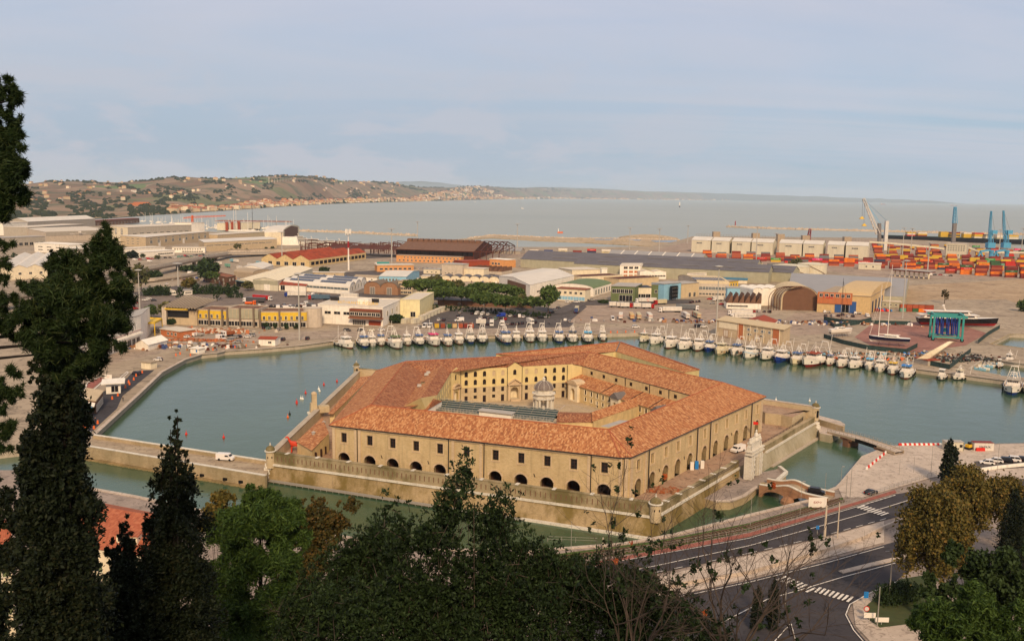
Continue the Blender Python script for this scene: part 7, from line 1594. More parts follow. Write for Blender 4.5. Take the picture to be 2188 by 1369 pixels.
lorry('white box truck in the front car park row, left of the pines',(1051,694),(1050,702),L=5.5,H=2.4);lorry('white lorry cab with short box between dark cars',(1073,694),(1074,702),L=5,H=2.0);lorry('white box truck at the right end of the quayside car park',(1128,690),(1138,694),L=5.5,H=2.4);lorry('plain white box trailer left end of the front car park row',(1017,694),(1030,694),L=6,H=2.4,wcab=False)
lorry('turquoise curtain lorry before the long orange building',(832,567),(795,567),box='teal_paint');lorry('lorry with dark containers before the orange building, left',(862,570),(890,570),box='box_red',L=9,wcab=False)
for i,(x,y,c)in enumerate(((464,567,'box_white'),(482,572,'box_teal'),(500,562,'box_white'),(508,577,'box_white'),(530,571,'box_white'),(492,561,'box_sky'),(548,566,'box_sky'))):
 lorry('%s trailer, %s from the left in the far trailer park'%({'box_white':'white','box_teal':'green','box_sky':'sky blue'}[c],ordn(i)),(x+8,y),(x-6,y-2),L=8,box=c,wcab=False)
# ---------------------------------------------------------------- containers
def box_mesh(L):
 m=MB();m.mat(0);m.box((0,0,1.3),(L,2.44,2.5));m.mat(1);m.box((0,0,2.57),(L,2.44,.06))
 for x in(-L/2,L/2):
  for y in(-1.22,1.22):m.mat(0);m.box((x*.995,y*.98,1.3),(.16,.16,2.6))
 o=m.build('shipping_container',['box_red','rust_roof_brown']);me=o.data;bpy.data.objects.remove(o);return me
BX={12:box_mesh(12.0),6:box_mesh(6.0)}
BC={'R':'box_red','r':'box_rust','k':'box_brick','m':'box_maroon','o':'box_orange','y':'box_yellow','a':'box_amber','g':'box_green','G':'box_bright_green','n':'box_navy','b':'box_blue','e':'box_grey','c':'box_beige','w':'box_white','x':'box_bright_red','p':'box_pink','t':'box_teal','s':'box_sky','S':'box_steel','T':'box_tan'}
BN={'R':'brick red','r':'rust brown','k':'orange brown','m':'maroon','o':'orange','y':'mustard yellow','a':'amber','g':'dark green','G':'bright green','n':'navy','b':'blue','e':'grey','c':'beige','w':'white','x':'bright red','p':'pink','t':'sea green','s':'sky blue','S':'steel blue','T':'tan'}
WD={'o':('Hapag-Lloyd','box_navy',1.3),'g':('UASC','white_paint',1.5),'p':('ONE','white_paint',1.8),'G':('EVERGREEN','white_paint',1.2),'c':('MAERSK','box_navy',1.5),'x':('HAMBURG SUD','white_paint',1.0)}
NB=[0];XB={}
def stack(where,x,y,tiers,L=12,rz=-.03,z=2.0,si=0,words=True,dy=0.0):
 c=G(x,y,z);c[1]+=dy;NB[0]+=len(tiers)
 for k,ch in enumerate(tiers[::-1]):
  if NB[0]>300:XB.setdefault(ch,[]).append((c[0],c[1],z+k*2.6,L,rz));continue
  tn=['bottom','second','third','fourth','fifth'][k]
  o=inst('shipping_container',BX[L],(c[0],c[1],z+k*2.6),rz,None,None,{0:BC[ch]})
  tag(o,'%s container, %s tier, stack %s from left, %s'%(BN[ch],tn,si+1,where),'container','containers '+where)
  if words and ch in WD:w,mt,sz=WD[ch];letter(w,sz,mt,o,(.5,-1.26,1.3),0)
def row(where,x0,y0,x1,y1,specs,L=12,**kw):
 n=max(1,round((x1-x0)/(kw.pop('pitch',31 if L==12 else 14))));S_=specs
 for i in range(n):
  s=S_[(i*7+i//len(S_))%len(S_)]if n>len(S_)else S_[i]
  if s:f=(i+.5)/n;stack(where,x0+(x1-x0)*f,y0+(y1-y0)*f,s,L,si=i,**kw)
row('nearest orange row',1765,567,1960,577,['oRk','oork','xoR','nmkR','krm','RoRo','mkR'])
row('right foreground row',2015,583,2240,598,['mxr','gxoo','mkRo','RoR','mgoR','RoRm'])
row('behind the gate canopies',1940,573,2060,578,['gRo','mkR','gon','oR'])
row('before the silos',1495,550,1760,566,['my','xR','ek','oky','xR','Gy','Rnx','Rem','prm'])
row('low stacks before silos',1462,566,1640,576,['cct','ccc','RR','bx','yxr','mk','eR'][:7])
row('row behind cream tanks',1600,570,1770,577,['ck','ee','kR','wR','bw'])
row('behind the orange row',1880,555,2010,562,['ymx','yyR','myR','yRx','mRm'])
row('behind the loading tower',1860,540,2010,547,['yRy','yyR','yyx','Rrm','kyR','ynR','RGy'])
row('right of the loading tower',2065,562,2230,572,['yyR','Gty','ymt','yRm','Ryy','GRy','mxy'])
row('quay by the black ship',1920,525,2220,536,['R','n','Rg','yn','x','Ge','n','e','p','my','yc','xG'])
row('behind the striped warehouse',1360,545,1490,548,['yr','nk','nR','y','yR','yk','wR','Rr'])
row('behind the long dark warehouses',1095,540,1310,545,['nn','wc','bk','wcc','Re','xnx','wcc','cR'])
row('behind the burnt hangar',1035,533,1080,534,['b','R','k']);row('at the maritime line left end',1070,536,1100,537,['R','w'],L=6)
row('stored in the boatyard',1925,665,1990,667,['kt','kr','kg','ko','rx'],L=6,words=False)
row('filling the yard behind the gate canopies',1900,568,2240,582,['mR','oRk','yo','Rm','gR','yR'])
row('second row by the loading tower',1862,549,2230,560,['yy','Ry','mR','yx','GR','Rm','ym'])
row('far row along the ship quay',1870,531,2230,543,['yR','Ry','ym','xR','Ge','mR'])
for j in range(9):row('deep rows',1870-j*2,566-j*5.2,2235,588-j*5.4,['RR','Rkr','omR','xR','gm','mR','kyo','Ro','kk','Rmc'][j%4:]+['my'])
for j in range(4):row('deep rows',1495,552-j*3.5,1870,565-j*3.5,['kR','Rx','om','kR','eo','Rk'][j:]+['m'])
for ch,L_ in XB.items():
 m=MB()
 for x,y,z,l,rz in L_:m.box((x,y,z+1.3),(l,2.44,2.55),rz)
 struct(m,'container_stacks',BC[ch],kind='stuff',label='further %s containers in the deeper rows of the terminal'%BN[ch])
stack('at the boatyard fence',1892,672,'S',12,si=0,words=False);stack('beside the white tanks',1783,589,'c',12,si=0);stack('by the container yard gate',2158,596,'sS',12,si=0,words=False)
for i,(x,c)in enumerate(((933,'y'),(946,'r'),(959,'g'),(971,'T'),(984,'k'),(995,'R'),(1007,'k'))):
 o=inst('shipping_container',BX[6],G(x,699,2),PI/2+.12,None,None,{0:BC[c]});tag(o,'%s container seen end on, %s from the left beside the fishing boats'%(BN[c],ordn(i)),'container','row of containers seen end on')
# ---------------------------------------------------------------- fishing boats
def fishing_boat(label,bow,stern,L=22,hull='hull_white',foot='red_hull',roof='white_paint',house='white_paint',gantry=1,mast=1,big=1.0,rust=False,belt=None):
 B=G(bow[0],bow[1],0);S=G(stern[0],stern[1],0);d=(B-S)[:2];d=d/NL_(d);rz=atan2(d[1],d[0]);c=B[:2]-d*L*.46
 t=thing('fishing_boat',label,'boat',(c[0],c[1],0),rz,'moored fishing boats');W_=L*.29;h=L*.10*big
 st=[(-.5,.80,1.0),(-.38,.93,.95),(-.2,1.0,.92),(0,1.0,.95),(.18,.95,1.08),(.32,.78,1.3),(.42,.5,1.55),(.5,.04,1.8)]
 fz=1.15 if foot in('blue_hull','navy_hull')or L>26 else .45
 def sec(x,w,s,lv):
  f={0:(-.35,.55),1:(fz,.84+.04*(fz>.5)),2:(max(.85,fz+.15),.93),3:(s*h,1.0)}[lv];k=f[1]if x<.3 else f[1]*(1-(.5-abs(.5-0))*0)
  xo=x*L-(0 if x<.3 else(x-.3)/.2*L*.05*(3-lv)/1.5);return xo,w*W_/2*k,f[0]
 rows=[[sec(x,w,s,lv)for x,w,s in st]for lv in range(4)]
 for nm,lo,hi,mt in(('boot_stripe',0,1,foot),('hull',1,3,hull)):
  m=MB()
  for lv in range(lo,hi):
   for sd in(-1,1):m.strip([(p[0],sd*p[1],p[2])for p in rows[lv]],[(p[0],sd*p[1],p[2])for p in rows[lv+1]])
   a,b=rows[lv][0],rows[lv+1][0];m.face(((a[0],-a[1],a[2]),(a[0],a[1],a[2]),(b[0],b[1],b[2]),(b[0],-b[1],b[2])))
  m.build(nm,mt,t,smooth=False)
 top=rows[3];m=MB();dk=[(p[0],p[1]*.93,p[2]-.75)for p in top]
 for a,b in zip(dk[:-1],dk[1:]):m.face(((a[0],-a[1],a[2]),(b[0],-b[1],b[2]),(b[0],b[1],b[2]),(a[0],a[1],a[2])))
 m.build('deck','deck_wood' if L>20 else 'deck_white',t)
 m=MB()
 for sd in(-1,1):
  for a,b in zip(top[:-1],top[1:]):m.beam((a[0],sd*a[1],a[2]),(b[0],sd*b[1],b[2]),.22,.16)
 m.build('gunwale',belt or 'white_paint',t)
 if belt:
  m=MB()
  for a,b in zip(dk[4:-1],dk[5:]):m.face(((a[0],-a[1],a[2]+.1),(b[0],-b[1],b[2]+.1),(b[0],b[1],b[2]+.1),(a[0],a[1],a[2]+.1)))
  m.build('foredeck',belt,t)
 hx,hl,hw=L*.07,L*.30,W_*.70;z0=h*.95-.6;m=MB();m.box((hx-L*.02,0,z0+.9),(hl*1.2,hw*1.12,1.8));m.build('deckhouse',house,t)
 z1=z0+1.8;wh=2.1;m=MB();m.box((hx+L*.02,0,z1+wh/2),(hl*.72,hw*.92,wh),0,.94);wb_=m.build('wheelhouse',house,t)
 fx=hx+L*.02+hl*.36;m=MB();n=6
 for i in range(n):y=hw*.84*((i+.5)/n-.5);m.box((fx-.02,y,z1+wh*.66),(.16,hw*.84/n*.68,.62))
 for sd in(-1,1):
  for i in range(3):m.box((hx-L*.02+i*hl*.2,sd*hw*.45,z1+wh*.66),(hl*.13,.1,.55))
 m.build('window_row','glass_dark',wb_)['kind']='stuff'
 m=MB();m.box((hx+L*.03,0,z1+wh+.12),(hl*.86,hw*1.04,.26));m.build('wheelhouse_roof',roof,wb_)
 if mast:
  m=MB();mx=hx-L*.02;mh=L*.20;m.tube((mx,0,z1+wh),(mx,0,z1+wh+mh),.16,6,.07);m.beam((mx,-1.0,z1+wh+mh*.62),(mx,1.0,z1+wh+mh*.62),.1);m.box((mx+.3,0,z1+wh+mh*.4),(.3,1.6,.22));[m.tube((mx,0,z1+wh+mh),(x*L,y,h),.05,3)for x,y in((.48,0),(-.45,2),(-.45,-2))];m.tube((-L*.42,1,h),(-L*.46,1.6,h+L*.4),.09,4);ms_=m.build('mast','white_paint',t)
  m=MB();m.lathe((mx+.9,.6,z1+wh+.25),[(.1,0),(.42,.2),(.42,.5),(.1,.7)],8);m.build('radar_dome','white_paint',ms_)
 if gantry==1:
  gx,gh=-L*.33,z1+wh+L*.17;tw=W_*.17;m=MB()
  for sd in(-1,1):m.beam((gx,sd*W_*.46,h*.7),(gx+L*.02,sd*tw,gh),.24,.22);m.beam((gx-.2,sd*W_*.44,h*.7),(gx+L*.10,sd*tw*.9,gh*.72),.12)
  m.beam((gx+L*.02,-tw-.3,gh),(gx+L*.02,tw+.3,gh),.34,.34);m.beam((gx,-W_*.26,gh*.7),(gx,W_*.26,gh*.7),.12)
  m.build('gantry','white_paint',t)
  m=MB();m.tube((-L*.3,-1.5,h+.3),(-L*.3,1.5,h+.3),.75,10);m.build('net_drum','fishing_net',t)
 if gantry in(1,2):
  m=MB();
  for sd in(-1,1):m.beam((hx-L*.06,sd*hw*.36,z1+wh),(hx-L*.06,sd*hw*.16,z1+wh+2.6),.28,.24)
  m.beam((hx-L*.06,-hw*.2,z1+wh+2.6),(hx-L*.06,hw*.2,z1+wh+2.6),.3);m.build('funnel_arch','white_paint',t)
 m=MB()
 for sd in(-1,1):
  P=[(x*L,sd*w*W_/2*.9,s*h+.9)for x,w,s in st[4:]]
  for a,b in zip(P[:-1],P[1:]):m.tube(a,b,.05,4);m.tube(b,(b[0],b[1],b[2]-.9),.04,4)
 m.build('bow_rail','galvanised',t)
 for sd in(-1,1):m=MB();m.lathe((L*.37,sd*W_*.33,h*.95),[(.05,-.3),(.38,-.25),(.38,.25),(.05,.3)],7);m.build('anchor','iron',t)
 for x in(-.25,-.05,.15):
  for sd in(-1,1):m=MB();m.tube((x*L,sd*(W_/2+.1),h*.8),(x*L,sd*(W_/2+.25),h*.15),.28,6);m.build('fender','tyre',t)
 if rust:
  m=MB()
  for sd in(-1,1):
   for i in range(5):
    f=.22+i*.045;x=L*f;y=W_/2*(1-.9*max(0,(f-.18)/.32)**1.5);m.face(((x,sd*(y*.99+.03),h*.95),(x+L*.025,sd*(y*.93+.03),h*.95),(x+L*.012,sd*(y*.86+.03),.4)))
  m.build('rust_streak','rust_stain',t)
 return t
WN='red_hull';BL_,NV='blue_hull','navy_hull';rB='roof_blue'
LB_=[# bow, stern, L, foot, roof, gantry, extra
 ((754,745),(722,736),20,WN,'white_paint',0,'at the left end, low wheelhouse and no gantry'),((782,744),(766,727),20,BL_,rB,1,'with deep blue waterline and blue wheelhouse roof'),((798,742),(788,727),16,'white_paint','white_paint',1,'small with arched rear frame'),
 ((817,739.5),(806,726),17,WN,rB,0,'with pale blue roof edge and slim mast'),((854,746),(828,730),24,WN,'green_wall',1,'large, green edged roof and very tall gantry'),((874,739),(860,726),17,WN,'white_paint',0,'small, plain white with slim mast'),
 ((901,740),(884,726),19,NV,rB,1,'with dark waterline and grey blue roof'),((935,740),(912,727),23,WN,'box_pink',0,'large, faded pink roof edge'),((961,740),(946,726),19,WN,'roof_blue',0,'rust streaked bow and dark blue roof'),
 ((985,737),(972,725),19,WN,'white_paint',0,'plain white with red waterline, right of the rusty one'),((1007,735),(1002,722),19,BL_,'grey_wall',1,'blue foot, anchors on the bow and tall gantry'),((1031,735),(1030,722),20,NV,'grey_wall',1,'navy lower hull and broad gantry, last before the gap'),
 ((1087,736),(1070,723),24,BL_,rB,1,'first after the gap, rusty side and blue roof'),((1106,732),(1098,721),18,'white_paint','white_paint',0,'narrow white, between two gantry boats'),((1134,732),(1130,721),21,WN,'white_paint',1,'red waterline and splayed gantry'),
 ((1160,732),(1157,721),20,'white_paint','white_paint',1,'all white with arched frame over its roof'),((1196,733.5),(1192,721),21,BL_,rB,1,'blue foot, teal panel on the bow, tall gantry'),((1225,733),(1220,721),21,'black_hull','black_hull',2,'black waterline and black wheelhouse roof'),
 ((1257,734),(1254,721),21,NV,'light_blue_paint',1,'navy foot and bright blue roof'),((1289,729),(1285,719),15,WN,'white_paint',1,'small, at the right end of the far row')]
for b,s,L,ft,rf,g,txt in LB_:
 fishing_boat('white trawler of the far row, '+txt,b,s,L,foot=ft,roof=rf,gantry=g,hull={NV:'hull_white'}.get(ft,'hull_white'),rust='rust' in txt,big=1.0)
RB_=[((1368,732),(1388,725),15,'hull_white','white_paint','hull_cream',0,'cream wheelhouse, leftmost of the right row'),((1390,737),(1416,729),20,'hull_white','white_paint','white_paint',1,'low, with cream gantry behind'),((1423,745),(1450,734),22,'hull_white','white_paint','white_paint',0,'wide wheelhouse with six windows, no gantry'),
 ((1451,749),(1480,738),23,'hull_white','white_paint','white_paint',1,'very tall gantry, fourth of the right row'),((1485,750),(1505,740),21,'hull_white','white_paint','white_paint',1,'dark anchor spot on the bow, beside the blue hull'),((1509,753),(1527,743),18,'blue_hull',rB,'white_paint',1,'blue hull and blue wheelhouse roof'),
 ((1532,759),(1556,748),20,'hull_rusty','hull_cream','hull_cream',0,'cream with orange rust streaks over its bow'),((1565,761),(1588,751),19,'hull_white',rB,'white_paint',1,'dark blue roof edge, right of the rusty one'),((1592,767),(1618,757),21,'hull_white','white_paint','white_paint',1,'light blue foredeck stripe'),
 ((1628,770),(1652,761),21,'hull_white','white_paint','white_paint',1,'white with big arch, left of the bright blue hull'),((1657,776),(1682,767),21,'blue_hull','white_paint','white_paint',1,'bright blue hull under all white superstructure'),((1693,780),(1716,770),20,'hull_cream',rB,'white_paint',1,'cream stained hull and blue grey roof'),
 ((1718,784),(1764,772),27,'hull_white','red_roof','white_paint',1,'largest, crimson lower hull and high stern gantry'),((1767,781),(1783,774),13,'hull_white',rB,'white_paint',0,'small, right behind the crimson one'),((1791,785.5),(1811,777),17,'hull_white','white_paint','white_paint',1,'with small triangular frame, red waterline'),
 ((1816,789),(1841,780),18,'hull_white','white_paint','white_paint',0,'small blue panel on the bow and low wheelhouse'),((1855,791.5),(1862,780),16,'hull_white','light_blue_paint','white_paint',1,'pale blue window band, thin frame'),((1876,796.5),(1886,784),17,'hull_white','white_paint','white_paint',1,'blue panels under the windows and white frame'),
 ((1903,801),(1914,789),17,'hull_white','yellow_paint','white_paint',0,'yellow wheelhouse roof and red bow wedge'),((1931,810),(1945,794),20,'hull_white','blue_plastic','white_paint',0,'bright blue canopy, rightmost of the right row')]
for i,(b,s,L,hu,rf,ho,g,txt)in enumerate(RB_):
 fishing_boat('fishing boat of the right row, '+txt,b,s,L,hull=hu,foot='red_hull' if i in(2,4,12,14,18,19)or 'crimson' in txt else(hu if hu!='hull_white' else 'white_paint' if i%3 else 'black_hull'),roof=rf,house=ho,gantry=g,rust='rust' in txt,belt='light_blue_paint' if 'light blue' in txt else None,big=1.0)
fishing_boat('small white fishing boat moored alone off the right pier, left one',(2009,813),(2020,800),12,foot='black_hull',gantry=0,mast=0);fishing_boat('white launch with black band lying side on beside the right pier',(2037,812),(2076,806),12,foot='black_hull',gantry=0,roof='hull_cream')
fishing_boat('big fishing boat with bright blue lower hull and tall gantry at far right',(2161,845),(2167,815),24,foot='blue_hull',roof='grey_wall',gantry=1);fishing_boat('white fishing boat cut by the right picture edge',(2200,845),(2206,815),22,foot='red_hull',gantry=1)
fishing_boat('small trawler moored in the inner basin behind the pier',(2150,778),(2170,770),12,gantry=0);fishing_boat('tiny white boat with upright cabin in the inner basin',(2133,786),(2141,780),7,gantry=0,mast=0)
def skiff(label,px,py,L,rz,z=0.0,mt='hull_white'):
 c=G(px,py,z);m=MB();w=L*.36
 P=[(-L/2,.8),(-L*.1,1),(L*.25,.8),(L/2,.05)];lo=[(x*.94,y*w/2*.6,-.2)for x,y in P];hi=[(x,y*w/2,.8+.3*max(0,x/L))for x,y in P]
 for s in(-1,1):m.strip([(a,s*b,q)for a,b,q in lo],[(a,s*b,q)for a,b,q in hi])
 for a,b in zip(hi[:-1],hi[1:]):m.face(((a[0],-a[1],.55),(b[0],-b[1],.55),(b[0],b[1],.55),(a[0],a[1],.55)))
 m.face(((lo[0][0],-lo[0][1],-.2),(lo[0][0],lo[0][1],-.2),(hi[0][0],hi[0][1],.8),(hi[0][0],-hi[0][1],.8)));m.box((-L*.42,0,1.0),(.4,.5,.9));m.box((0,0,.9),(L*.2,w*.5,.7))
 o=m.build('small_boat',[mt]);o.location=V3(c);o.rotation_euler=(0,0,rz);tag(o,label,'boat','small open boats in the inner basin')
rr=random.Random(8)
for i in range(15):
 x=2078+i*4.2+rr.uniform(-2,2);y=786-i*.6+rr.uniform(-5,9);skiff('small open boat, %s from the left in the crowded inner basin'%ordn(i),x,min(y,800),5.5,rr.uniform(-.4,.5)+(3.3 if i%2 else 0),0,'hull_white' if i%4 else 'sky_blue_wall')
# ---------------------------------------------------------------- yachts and boatyard
def yacht_hull(m,L,W_,h,draft,z):
 st=[(-.5,.7),(-.3,.95),(0,1),(.25,.8),(.4,.45),(.5,.03)]
 lo=[(x*L*.9,w*W_/2*.3,z-draft)for x,w in st];wl=[(x*L*.97,w*W_/2*.85,z)for x,w in st];hi=[(x*L,w*W_/2,z+h*(1+.25*max(0,x*2)))for x,w in st];return lo,wl,hi
def sail_yacht(label,px,py,L,rz,masts,hull,lift=3.0,deck='white_paint',foot='box_white'):
 c=G(px,py,2);t=thing('sailing_yacht',label,'yacht',c,rz);m=MB();lo,wl,hi=yacht_hull(m,L,L*.27,1.6,1.3,lift)
 for s in(-1,1):m.strip([(a,s*b,q)for a,b,q in wl],[(a,s*b,q)for a,b,q in hi])
 m.face([(hi[0][0],-hi[0][1],hi[0][2]),(hi[0][0],hi[0][1],hi[0][2]),(wl[0][0],wl[0][1],wl[0][2]),(wl[0][0],-wl[0][1],wl[0][2])]);m.build('hull',hull,t)
 m=MB()
 for s in(-1,1):m.strip([(a,s*b,q)for a,b,q in lo],[(a,s*b,q)for a,b,q in wl])
 m.build('underbody',foot,t);m=MB()
 for a,b in zip(hi[:-1],hi[1:]):m.face(((a[0],-a[1],a[2]),(b[0],-b[1],b[2]),(b[0],b[1],b[2]),(a[0],a[1],a[2])))
 m.build('deck',deck,t);m=MB();m.box((-L*.05,0,lift+2.3),(L*.4,L*.15,1.1),0,.8);m.build('coachroof','white_paint',t);m=MB();m.box((-L*.02,0,lift+2.35),(L*.3,L*.152,.4),0,.95);m.build('cabin_window','glass_dark',t)
 for x,hm,mt in masts:
  m=MB();m.tube((x,0,lift+1),(x,0,lift+hm),.2,6,.1);
  for k in(.35,.65):m.beam((x,-1.3,lift+hm*k),(x,1.3,lift+hm*k),.08)
  for s in(-1,1):m.tube((x,s*L*.12,lift+1.6),(x,0,lift+hm),.035,3)
  m.tube((L*.48,0,lift+2),(x,0,lift+hm*.95),.05,3);m.tube((x,0,lift+3),(x-L*.3,0,lift+3.2),.18,5);m.build('mast',mt,t)
 for x in(-.25,0,.25):m=MB();m.beam((x*L,-L*.11,-.1),(x*L*.9,-.6,lift-.6),.12);m.beam((x*L,L*.11,-.1),(x*L*.9,.6,lift-.6),.12);m.build('cradle_prop','rust_frame',t)
sail_yacht('dark blue hulled ketch on props with two tall pale masts in the red yard',1899,738,21,2.75+PI/6*0,[(1.0,41,'white_paint'),(5.5,30,'white_paint')],'navy_hull');sail_yacht('white sloop with very tall black mast propped at the yard corner',1796,719,16,.35,[(-.5,31,'iron')],'hull_white')
def motor_yacht(label,px,py,L,rz,z=2.0,hull='white_paint',decks=3,foot='red_hull',lift=2.2):
 c=G(px,py,z);t=thing('motor_yacht',label,'yacht',c,rz);m=MB();lo,wl,hi=yacht_hull(m,L,L*.17,L*.055,L*.035 if lift else .5,lift+.3)
 for s in(-1,1):m.strip([(a,s*b,q)for a,b,q in wl],[(a,s*b,q)for a,b,q in hi])
 m.face([(hi[0][0],-hi[0][1],hi[0][2]),(hi[0][0],hi[0][1],hi[0][2]),(wl[0][0],wl[0][1],wl[0][2]),(wl[0][0],-wl[0][1],wl[0][2])]);m.build('hull',hull,t);m=MB()
 for s in(-1,1):m.strip([(a,s*b,q)for a,b,q in lo],[(a,s*b,q)for a,b,q in wl])
 m.build('underbody',foot,t);zz=lift+.3+L*.055;m=MB()
 for a,b in zip(hi[:-1],hi[1:]):m.face(((a[0],-a[1],a[2]),(b[0],-b[1],b[2]),(b[0],b[1],b[2]),(a[0],a[1],a[2])))
 m.build('deck','white_paint',t)
 for k in range(decks):
  l=L*(.66-.15*k);x=-L*(.10+.015*k);w=L*.13*(1-.12*k);hh=2.3;m=MB();m.mat(0);m.box((x-l*.02,0,zz+hh*k+hh*.5),(l,w,hh*.8),0,.92);m.build('cabin','white_paint',t);m=MB();m.box((x-l*.02,0,zz+hh*k+hh*.52),(l*.9,w*1.0,hh*.36),0,.97);m.build('window_band','glass_dark',t)
  m=MB();m.box((x-l*.04,0,zz+hh*(k+1)-.12),(l*1.1,w*1.15,.22));m.build('upper_deck','white_paint',t)
 m=MB();x=-L*.16;m.beam((x,-1,zz+decks*2.3),(x-1.4,0,zz+decks*2.3+3),.5);m.beam((x,1,zz+decks*2.3),(x-1.4,0,zz+decks*2.3+3),.5);m.lathe((x-1.4,0,zz+decks*2.3+2.6),[(.1,0),(.9,.3),(.9,.9),(.1,1.3)],8);m.build('radar_mast','white_paint',t)
motor_yacht('very long sleek motor yacht with black topsides and red bottom behind the teal boat hoist',2045,697,50,-.07,hull='black_hull',decks=2);
for lab,x,y,L,dk in(('white superyacht with four stacked decks beside the arched hangar',652,522,60,4),('white superyacht under scaffolding, second from the arched hangar',678,524,48,3),('smaller white motor yacht with raked mast right of the superyachts',708,523,36,2),('white motor yacht with tall radar mast, rightmost at the shipyard',733,524,30,2)):motor_yacht(lab,x,y,L,.3,z=0,decks=dk,foot='white_paint',lift=.2)
t=thing('boat_hoist','big teal four wheeled boat hoist with dark blue slings over the red yard','hoist',G(2020,726,2),-.28);HL,HW,HH=15,11,13.5
for x in(-HL/2,HL/2):
 for y in(-HW/2,HW/2):
  m=MB();m.box((x,y,1.6+HH/2-.6),(1.0,1.0,HH));m.build('leg','teal_paint',t);m=MB();cyl_y(m,x,y,1.0,1.0,.9,14);wl_=m.build('wheel','tyre',t);m=MB();cyl_y(m,x,y,1.0,.42,1.0,8);m.build('hub','teal_paint',wl_)
for y in(-HW/2,HW/2):m=MB();m.box((0,y,HH+.6),(HL+4,1.1,1.2));m.build('top_beam','teal_paint',t);m=MB();m.box((0,y,2.3),(HL,.8,.9));m.build('lower_beam','teal_paint',t)
for x in(-HL/2,HL/2):m=MB();m.box((x,0,HH+1.3),(1.0,HW+1,1.0));m.build('cross_beam','teal_paint',t)
for i,x in enumerate((-5,-2.5,.5,3,5)):
 m=MB();
 for s in(-1,1):m.beam((x,s*3,HH),(x+.3,s*2.4,3.2),.8,.12)
 m.beam((x+.3,-2.4,3.2),(x+.3,2.4,3.2),.8,.14);m.build('sling','blue_hull',t)
m=MB();m.box((0,HW/2,5),(4,1.4,2.4));m.build('engine_box','teal_paint',t);m=MB();m.box((0,0,1.2),(9,1,.5));m.build('yellow_bar','yellow_paint',t)
rs=random.Random(12)
k=block('net_shed','low pale walled shed with red roof at the end of the striped canopy',(1953,774),(1982,781),764,7,'grey_wall','flat','red_roof',over=.3)
t=thing('striped_canopy','long diagonal canopy of narrow cream corrugated bays between the net pens','canopy',G(1990,775,2));O=V3(G(1990,775,2))
for i in range(16):
 a,b=G(1966+4.2*i,766-2.35*i,5.6),G(1991+3.2*i,766-2.3*i,5.6);m=MB();w=2.0;m.face(((a[0]-w,a[1],5.5),(b[0]-w,b[1],5.5),(b[0],b[1],6.1),(a[0],a[1],6.1)));m.face(((a[0],a[1],6.1),(b[0],b[1],6.1),(b[0]+w,b[1]+1,5.5),(a[0]+w,a[1]+1,5.5)));m.build('canopy_bay','cream_wall',t,O)
def screen(label,px):fence_px('screen_fence',label,px,2.0,2.4,3.0,'iron',(1.0,),.05,None,'net_green')
screen('dark green netting fence in front of the net store pens',[(1984,780),(2028,789),(2040,780),(2074,753)]);screen('dark green netting fence along the back of the red boat yard',[(1760,684),(1800,690),(1860,692),(1945,694)]);screen('green netting fence curving round the scrap pen',[(1760,684),(1782,700),(1830,694),(1862,685)])
screen('dark netting fence between the red yard and the moored boats',[(1760,722),(1800,735),(1850,746),(1905,752),(1935,755),(1960,742)]);screen('green netting fence by the dry dock steps',[(2090,734),(2112,716),(2136,702)])
def heap(label,cx,cy,w,d,n,mts,s=(.5,1.4),zb=2.0,name='gear_heap'):
 c=G(cx,cy,zb);m=MB()
 for i in range(n):
  m.mat(rs.randrange(len(mts)));q=rs.uniform(*s);m.box((rs.gauss(0,w/2.6),rs.gauss(0,d/2.6),q*.35),(q,q*rs.uniform(.5,1.3),q*rs.uniform(.4,1.0)),rs.uniform(0,3),rs.uniform(.4,.9))
 o=m.build(name,mts);o.location=V3(c);tag(o,label,kind='stuff')
heap('tangled nets and pots in the pens left of the striped canopy',1965,757,17,9,260,['fishing_net','concrete_dark','pale_roof','blue_plastic','rust_frame','deck_wood']);heap('tangled nets and gear in the pens right of the striped canopy',2025,768,15,10,260,['fishing_net','iron','grey_metal','net_green','rust_frame'])
heap('heap of crab pots and netting on the quay by the inner basin',2082,765,12,10,260,['fishing_net','iron','grey_metal','rust_frame']);heap('scrap and pallets inside the green fenced pen',1812,691,14,5,160,['rust_frame','white_paint','concrete_dark','net_green'])
heap('fishing gear, crates and nets along the quay behind the right row of boats',1750,756,46,5,260,['fishing_net','deck_wood','net_green','sky_blue_wall','rust_roof_brown']);heap('fishing gear and nets on the quay behind the boats further right',1850,767,40,5,220,['fishing_net','deck_wood','net_green','orange_plastic','grey_metal'])
heap('orange netting, rubble and materials of the building site',440,708,30,9,420,['orange_deep','rubble','pale_roof','brick_red','concrete_light'],(.5,2.2));heap('red brown rubble of the building site in front of the orange hut',425,728,26,4,300,['rubble','brick_red','orange_deep'],(.5,1.6))
heap('heap of broken terracotta and masonry on the terrace corner',1418,1049,5,2.2,170,['rubble','brick_red'],(.4,1.1),4.6,'rubble_heap');heap('odd yard clutter of scrap cars and metal by the fence',625,657,24,6,140,['car_white','car_grey','rust_frame','iron'],(1,3));heap('timber and iron stored between boatyard and containers',1870,664,12,4,90,['crane_red','red_plastic','iron','blue_plastic'],(1,3))
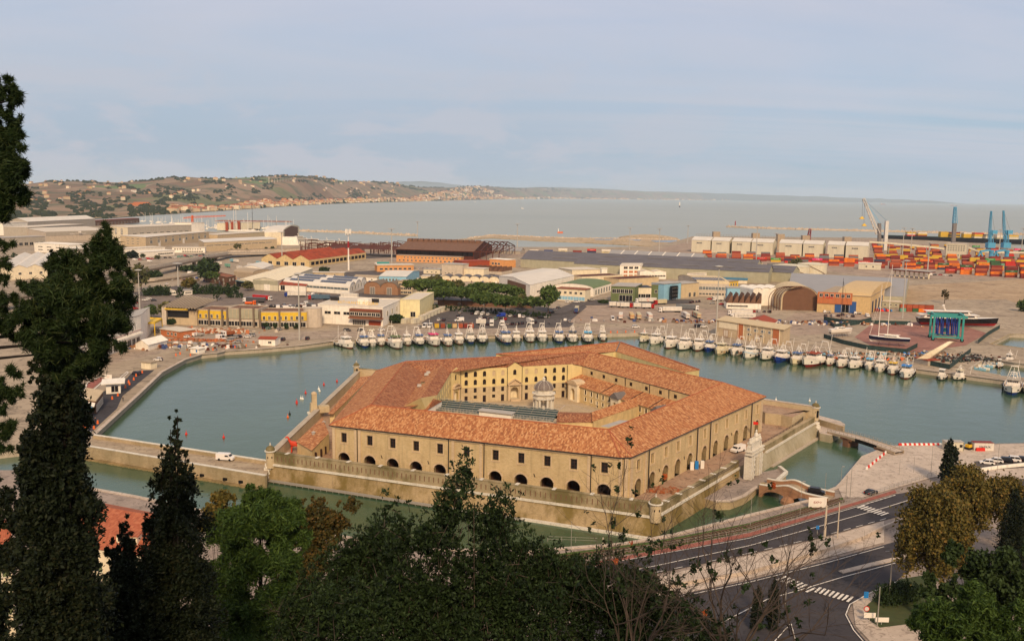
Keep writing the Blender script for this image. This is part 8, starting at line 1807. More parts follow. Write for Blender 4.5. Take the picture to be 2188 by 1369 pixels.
# ---------------------------------------------------------------- cranes and ships
def lattice(m,a,b,w,n,r=.25):
 a,b=NA(V3(a)),NA(V3(b));d=(b-a)/NL_(b-a);u=np.cross(d,(0,1,0));u=u/max(1e-6,NL_(u));v=np.cross(d,u)
 for s in((-1,-1),(1,-1),(1,1),(-1,1)):m.beam(V3(a+u*s[0]*w/2+v*s[1]*w/2),V3(b+u*s[0]*w/4+v*s[1]*w/4),r)
 for i in range(n):
  f,g=i/n,(i+1)/n;s=1 if i%2 else-1;k=1-f/2;m.beam(V3(a+(b-a)*f+u*s*w/2*k-v*w/2*k),V3(a+(b-a)*g-u*s*w/2*(1-g/2)-v*w/2*(1-g/2)),r*.7);m.beam(V3(a+(b-a)*f+v*s*w/2*k+u*w/2*k),V3(a+(b-a)*g-v*s*w/2*(1-g/2)+u*w/2*(1-g/2)),r*.7)
def px3(px,py,Y):return AT(px,py,Y)
Yq=G(1900,535,2)[1]
t=thing('harbour_crane','white lattice harbour crane with boom leaning left and a yellow grab','crane',G(1896,535,2));O=V3(G(1896,535,2))
m=MB();a,b=px3(1896,517,Yq),px3(1895,472,Yq);m.beam((b[0],b[1],2),V3(b),5);m.build('tower','crane_white',t,O);m=MB();a,b=px3(1879,530,Yq),px3(1879,477,Yq);m.beam((a[0],a[1],2),V3(b),4.5);m.build('tower','crane_grey',t,O)
m=MB();lattice(m,px3(1876,500,Yq),px3(1845,424,Yq),5,12,.9);m.build('boom','crane_white',t,O);m=MB();
for q in((1895,472),(1879,477),(1890,489)):m.tube(V3(px3(1846,426,Yq)),V3(px3(q[0],q[1],Yq)),.25,3)
m.build('stay','crane_blue',t,O);m=MB();m.tube(V3(px3(1843,426,Yq)),V3(px3(1842,464,Yq)),.2,3);m.tube(V3(px3(1847,428,Yq)),V3(px3(1846,480,Yq)),.2,3);m.build('hoist_rope','iron',t,O)
for q in((1841.5,468),(1846.5,483)):m=MB();p=px3(q[0],q[1],Yq);m.lathe(V3(p),[(4,0),(4,1),(.5,4)],5);m.build('grab','yellow_paint',t,O)
Yt=G(2033,545,2)[1];t=thing('harbour_crane','tall slim crane with grey shaft and sky blue lattice top behind the loading tower','crane',G(2038,545,2));O=V3(G(2038,545,2))
m=MB();b=px3(2040,477,Yt+15);m.beam((b[0],b[1],2),V3(b),5.2,4);m.build('tower','crane_grey',t,O);m=MB();lattice(m,b,px3(2041,442,Yt+15),5,10,.8);m.build('boom','crane_blue',t,O)
for nm,x,tp_,jx,lab in(('a',2117,451,2119,'sky blue luffing crane, left of the twin pair at right'),('b',2150,450,2145,'sky blue luffing crane, right of the twin pair with heavier counterweight')):
 Yc_=G(x,556,2)[1];t=thing('portal_crane',lab,'crane',G(x,556,2));O=V3(G(x,556,2));P=lambda px_,py_:px3(px_,py_,Yc_)
 m=MB();m.lathe((P(x,556)[0],Yc_,2),[(6,0),(6,1.5),(3,2.5),(2.6,9),(3.6,13),(2.0,14)],10);m.build('pedestal','crane_blue',t,O)
 m=MB();m.beam(V3(P(x-22,537)),V3(P(x-1,534)),2.6,2.4);m.beam(V3(P(x-22,537)),V3(P(x-15,553)),1.6);m.beam(V3(P(x-22,537)),V3(P(x-28,553)),1.6);m.build('portal_leg','crane_blue',t,O)
 m=MB();m.box(V3(P(x-1,524)),(10,8,7));m.build('machine_house','crane_blue',t,O);m=MB();lattice(m,P(x,520),P(x+1,492),4.5,6,.7);m.build('tower','crane_blue',t,O)
 m=MB();lattice(m,P(x-3,512),P(jx-1,tp_),3,14,.55);m.build('jib','crane_blue',t,O);m=MB();m.box(V3(P(x+7,496)),(7,5,5));m.beam(V3(P(x+7,494)),V3(P(x,505)),1.2);m.build('counterweight','crane_blue',t,O)
 m=MB();m.tube(V3(P(jx,tp_+1)),V3(P(x+8,492)),.2,3);m.tube(V3(P(jx-3,tp_+3)),V3(P(jx-4,490)),.2,3);m.build('stay','crane_grey',t,O)
t=thing('mobile_crane','dark red lattice crane boom rising between the silos','crane',G(1727,515,2));O=V3(G(1727,515,2));m=MB();lattice(m,px3(1727,515,G(1727,515,2)[1]),px3(1731,489,G(1727,515,2)[1]),6,8,1.0);m.build('boom','crane_red',t,O)
t=thing('tower_crane','orange tower crane with long horizontal jib above the marina','crane',G(411,487,2));O=V3(G(411,487,2));Y_=O[1];m=MB();lattice(m,G(411,487,2),AT(411,460,Y_),4,8,.9);m.build('mast','truck_orange',t,O);m=MB();lattice(m,AT(411,464,Y_),AT(482,461,Y_),3,20,.8);lattice(m,AT(411,464,Y_),AT(392,466,Y_),3,5,.8);m.build('jib','truck_orange',t,O)
t=thing('cargo_ship','black hulled container ship moored beyond the container yard','ship',G(2060,511,0));O=V3(G(2060,511,0));a,b=G(1897,512,0),G(2250,524,0)
m=MB();d=(b-a)[:2]/NL_((b-a)[:2]);n=NA((-d[1],d[0]))*14;pl=[tuple(a[:2]-d*18+n*.0),tuple(a[:2]-n),tuple(b[:2]-n),tuple(b[:2]+n),tuple(a[:2]+n)];m.prism(pl,-1,8.5);m.build('hull','black_hull',t,O);m=MB();m.prism([(x+(0),y)for x,y in pl],8.5,9.3);m.build('deck','net_green',t,O)
for i,(x,s)in enumerate(((1945,'ywx'),(1968,'wyR'),(2016,'yyyy'),(2038,'Ryny'),(2065,'wyyy'),(2088,'xyyw'),(2112,'ecw'),(2136,'wwc'),(2162,'ycw'))):
 stack('aboard the black ship',x,513+(x-1897)*.034,s,12,z=0,si=i,words=False)if False else None
 c=G(x,512+(x-1897)*.034,0)
 for k,ch in enumerate(s[::-1]):
  o=inst('shipping_container',BX[12],(c[0],c[1],9.3+k*2.6),.03,None,1.35 if False else(1.55,4,1),{0:BC[ch]});tag(o,'%s deck container block, tier %d of stack %d aboard the black ship'%(BN[ch],k+1,i+1),'container','deck containers of the black ship')
def ship(label,px,py,L,h,col,rz=0,z=0):
 c=G(px,py,0);t=thing('ship',label,'ship',c,rz);m=MB();m.prism([(-L/2,-L*.08),(L*.42,-L*.08),(L/2,0),(L*.42,L*.08),(-L/2,L*.08)],-1,h);m.build('hull',col,t);m=MB();m.box((-L*.35,0,h+h*.8),(L*.14,L*.13,h*1.6));m.box((-L*.35,0,h+h*1.9),(L*.08,L*.1,h*.7));m.build('superstructure','white_paint',t);m=MB();m.tube((L*.3,0,h),(L*.3,0,h*2.2),L*.006,4);m.build('mast','crane_grey',t)
ship('small ship seen bow on, alone in the middle of the bay',1452,443,60,14,'navy_hull',1.4);ship('red tanker low on the horizon right of the big crane boom',1887,437,110,9,'red_hull');ship('red ship on the horizon above the slim crane, left one',2035,439.5,70,8,'red_hull');ship('faint red ship on the horizon above the slim crane, right one',2043,440,50,8,'crane_red')
for i,(x,y)in enumerate(((1117,446),(1197,498),(1015,432))):ship(['tiny white sailing craft far out left of centre','small orange launch near the spit','tiny white craft close to the far town'][i],x,y,[16,12,20][i],3,['white_paint','truck_orange','white_paint'][i])
ym=random.Random(31);tm=MB()
for i in range(90):
 x=ym.uniform(300,630);y=474+(x-300)*.05+ym.uniform(-2,9);c=G(x,max(y,473),0);s=ym.uniform(9,16);h=ym.choice([12,15,18,24]);nm='moored_yacht'
 m=MB();m.prism([(-s/2,-s*.14),(s*.3,-s*.14),(s/2,0),(s*.3,s*.14),(-s/2,s*.14)],-.2,1.6);m.box((-s*.05,0,2.2),(s*.4,s*.2,1.2));m.tube((0,0,1.5),(0,0,h),.28,4);o=m.build(nm,'white_paint');o.location=V3(c);o.rotation_euler=(0,0,ym.uniform(0,3));tag(o,'tiny white sailing yacht moored among the masts of the far marina','yacht','sailing yachts in the far marina')
for i,(x,y,h)in enumerate(((505,494,55),(500,494,45),(540,492,60),(530,494,38),(573,489,30),(591,488,28))):c=G(x,y,0);m=MB();m.prism([(-14,-3.5),(9,-3.5),(15,0),(9,3.5),(-14,3.5)],-.2,3);m.tube((0,0,3),(0,0,h),.5,5,.3);m.beam((0,-4,h*.6),(0,4,h*.6),.4);o=m.build('moored_yacht','white_paint' if i!=2 else 'iron');o.location=V3(c);tag(o,'%s tall masted yacht above the marina, mast %s tallest near the red towers'%('black' if i==2 else 'white',ordn(i)),'yacht','tall masted yachts by the red towers')
# ---------------------------------------------------------------- masts and lamps
def lamp_mast(label,x,yb,yt,w=.55,head=2.6,z=2.0,mt='galvanised',name='lamp_mast',xt=None):
 c=G(x,yb,z);h=ZA(xt or x,yt,c[1])-z;t=thing(name,label,'lamp mast',c,0,'tall floodlight masts');m=MB();m.tube((0,0,0),(0,0,h),w,8,w*.45);m.build('pole',mt,t);m=MB();m.lathe((0,0,h),[(head*.35,-.5),(head,-.1),(head,.15),(head*.3,.5)],10);m.build('lamp_ring','galvanised',t);return t,h
for x,yb,yt,lab in((640,727,585,'tallest, on the near quay by the white hut'),(299,664,577,'behind the bus station cars'),(381,612,563,'by the viaduct ramps'),(603,568,496,'in front of the rusty shed'),(837,562,489,'left of the burnt hangar'),(892,524,474,'beyond the burnt hangar roof'),(1105,532,479,'standing at the lagoon edge'),(1345,533,487,'left one behind the striped warehouse'),(1408,538,489,'right one behind the striped warehouse'),(1469,521,482,'alone at the left of the silos'),(1530,716,569,'nearest of the centre, beside the brick cooperative'),(1615,556,484,'before the third silo'),(1656,538,498,'before the fourth silo'),(1928,681,557,'beside the boatyard workshop'),(1981,590,518,'by the container yard fence'),(1928,545,487,'left of the two by the black ship bow'),(1945,554,488,'right of the two by the black ship bow'),(2134,545,491,'before the blue portal cranes'),(2182,540,488,'at the far right quay')):
 lamp_mast('tall grey floodlight mast, '+lab,x,yb,yt,.5 if yb>650 else .8,2.4 if yb>650 else 4)
t,h=lamp_mast('red and white radio mast with antenna cluster before the rusty ruins',745,577,500,1.0,3.0,mt='white_paint',name='radio_mast');m=MB();m.tube((0,0,h*.62),(0,0,h*.80),1.05,8,1.0);m.build('red_band','red_hull',t);m=MB();[m.beam((2.6*cos(a),2.6*sin(a),h-1),(2.6*cos(a),2.6*sin(a),h+5),.8)for a in(0,1.2,2.4,3.6,4.8)];m.build('antenna','white_paint',t)
def post(name,label,x,yb,yt,r=.09,z=2.0,mt='galvanised',arm=0,cat='lamp post',group=None):
 c=G(x,yb,z);h=ZA(x,yt,c[1])-z;t=thing(name,label,cat,c,0,group);m=MB();m.tube((0,0,0),(0,0,h),r,7,r*.7);m.build('pole',mt,t)
 if arm:m=MB();m.tube((0,0,h),(arm,0,h+.3),.05,5);m.box((arm,0,h+.25),(.7,.3,.14));m.build('lamp','grey_metal',t)
 return t,h
for x,yb,yt,lab,r,arm in((1789,1150,1073,'pale concrete pole by the seafront road',.16,0),(1762,1146,1079,'thick grey steel gantry post beside the road',.3,0),(1709,1104,1030,'thin pole at the canal edge below the bridge',.07,.5),(1763,1046,1010,'pole at the near end of the brick bridge',.07,0),(1797,1028,998,'short lamp post on the apron by the bridge',.07,.4),(1807,1070,1015,'pole right of the bridge end by the track',.09,0),(1816,1066,1000,'tall dark pole by the level crossing',.09,0),(1858,1150,0,'',.1,0),(1899,1290,1180,'tall lamp post beside the hedge and grass verge',.14,-1.0),(1874,1340,1253,'white steel post at the curved kerb',.12,0),(1678,1290,1195,'thin grey post behind the bare branches',.1,0),(1603,1125,1060,'canal side catenary pole, left of the low wall',.08,0),(1288,1172,1148,'short white concrete stub post at the water edge',.22,0),(1220,1180,1113,'slender pole by the water stairs',.07,0),(1989,1010,952,'pole on the apron before the site cabin',.07,0),(1921,1015,982,'pole behind the railing of the apron',.07,0),(1952,1010,975,'sign gantry pole on the apron',.07,0),(2130,1010,945,'pole by the parking strip',.08,0),(429,0,0,'',0,0),(505,0,0,'',0,0)):
 if yt:post('pole',lab,x,yb,yt,r,arm=arm,mt='concrete_light' if r>.13 else 'grey_metal',cat='pole')
def sign(label,x,yb,yt,w,h,mt,rz=0,word=None,wm='box_navy',z=2.0,disc=False):
 t,hh=post('road_sign',label,x,yb,yt,.06,z,cat='sign');m=MB()
 if disc:m.tube((0,-.06,hh-.3),(0,-.12,hh-.3),.55,14);m.build('plate','red_plastic',t);m=MB();m.tube((0,-.12,hh-.3),(0,-.15,hh-.3),.4,14);m.build('face','white_paint',t)
 else:m.box((0,-.08,hh-h/2),(w,.06,h));m.build('plate',mt,t)
 if word:letter(word,h*.32,wm,t,(0,-.14,hh-h/2),0)
sign('blue square pedestrian crossing sign by the zebra on the curve',1849,1292,1263,.9,1.3,'blue_plastic');sign('round red ringed no entry style sign on the grass verge',1850,1318,1296,1,1,'',disc=True);sign('white and green direction board beside the white post',1857,1330,1308,2.2,1.0,'white_paint');sign('wide white direction board on the verge',1883,1335,1318,2.6,.9,'white_paint');sign('small blue sign beside the seafront road',1746,1142,1122,.7,.9,'blue_plastic')
sign('large white billboard with faded red print at the bridge end',1746,1086,1062,4.6,2.6,'white_paint',word='EXPO',wm='red_hull');sign('white fuel station sign with a red oval on the left quay',232,818,800,3.0,1.6,'white_paint',word='esso',wm='red_plastic')
for i,(x,y)in enumerate(((209,905),(196,901),(201,916),(177,913),(190,929),(183,919),(240,853),(252,846),(268,829),(277,822),(286,812),(291,804),(304,797),(318,787),(252,845),(275,818),(376,760),(385,757),(407,760),(432,753),(455,748),(483,745),(502,743),(526,740),(1305,711),(1319,711),(1337,710),(1356,710),(1377,709))):
 if i==14:continue
 c=G(x,y,2);m=MB();m.lathe((0,0,0),[(.45,0),(.4,.1),(.3,.6),(.3,1.0),(.2,1.2)],7);o=m.build('orange_bollard','orange_plastic');o.location=V3(c);tag(o,'small orange plastic bollard standing near the quay edge','bollard','orange bollards along the quay')
for i,(x,y,c_)in enumerate(((615,892,'o'),(634,862,'r'),(634,859,'r'),(643,852,'w'),(647,853,'w'),(653,840,'r'),(681,832,'w'),(683,836,'w'),(692,822,'r'),(720,815,'r'),(619,885,'d'),(478,935,'r'),(398,928,'r'),(579,960,'r'),(1658,855,'w'),(1730,857,'w'))):
 c=G(x,y,0);m=MB();m.lathe((0,0,0),[(.05,-.2),(.42,0),(.42,.35),(.12,.7),(.06,1.5)],8);o=m.build('mooring_buoy',{'o':'orange_plastic','r':'red_plastic','w':'white_plastic','d':'iron'}[c_]);o.location=V3(c);tag(o,'small %s mooring buoy, %s listed from the left causeway side'%({'o':'orange','r':'red','w':'white','d':'dark'}[c_],ordn(i)),'buoy','mooring buoys in the basin')
def person(label,x,y,z,top='cloth_dark',legs='iron',rz=0.0,h=1.72):
 s=h/1.72;pts=[((0,0,.95),.15),((0,0,1.25),.17),((0,0,1.42),.12),((0,0,1.52),.06),((0,0,1.63),.11),((-.1,0,.5),.085),((-.12,.05,.06),.06),((.1,0,.5),.085),((.14,-.04,.06),.06),((-.24,0,1.38),.06),((-.28,.02,1.1),.05),((-.26,.1,.86),.04),((.24,0,1.38),.06),((.28,.02,1.1),.05),((.26,.1,.86),.04)]
 ed=[(0,1),(1,2),(2,3),(3,4),(0,5),(5,6),(0,7),(7,8),(2,9),(9,10),(10,11),(2,12),(12,13),(13,14)];me=bpy.data.meshes.new('person');me.from_pydata([tuple(c*s for c in q[0])for q in pts],ed,[]);o=bpy.data.objects.new('person',me);COL.objects.link(o);o.location=V3(G(x,y,z));o.rotation_euler=(0,0,rz);o.modifiers.new('skin','SKIN')
 for v,q in zip(me.skin_vertices[0].data,pts):v.radius=(q[1]*s,q[1]*s*.8)
 me.skin_vertices[0].data[0].use_root=True;o.modifiers.new('sub','SUBSURF').levels=1;me.materials.append(MT(top));tag(o,label,'person')
 hd=MB();hd.lathe((0,0,1.53*s),[(.05,0),(.11,.06),(.12,.15),(.07,.23),(.01,.25)],8);ho=hd.build('head','skin',o)
for a in(('person in dark clothes at the left of the courtyard trio',1221.5,850),('person in dark clothes in the middle of the courtyard trio',1224.5,851),('person in dark clothes at the right of the courtyard trio',1228.5,850)):person(a[0],a[1],a[2],CZ)
person('person in a yellow vest beside the stopped white car',343,770,2,'cloth_yellow');person('road worker in dark clothes beside the white car',347,771,2);person('person walking on the left quay near the bar',204,903,2);person('person standing on the quay edge by the asphalt road',263,857,2);person('person in dark clothes walking beside the curved road at right',2110,1015,2,h=1.8);person('pedestrian on the quay right of the pines, left one',1171,693,2);person('pedestrian on the quay right of the pines, right one',1174,694,2)
t,h=post('flag_pole','red flag with yellow emblem on a pole before the terrace arches',1607,944,900,.06,TZ,cat='flag');m=MB();m.face(((0,0,h),(1.6,.1,h-.2),(1.7,.2,h-1.1),(0,0,h-1.0)));m.build('flag','flag_red',t)
for i,(x,y)in enumerate(((1478,1003),(1488,1001),(1500,1000))):c=G(x,y,TZ);m=MB();m.box((0,0,1.1),(1.0,.8,2.2));o=m.build('portable_cabinet','white_paint' if i!=1 else 'blue_plastic');o.location=V3(c);tag(o,'upright cabinet by the steel cage on the terrace, %s'%['left white one','middle blue one','right white one'][i],'cabinet')

for a in(('bins, pallets and small clutter scattered over the left yards',600,600,170,22),('bins, pallets and small clutter scattered over the middle yards',1050,600,190,22),('bins, skips and scrap scattered over the right yards',1650,690,120,14),('kerbs, drums and scrap scattered along the left quay',330,740,60,12)):heap(a[0],a[1],a[2],a[3],a[4],330,['white_paint','concrete_dark','rust_frame','box_blue','grey_metal','deck_wood'],(.6,2.4))
# ---------------------------------------------------------------- viaduct on the left
def viaduct(label,near,zs,wpx,piers):
 t=thing('viaduct',label,'viaduct',G(near[0][0],near[0][1],2));O=V3(G(near[0][0],near[0][1],2));P=[G(x,y,z)for(x,y),z in zip(near,zs)];Q=[p+NA((-.25,1,0))*wpx for p in P]
 m=MB();m.strip([V3(p)for p in P],[V3(p)for p in Q]);m.build('deck','asphalt_old',t,O)
 for R in(P,Q):
  for a,b in zip(R[:-1],R[1:]):m=MB();m.beam(V3(up(a,-.3)),V3(up(b,-.3)),.5,2.2);m.build('parapet','concrete_light',t,O)
 for a,b in zip(P[:-1],P[1:]):m=MB();m.beam(V3(up((a+b)/2*1+(a-b)*.5+NA((-.12,.5,0))*wpx,-1.6)),V3(up(b+NA((-.12,.5,0))*wpx,-1.6)),wpx*.6,1.6);m.build('girder','concrete_dark',t,O)
 for i,f in piers:
  a=P[i]+(P[i+1]-P[i])*f+NA((-.12,.5,0))*wpx;m=MB();m.box((a[0],a[1],(a[2]-2)/2+.5),(2.2,5,a[2]-3));m.box((a[0],a[1],a[2]-2.8),(2.6,wpx*.9,1.4));m.build('pier','concrete_dark',t,O)
viaduct('long concrete road viaduct curving behind the pine towards the coast road',[(-60,650),(60,628),(160,606),(259,583),(340,569),(400,557),(439,549),(487,542),(600,541)],[10,10,10,10,10,9.5,9,7.5,4],17,[(1,.5),(2,.5),(3,.3),(3,.9),(4,.6),(5,.3),(5,.9),(6,.4)])
viaduct('low concrete slip road ramp passing under the viaduct',[(150,622),(250,604),(330,597),(385,590),(420,584)],[4,4,4.5,4.5,4],9,[(1,.5),(2,.5)])
for nm,pl in(('coast_road',[(470,545),(620,541),(760,548),(860,545),(860,549),(760,553),(620,546),(470,550)]),('slip_road',[(180,640),(300,622),(420,604),(432,610),(330,626),(200,652)]),('yard_road',[(690,632),(830,622),(1060,640),(1190,660),(1240,640),(1480,640),(1480,648),(1250,652),(1200,672),(1050,652),(850,634),(700,642)]),('back_road',[(560,590),(800,578),(1050,580),(1060,588),(800,588),(570,600)])):sheet(nm,pl,2.02,'asphalt_old')
# ---------------------------------------------------------------- vegetation
def leaves(name,blobs,n,size,mt,parent=None,origin=None,seed=1,shell=.55,asp=1.6,flat=0.0,cl=None):
 """leaf-sized faces spread through a set of ellipsoids (x,y,z,rx,ry,rz)"""
 R=np.random.RandomState(seed);B=NA(blobs,dtype=float);vol=(B[:,3]*B[:,4]*B[:,5])**.67;idx=R.choice(len(B),n,p=vol/vol.sum());K=26 if cl is None else cl;idx=idx[(np.arange(n)//K)*K];b=B[idx]
 d=R.normal(size=(n,3));d/=NL_(d,axis=1)[:,None];r=shell+(1-shell)*R.rand(n)**.6;r=np.where(R.rand(n)<.25,R.rand(n)**.5,r)*np.where(R.rand(n)<.2,1.22,1.0);g=(np.arange(n)//K)*K;cs=size*max(2.6,asp*.9);c=b[:,:3]+(d*r[:,None])[g]*b[:,3:6]+R.normal(size=(n,3))*np.minimum(b[:,3:6].min(1)*.24,cs)[:,None]*(1,1,1.3)
 a=R.normal(size=(n,3));a[:,2]*=(1-flat);a/=NL_(a,axis=1)[:,None];q=np.cross(a,R.normal(size=(n,3)));q/=NL_(q,axis=1)[:,None];s=size*(.6+.8*R.rand(n))[:,None]
 V=np.empty((n,4,3));V[:,0]=c-a*s*asp*.5;V[:,1]=c+q*s*.5;V[:,2]=c+a*s*asp*.5;V[:,3]=c-q*s*.5
 return raw(name,V,mt,parent,origin)
def raw(name,V,mt,parent,origin):
 n=len(V);v=V.reshape(-1,3)
 if origin is not None:v=v-NA(origin)
 me=bpy.data.meshes.new(name);me.vertices.add(n*4);me.vertices.foreach_set('co',v.ravel());me.loops.add(n*4);me.loops.foreach_set('vertex_index',np.arange(n*4,dtype=np.int32));me.polygons.add(n);me.polygons.foreach_set('loop_start',np.arange(0,n*4,4,dtype=np.int32));me.polygons.foreach_set('loop_total',np.full(n,4,dtype=np.int32));me.update(calc_edges=True);me.materials.append(MT(mt))
 o=bpy.data.objects.new(name,me);COL.objects.link(o);o.parent=parent
 if parent is None and origin is not None:o.location=V3(origin)
 return o
SD=[0]
def tree(label,px,py,top,wpx,kind='round',mt='leaf_umbrella',nm=None,n=1500,z=2.0,leaf=None,cat='tree',group=None):
 SD[0]+=1;r=random.Random(SD[0]);c=G(px,py,z);H=ZA(px,top,c[1])-z;Wd=wpx/FPX*c[1]/2;t=thing(nm or{'umbrella':'umbrella_pine','column':'cypress','round':'broadleaf_tree','bush':'bush'}[kind],label,cat,c,0,group);bl=[]
 if kind=='umbrella':ch=H*.42;z0=H-ch*.55;k=12;rz=ch*.5
 elif kind=='column':ch=H*.97;z0=H*.52;k=0;rz=H*.49
 elif kind=='bush':ch=H;z0=H*.45;k=8;rz=H*.5
 else:ch=H*.8;z0=H*.58;k=14 if wpx<90 else 46;rz=H*.40
 if kind=='column':
  for i in range(9):f=i/8;w=Wd*(.25+.75*sin(PI*min(1,(1-f)*.62+.08)))*(1 if f<.9 else .6);bl.append((r.uniform(-.1,.1)*Wd,r.uniform(-.1,.1)*Wd,H*(.07+.88*f),w,w,H*.085))
 else:
  bl.append((0,0,z0,Wd*.62,Wd*.62,rz*.7))
  for i in range(k):a=r.uniform(0,6.28);e=r.uniform(-.5,1);q=cos(e*1.2);bl.append((cos(a)*Wd*.66*q,sin(a)*Wd*.66*q,z0+rz*.62*sin(e*1.3),*((Wd*r.uniform(.26,.42),)*2+(rz*r.uniform(.28,.45),)if k<40 else(Wd*r.uniform(.14,.27),)*2+(rz*r.uniform(.14,.25),))))
 leaves('crown',bl,n,leaf or max(.4,Wd*.2),mt,t,None,SD[0],.6,cl=7 if n<5000 else None)
 m=MB();m.tube((0,0,0),(0,0,max(z0*.9,.5)),max(.12,H*.022),6,max(.06,H*.012))
 if kind!='column':
  for i in range(4):a=r.uniform(0,6.28);m.tube((0,0,z0*.55),(cos(a)*Wd*.5,sin(a)*Wd*.5,z0*1.02),max(.06,H*.012),5,.04)
 m.build('trunk','bark',t);return t
for i,(x,y,tp_,w)in enumerate(((897,640,600,52),(938,641,602,54),(948,654,616,50),(986,655,617,54),(1024,644,608,44),(1052,645,608,40),(1082,646,611,42),(1036,671,630,56),(1080,673,634,50),(1139,675,637,40))):tree('umbrella pine of the car park grove, %s from the back left'%ordn(i),x,y,tp_-2,w*1.3,'umbrella',n=2600,group='umbrella pines above the car park')
for i,(x,y,tp_,w,k,mt,lab)in enumerate(((930,612,589,36,'round','leaf_olive','olive green tree behind the left pines'),(976,622,598,34,'round','leaf_olive','thin olive green tree between the pine groups'),(1117,664,630,32,'round','leaf_olive','olive green tree low in the pine grove'),(1171,668,607,44,'round','leaf_umbrella','tall round tree at the right end of the pine grove'),(1105,640,614,34,'round','leaf_umbrella','rounded tree behind the right pines'),
 (442,604,551,54,'round','leaf_hedge','large dark round tree by the viaduct'),(452,612,580,34,'umbrella','leaf_umbrella','lone umbrella pine beside the brown brick house'),(464,642,594,20,'column','leaf_hedge','dense spindle shaped tree behind the ribbed canopy'),(302,622,564,40,'round','leaf_olive','tall thin yellowing tree behind the left floodlight'),(386,640,612,20,'column','leaf_hedge','clipped ivy clad tree stump by the bus station'),(404,620,594,32,'round','leaf_autumn','autumn coloured tree right of the ramp'),(530,621,601,26,'round','leaf_olive','sparse yellow tree before the open warehouse'),
 (283,552,535,26,'bush','leaf_cypress','dark round tree before the low shipyard offices'),(306,553,541,13,'bush','leaf_hedge','small round tree by the low offices, left'),(336,554,544,16,'bush','leaf_olive','small pale tree by the low offices, right'),(357,684,646,44,'round','leaf_olive','bright yellow green tree beside the terminal canopy'),(324,680,651,28,'round','leaf_umbrella','smaller tree left of the yellow green one'),(108,564,541,36,'bush','leaf_umbrella','round dark green tree on the far left car park'),(32,555,538,14,'bush','leaf_hedge','small tree at far left before the showroom'),
 (508,537,520,18,'round','leaf_olive','pale tree before the long beige shed, tallest'),(494,538,531,8,'bush','leaf_hedge','tiny bush before the long beige shed, left'),(526,538,530,9,'bush','leaf_hedge','tiny dark bush before the long beige shed, middle'),(569,536,527,9,'bush','leaf_hedge','small dark tree before the long shed, second from right'),(583,535,525,10,'bush','leaf_hedge','small dark tree before the long shed, rightmost'),(693,583,571,28,'bush','leaf_hedge','dark bushes near the foot of the radio mast'),(847,690,672,36,'bush','leaf_hedge','dark bush between restaurant and yellow hall'),
 (1700,566,551,30,'bush','leaf_olive','yellow green bush above the cream tanks'),(2018,648,614,18,'round','leaf_autumn_dark','bare brownish tree on the earth yard'),(568,702,687,16,'bush','leaf_hedge','clipped round bush at the yellow terminal, leftmost'),(586,702,688,14,'bush','leaf_hedge','clipped round bush at the yellow terminal, second'),(612,703,689,16,'bush','leaf_hedge','clipped round bush at the yellow terminal, third'),(633,703,690,16,'bush','leaf_hedge','clipped round bush at the yellow terminal, rightmost'),(366,693,680,24,'bush','leaf_hedge','low bush under the terminal canopy'),(1290,648,641,26,'bush','leaf_hedge','low hedge before the green cube building'),
 (2185,665,640,30,'bush','leaf_umbrella','green bush at the right edge of the earth yard'),(330,594,578,40,'bush','leaf_hedge','dark scrub under the viaduct'),(410,580,566,46,'bush','leaf_hedge','dark scrub beside the viaduct piers'),(1316,583,570,14,'bush','leaf_umbrella','small tree beside the white silos of the dairy'))):tree(lab,x,y,tp_,w,k,mt,n=1300 if w>20 else 400)
def hedge(label,px,z,h,w,mt='leaf_hedge',n=2500,leaf=.45):
 SD[0]+=1;P=[G(x,y,z)for x,y in px];bl=[]
 for a,b in zip(P[:-1],P[1:]):
  k=max(2,int(NL_(b-a)/w));bl+=[(*(a+(b-a)*(i/k))[:2],z+h*.5,w*.75,w*.6,h*.58)for i in range(k)]
 o=leaves('hedge',bl,n,leaf,mt,None,V3(P[0]),SD[0],.5);tag(o,label,'hedge')
hedge('long dark clipped hedge along the back of the quayside car park',[(925,662),(1000,666),(1090,673),(1180,680)],2,3.2,2.4,n=4500,leaf=.5);hedge('thick dark hedge behind the bus station, left part',[(318,632),(376,630)],2,6,5,n=2600,leaf=.8);hedge('thick dark hedge behind the bus station, right part',[(420,628),(470,628),(520,629)],2,6,5,n=3600,leaf=.8);hedge('low clipped hedge before the lorries',[(487,636),(525,636)],2,3,3,n=900,leaf=.5);hedge('dark rounded hedge on the roadside verge',[(1893,1290),(1925,1285),(1955,1280)],2,3.4,3,n=6000,leaf=.3)
for lab,x,y,tp_,w,k,mt,n,lf in(('big yellowing plane tree at the roadside, nearest',1980,1330,1008,185,'round','leaf_autumn',34000,.34),('tall yellowing plane tree behind the nearest one',2048,1215,972,135,'round','leaf_autumn',22000,.36),('orange brown plane tree at the right edge',2140,1165,1008,130,'round','leaf_autumn',18000,.38),('slim dark cypress rising among the right hand trees',2148,1310,1052,62,'column','leaf_cypress',16000,.28),('small pointed cypress above the plane tree',2025,1035,940,34,'column','leaf_cypress',4000,.4),('narrow dark cypress by the junction, left of two',1616,1345,1255,26,'column','leaf_cypress',3500,.28),('narrow dark cypress by the junction, right of two',1651,1345,1238,26,'column','leaf_cypress',3500,.28),('second plane tree cut by the right picture edge',2215,1250,1040,150,'round','leaf_autumn_dark',18000,.36)):tree(lab,x,y,tp_,w,k,mt,n=n,leaf=lf,nm='plane_tree' if 'plane' in lab else None)
m=MB();prof=lambda x,y:2+max(0.0,76.5*(1-y/92.0))**1.0*(.96+.04*vnoise(x/9,y/9,3))
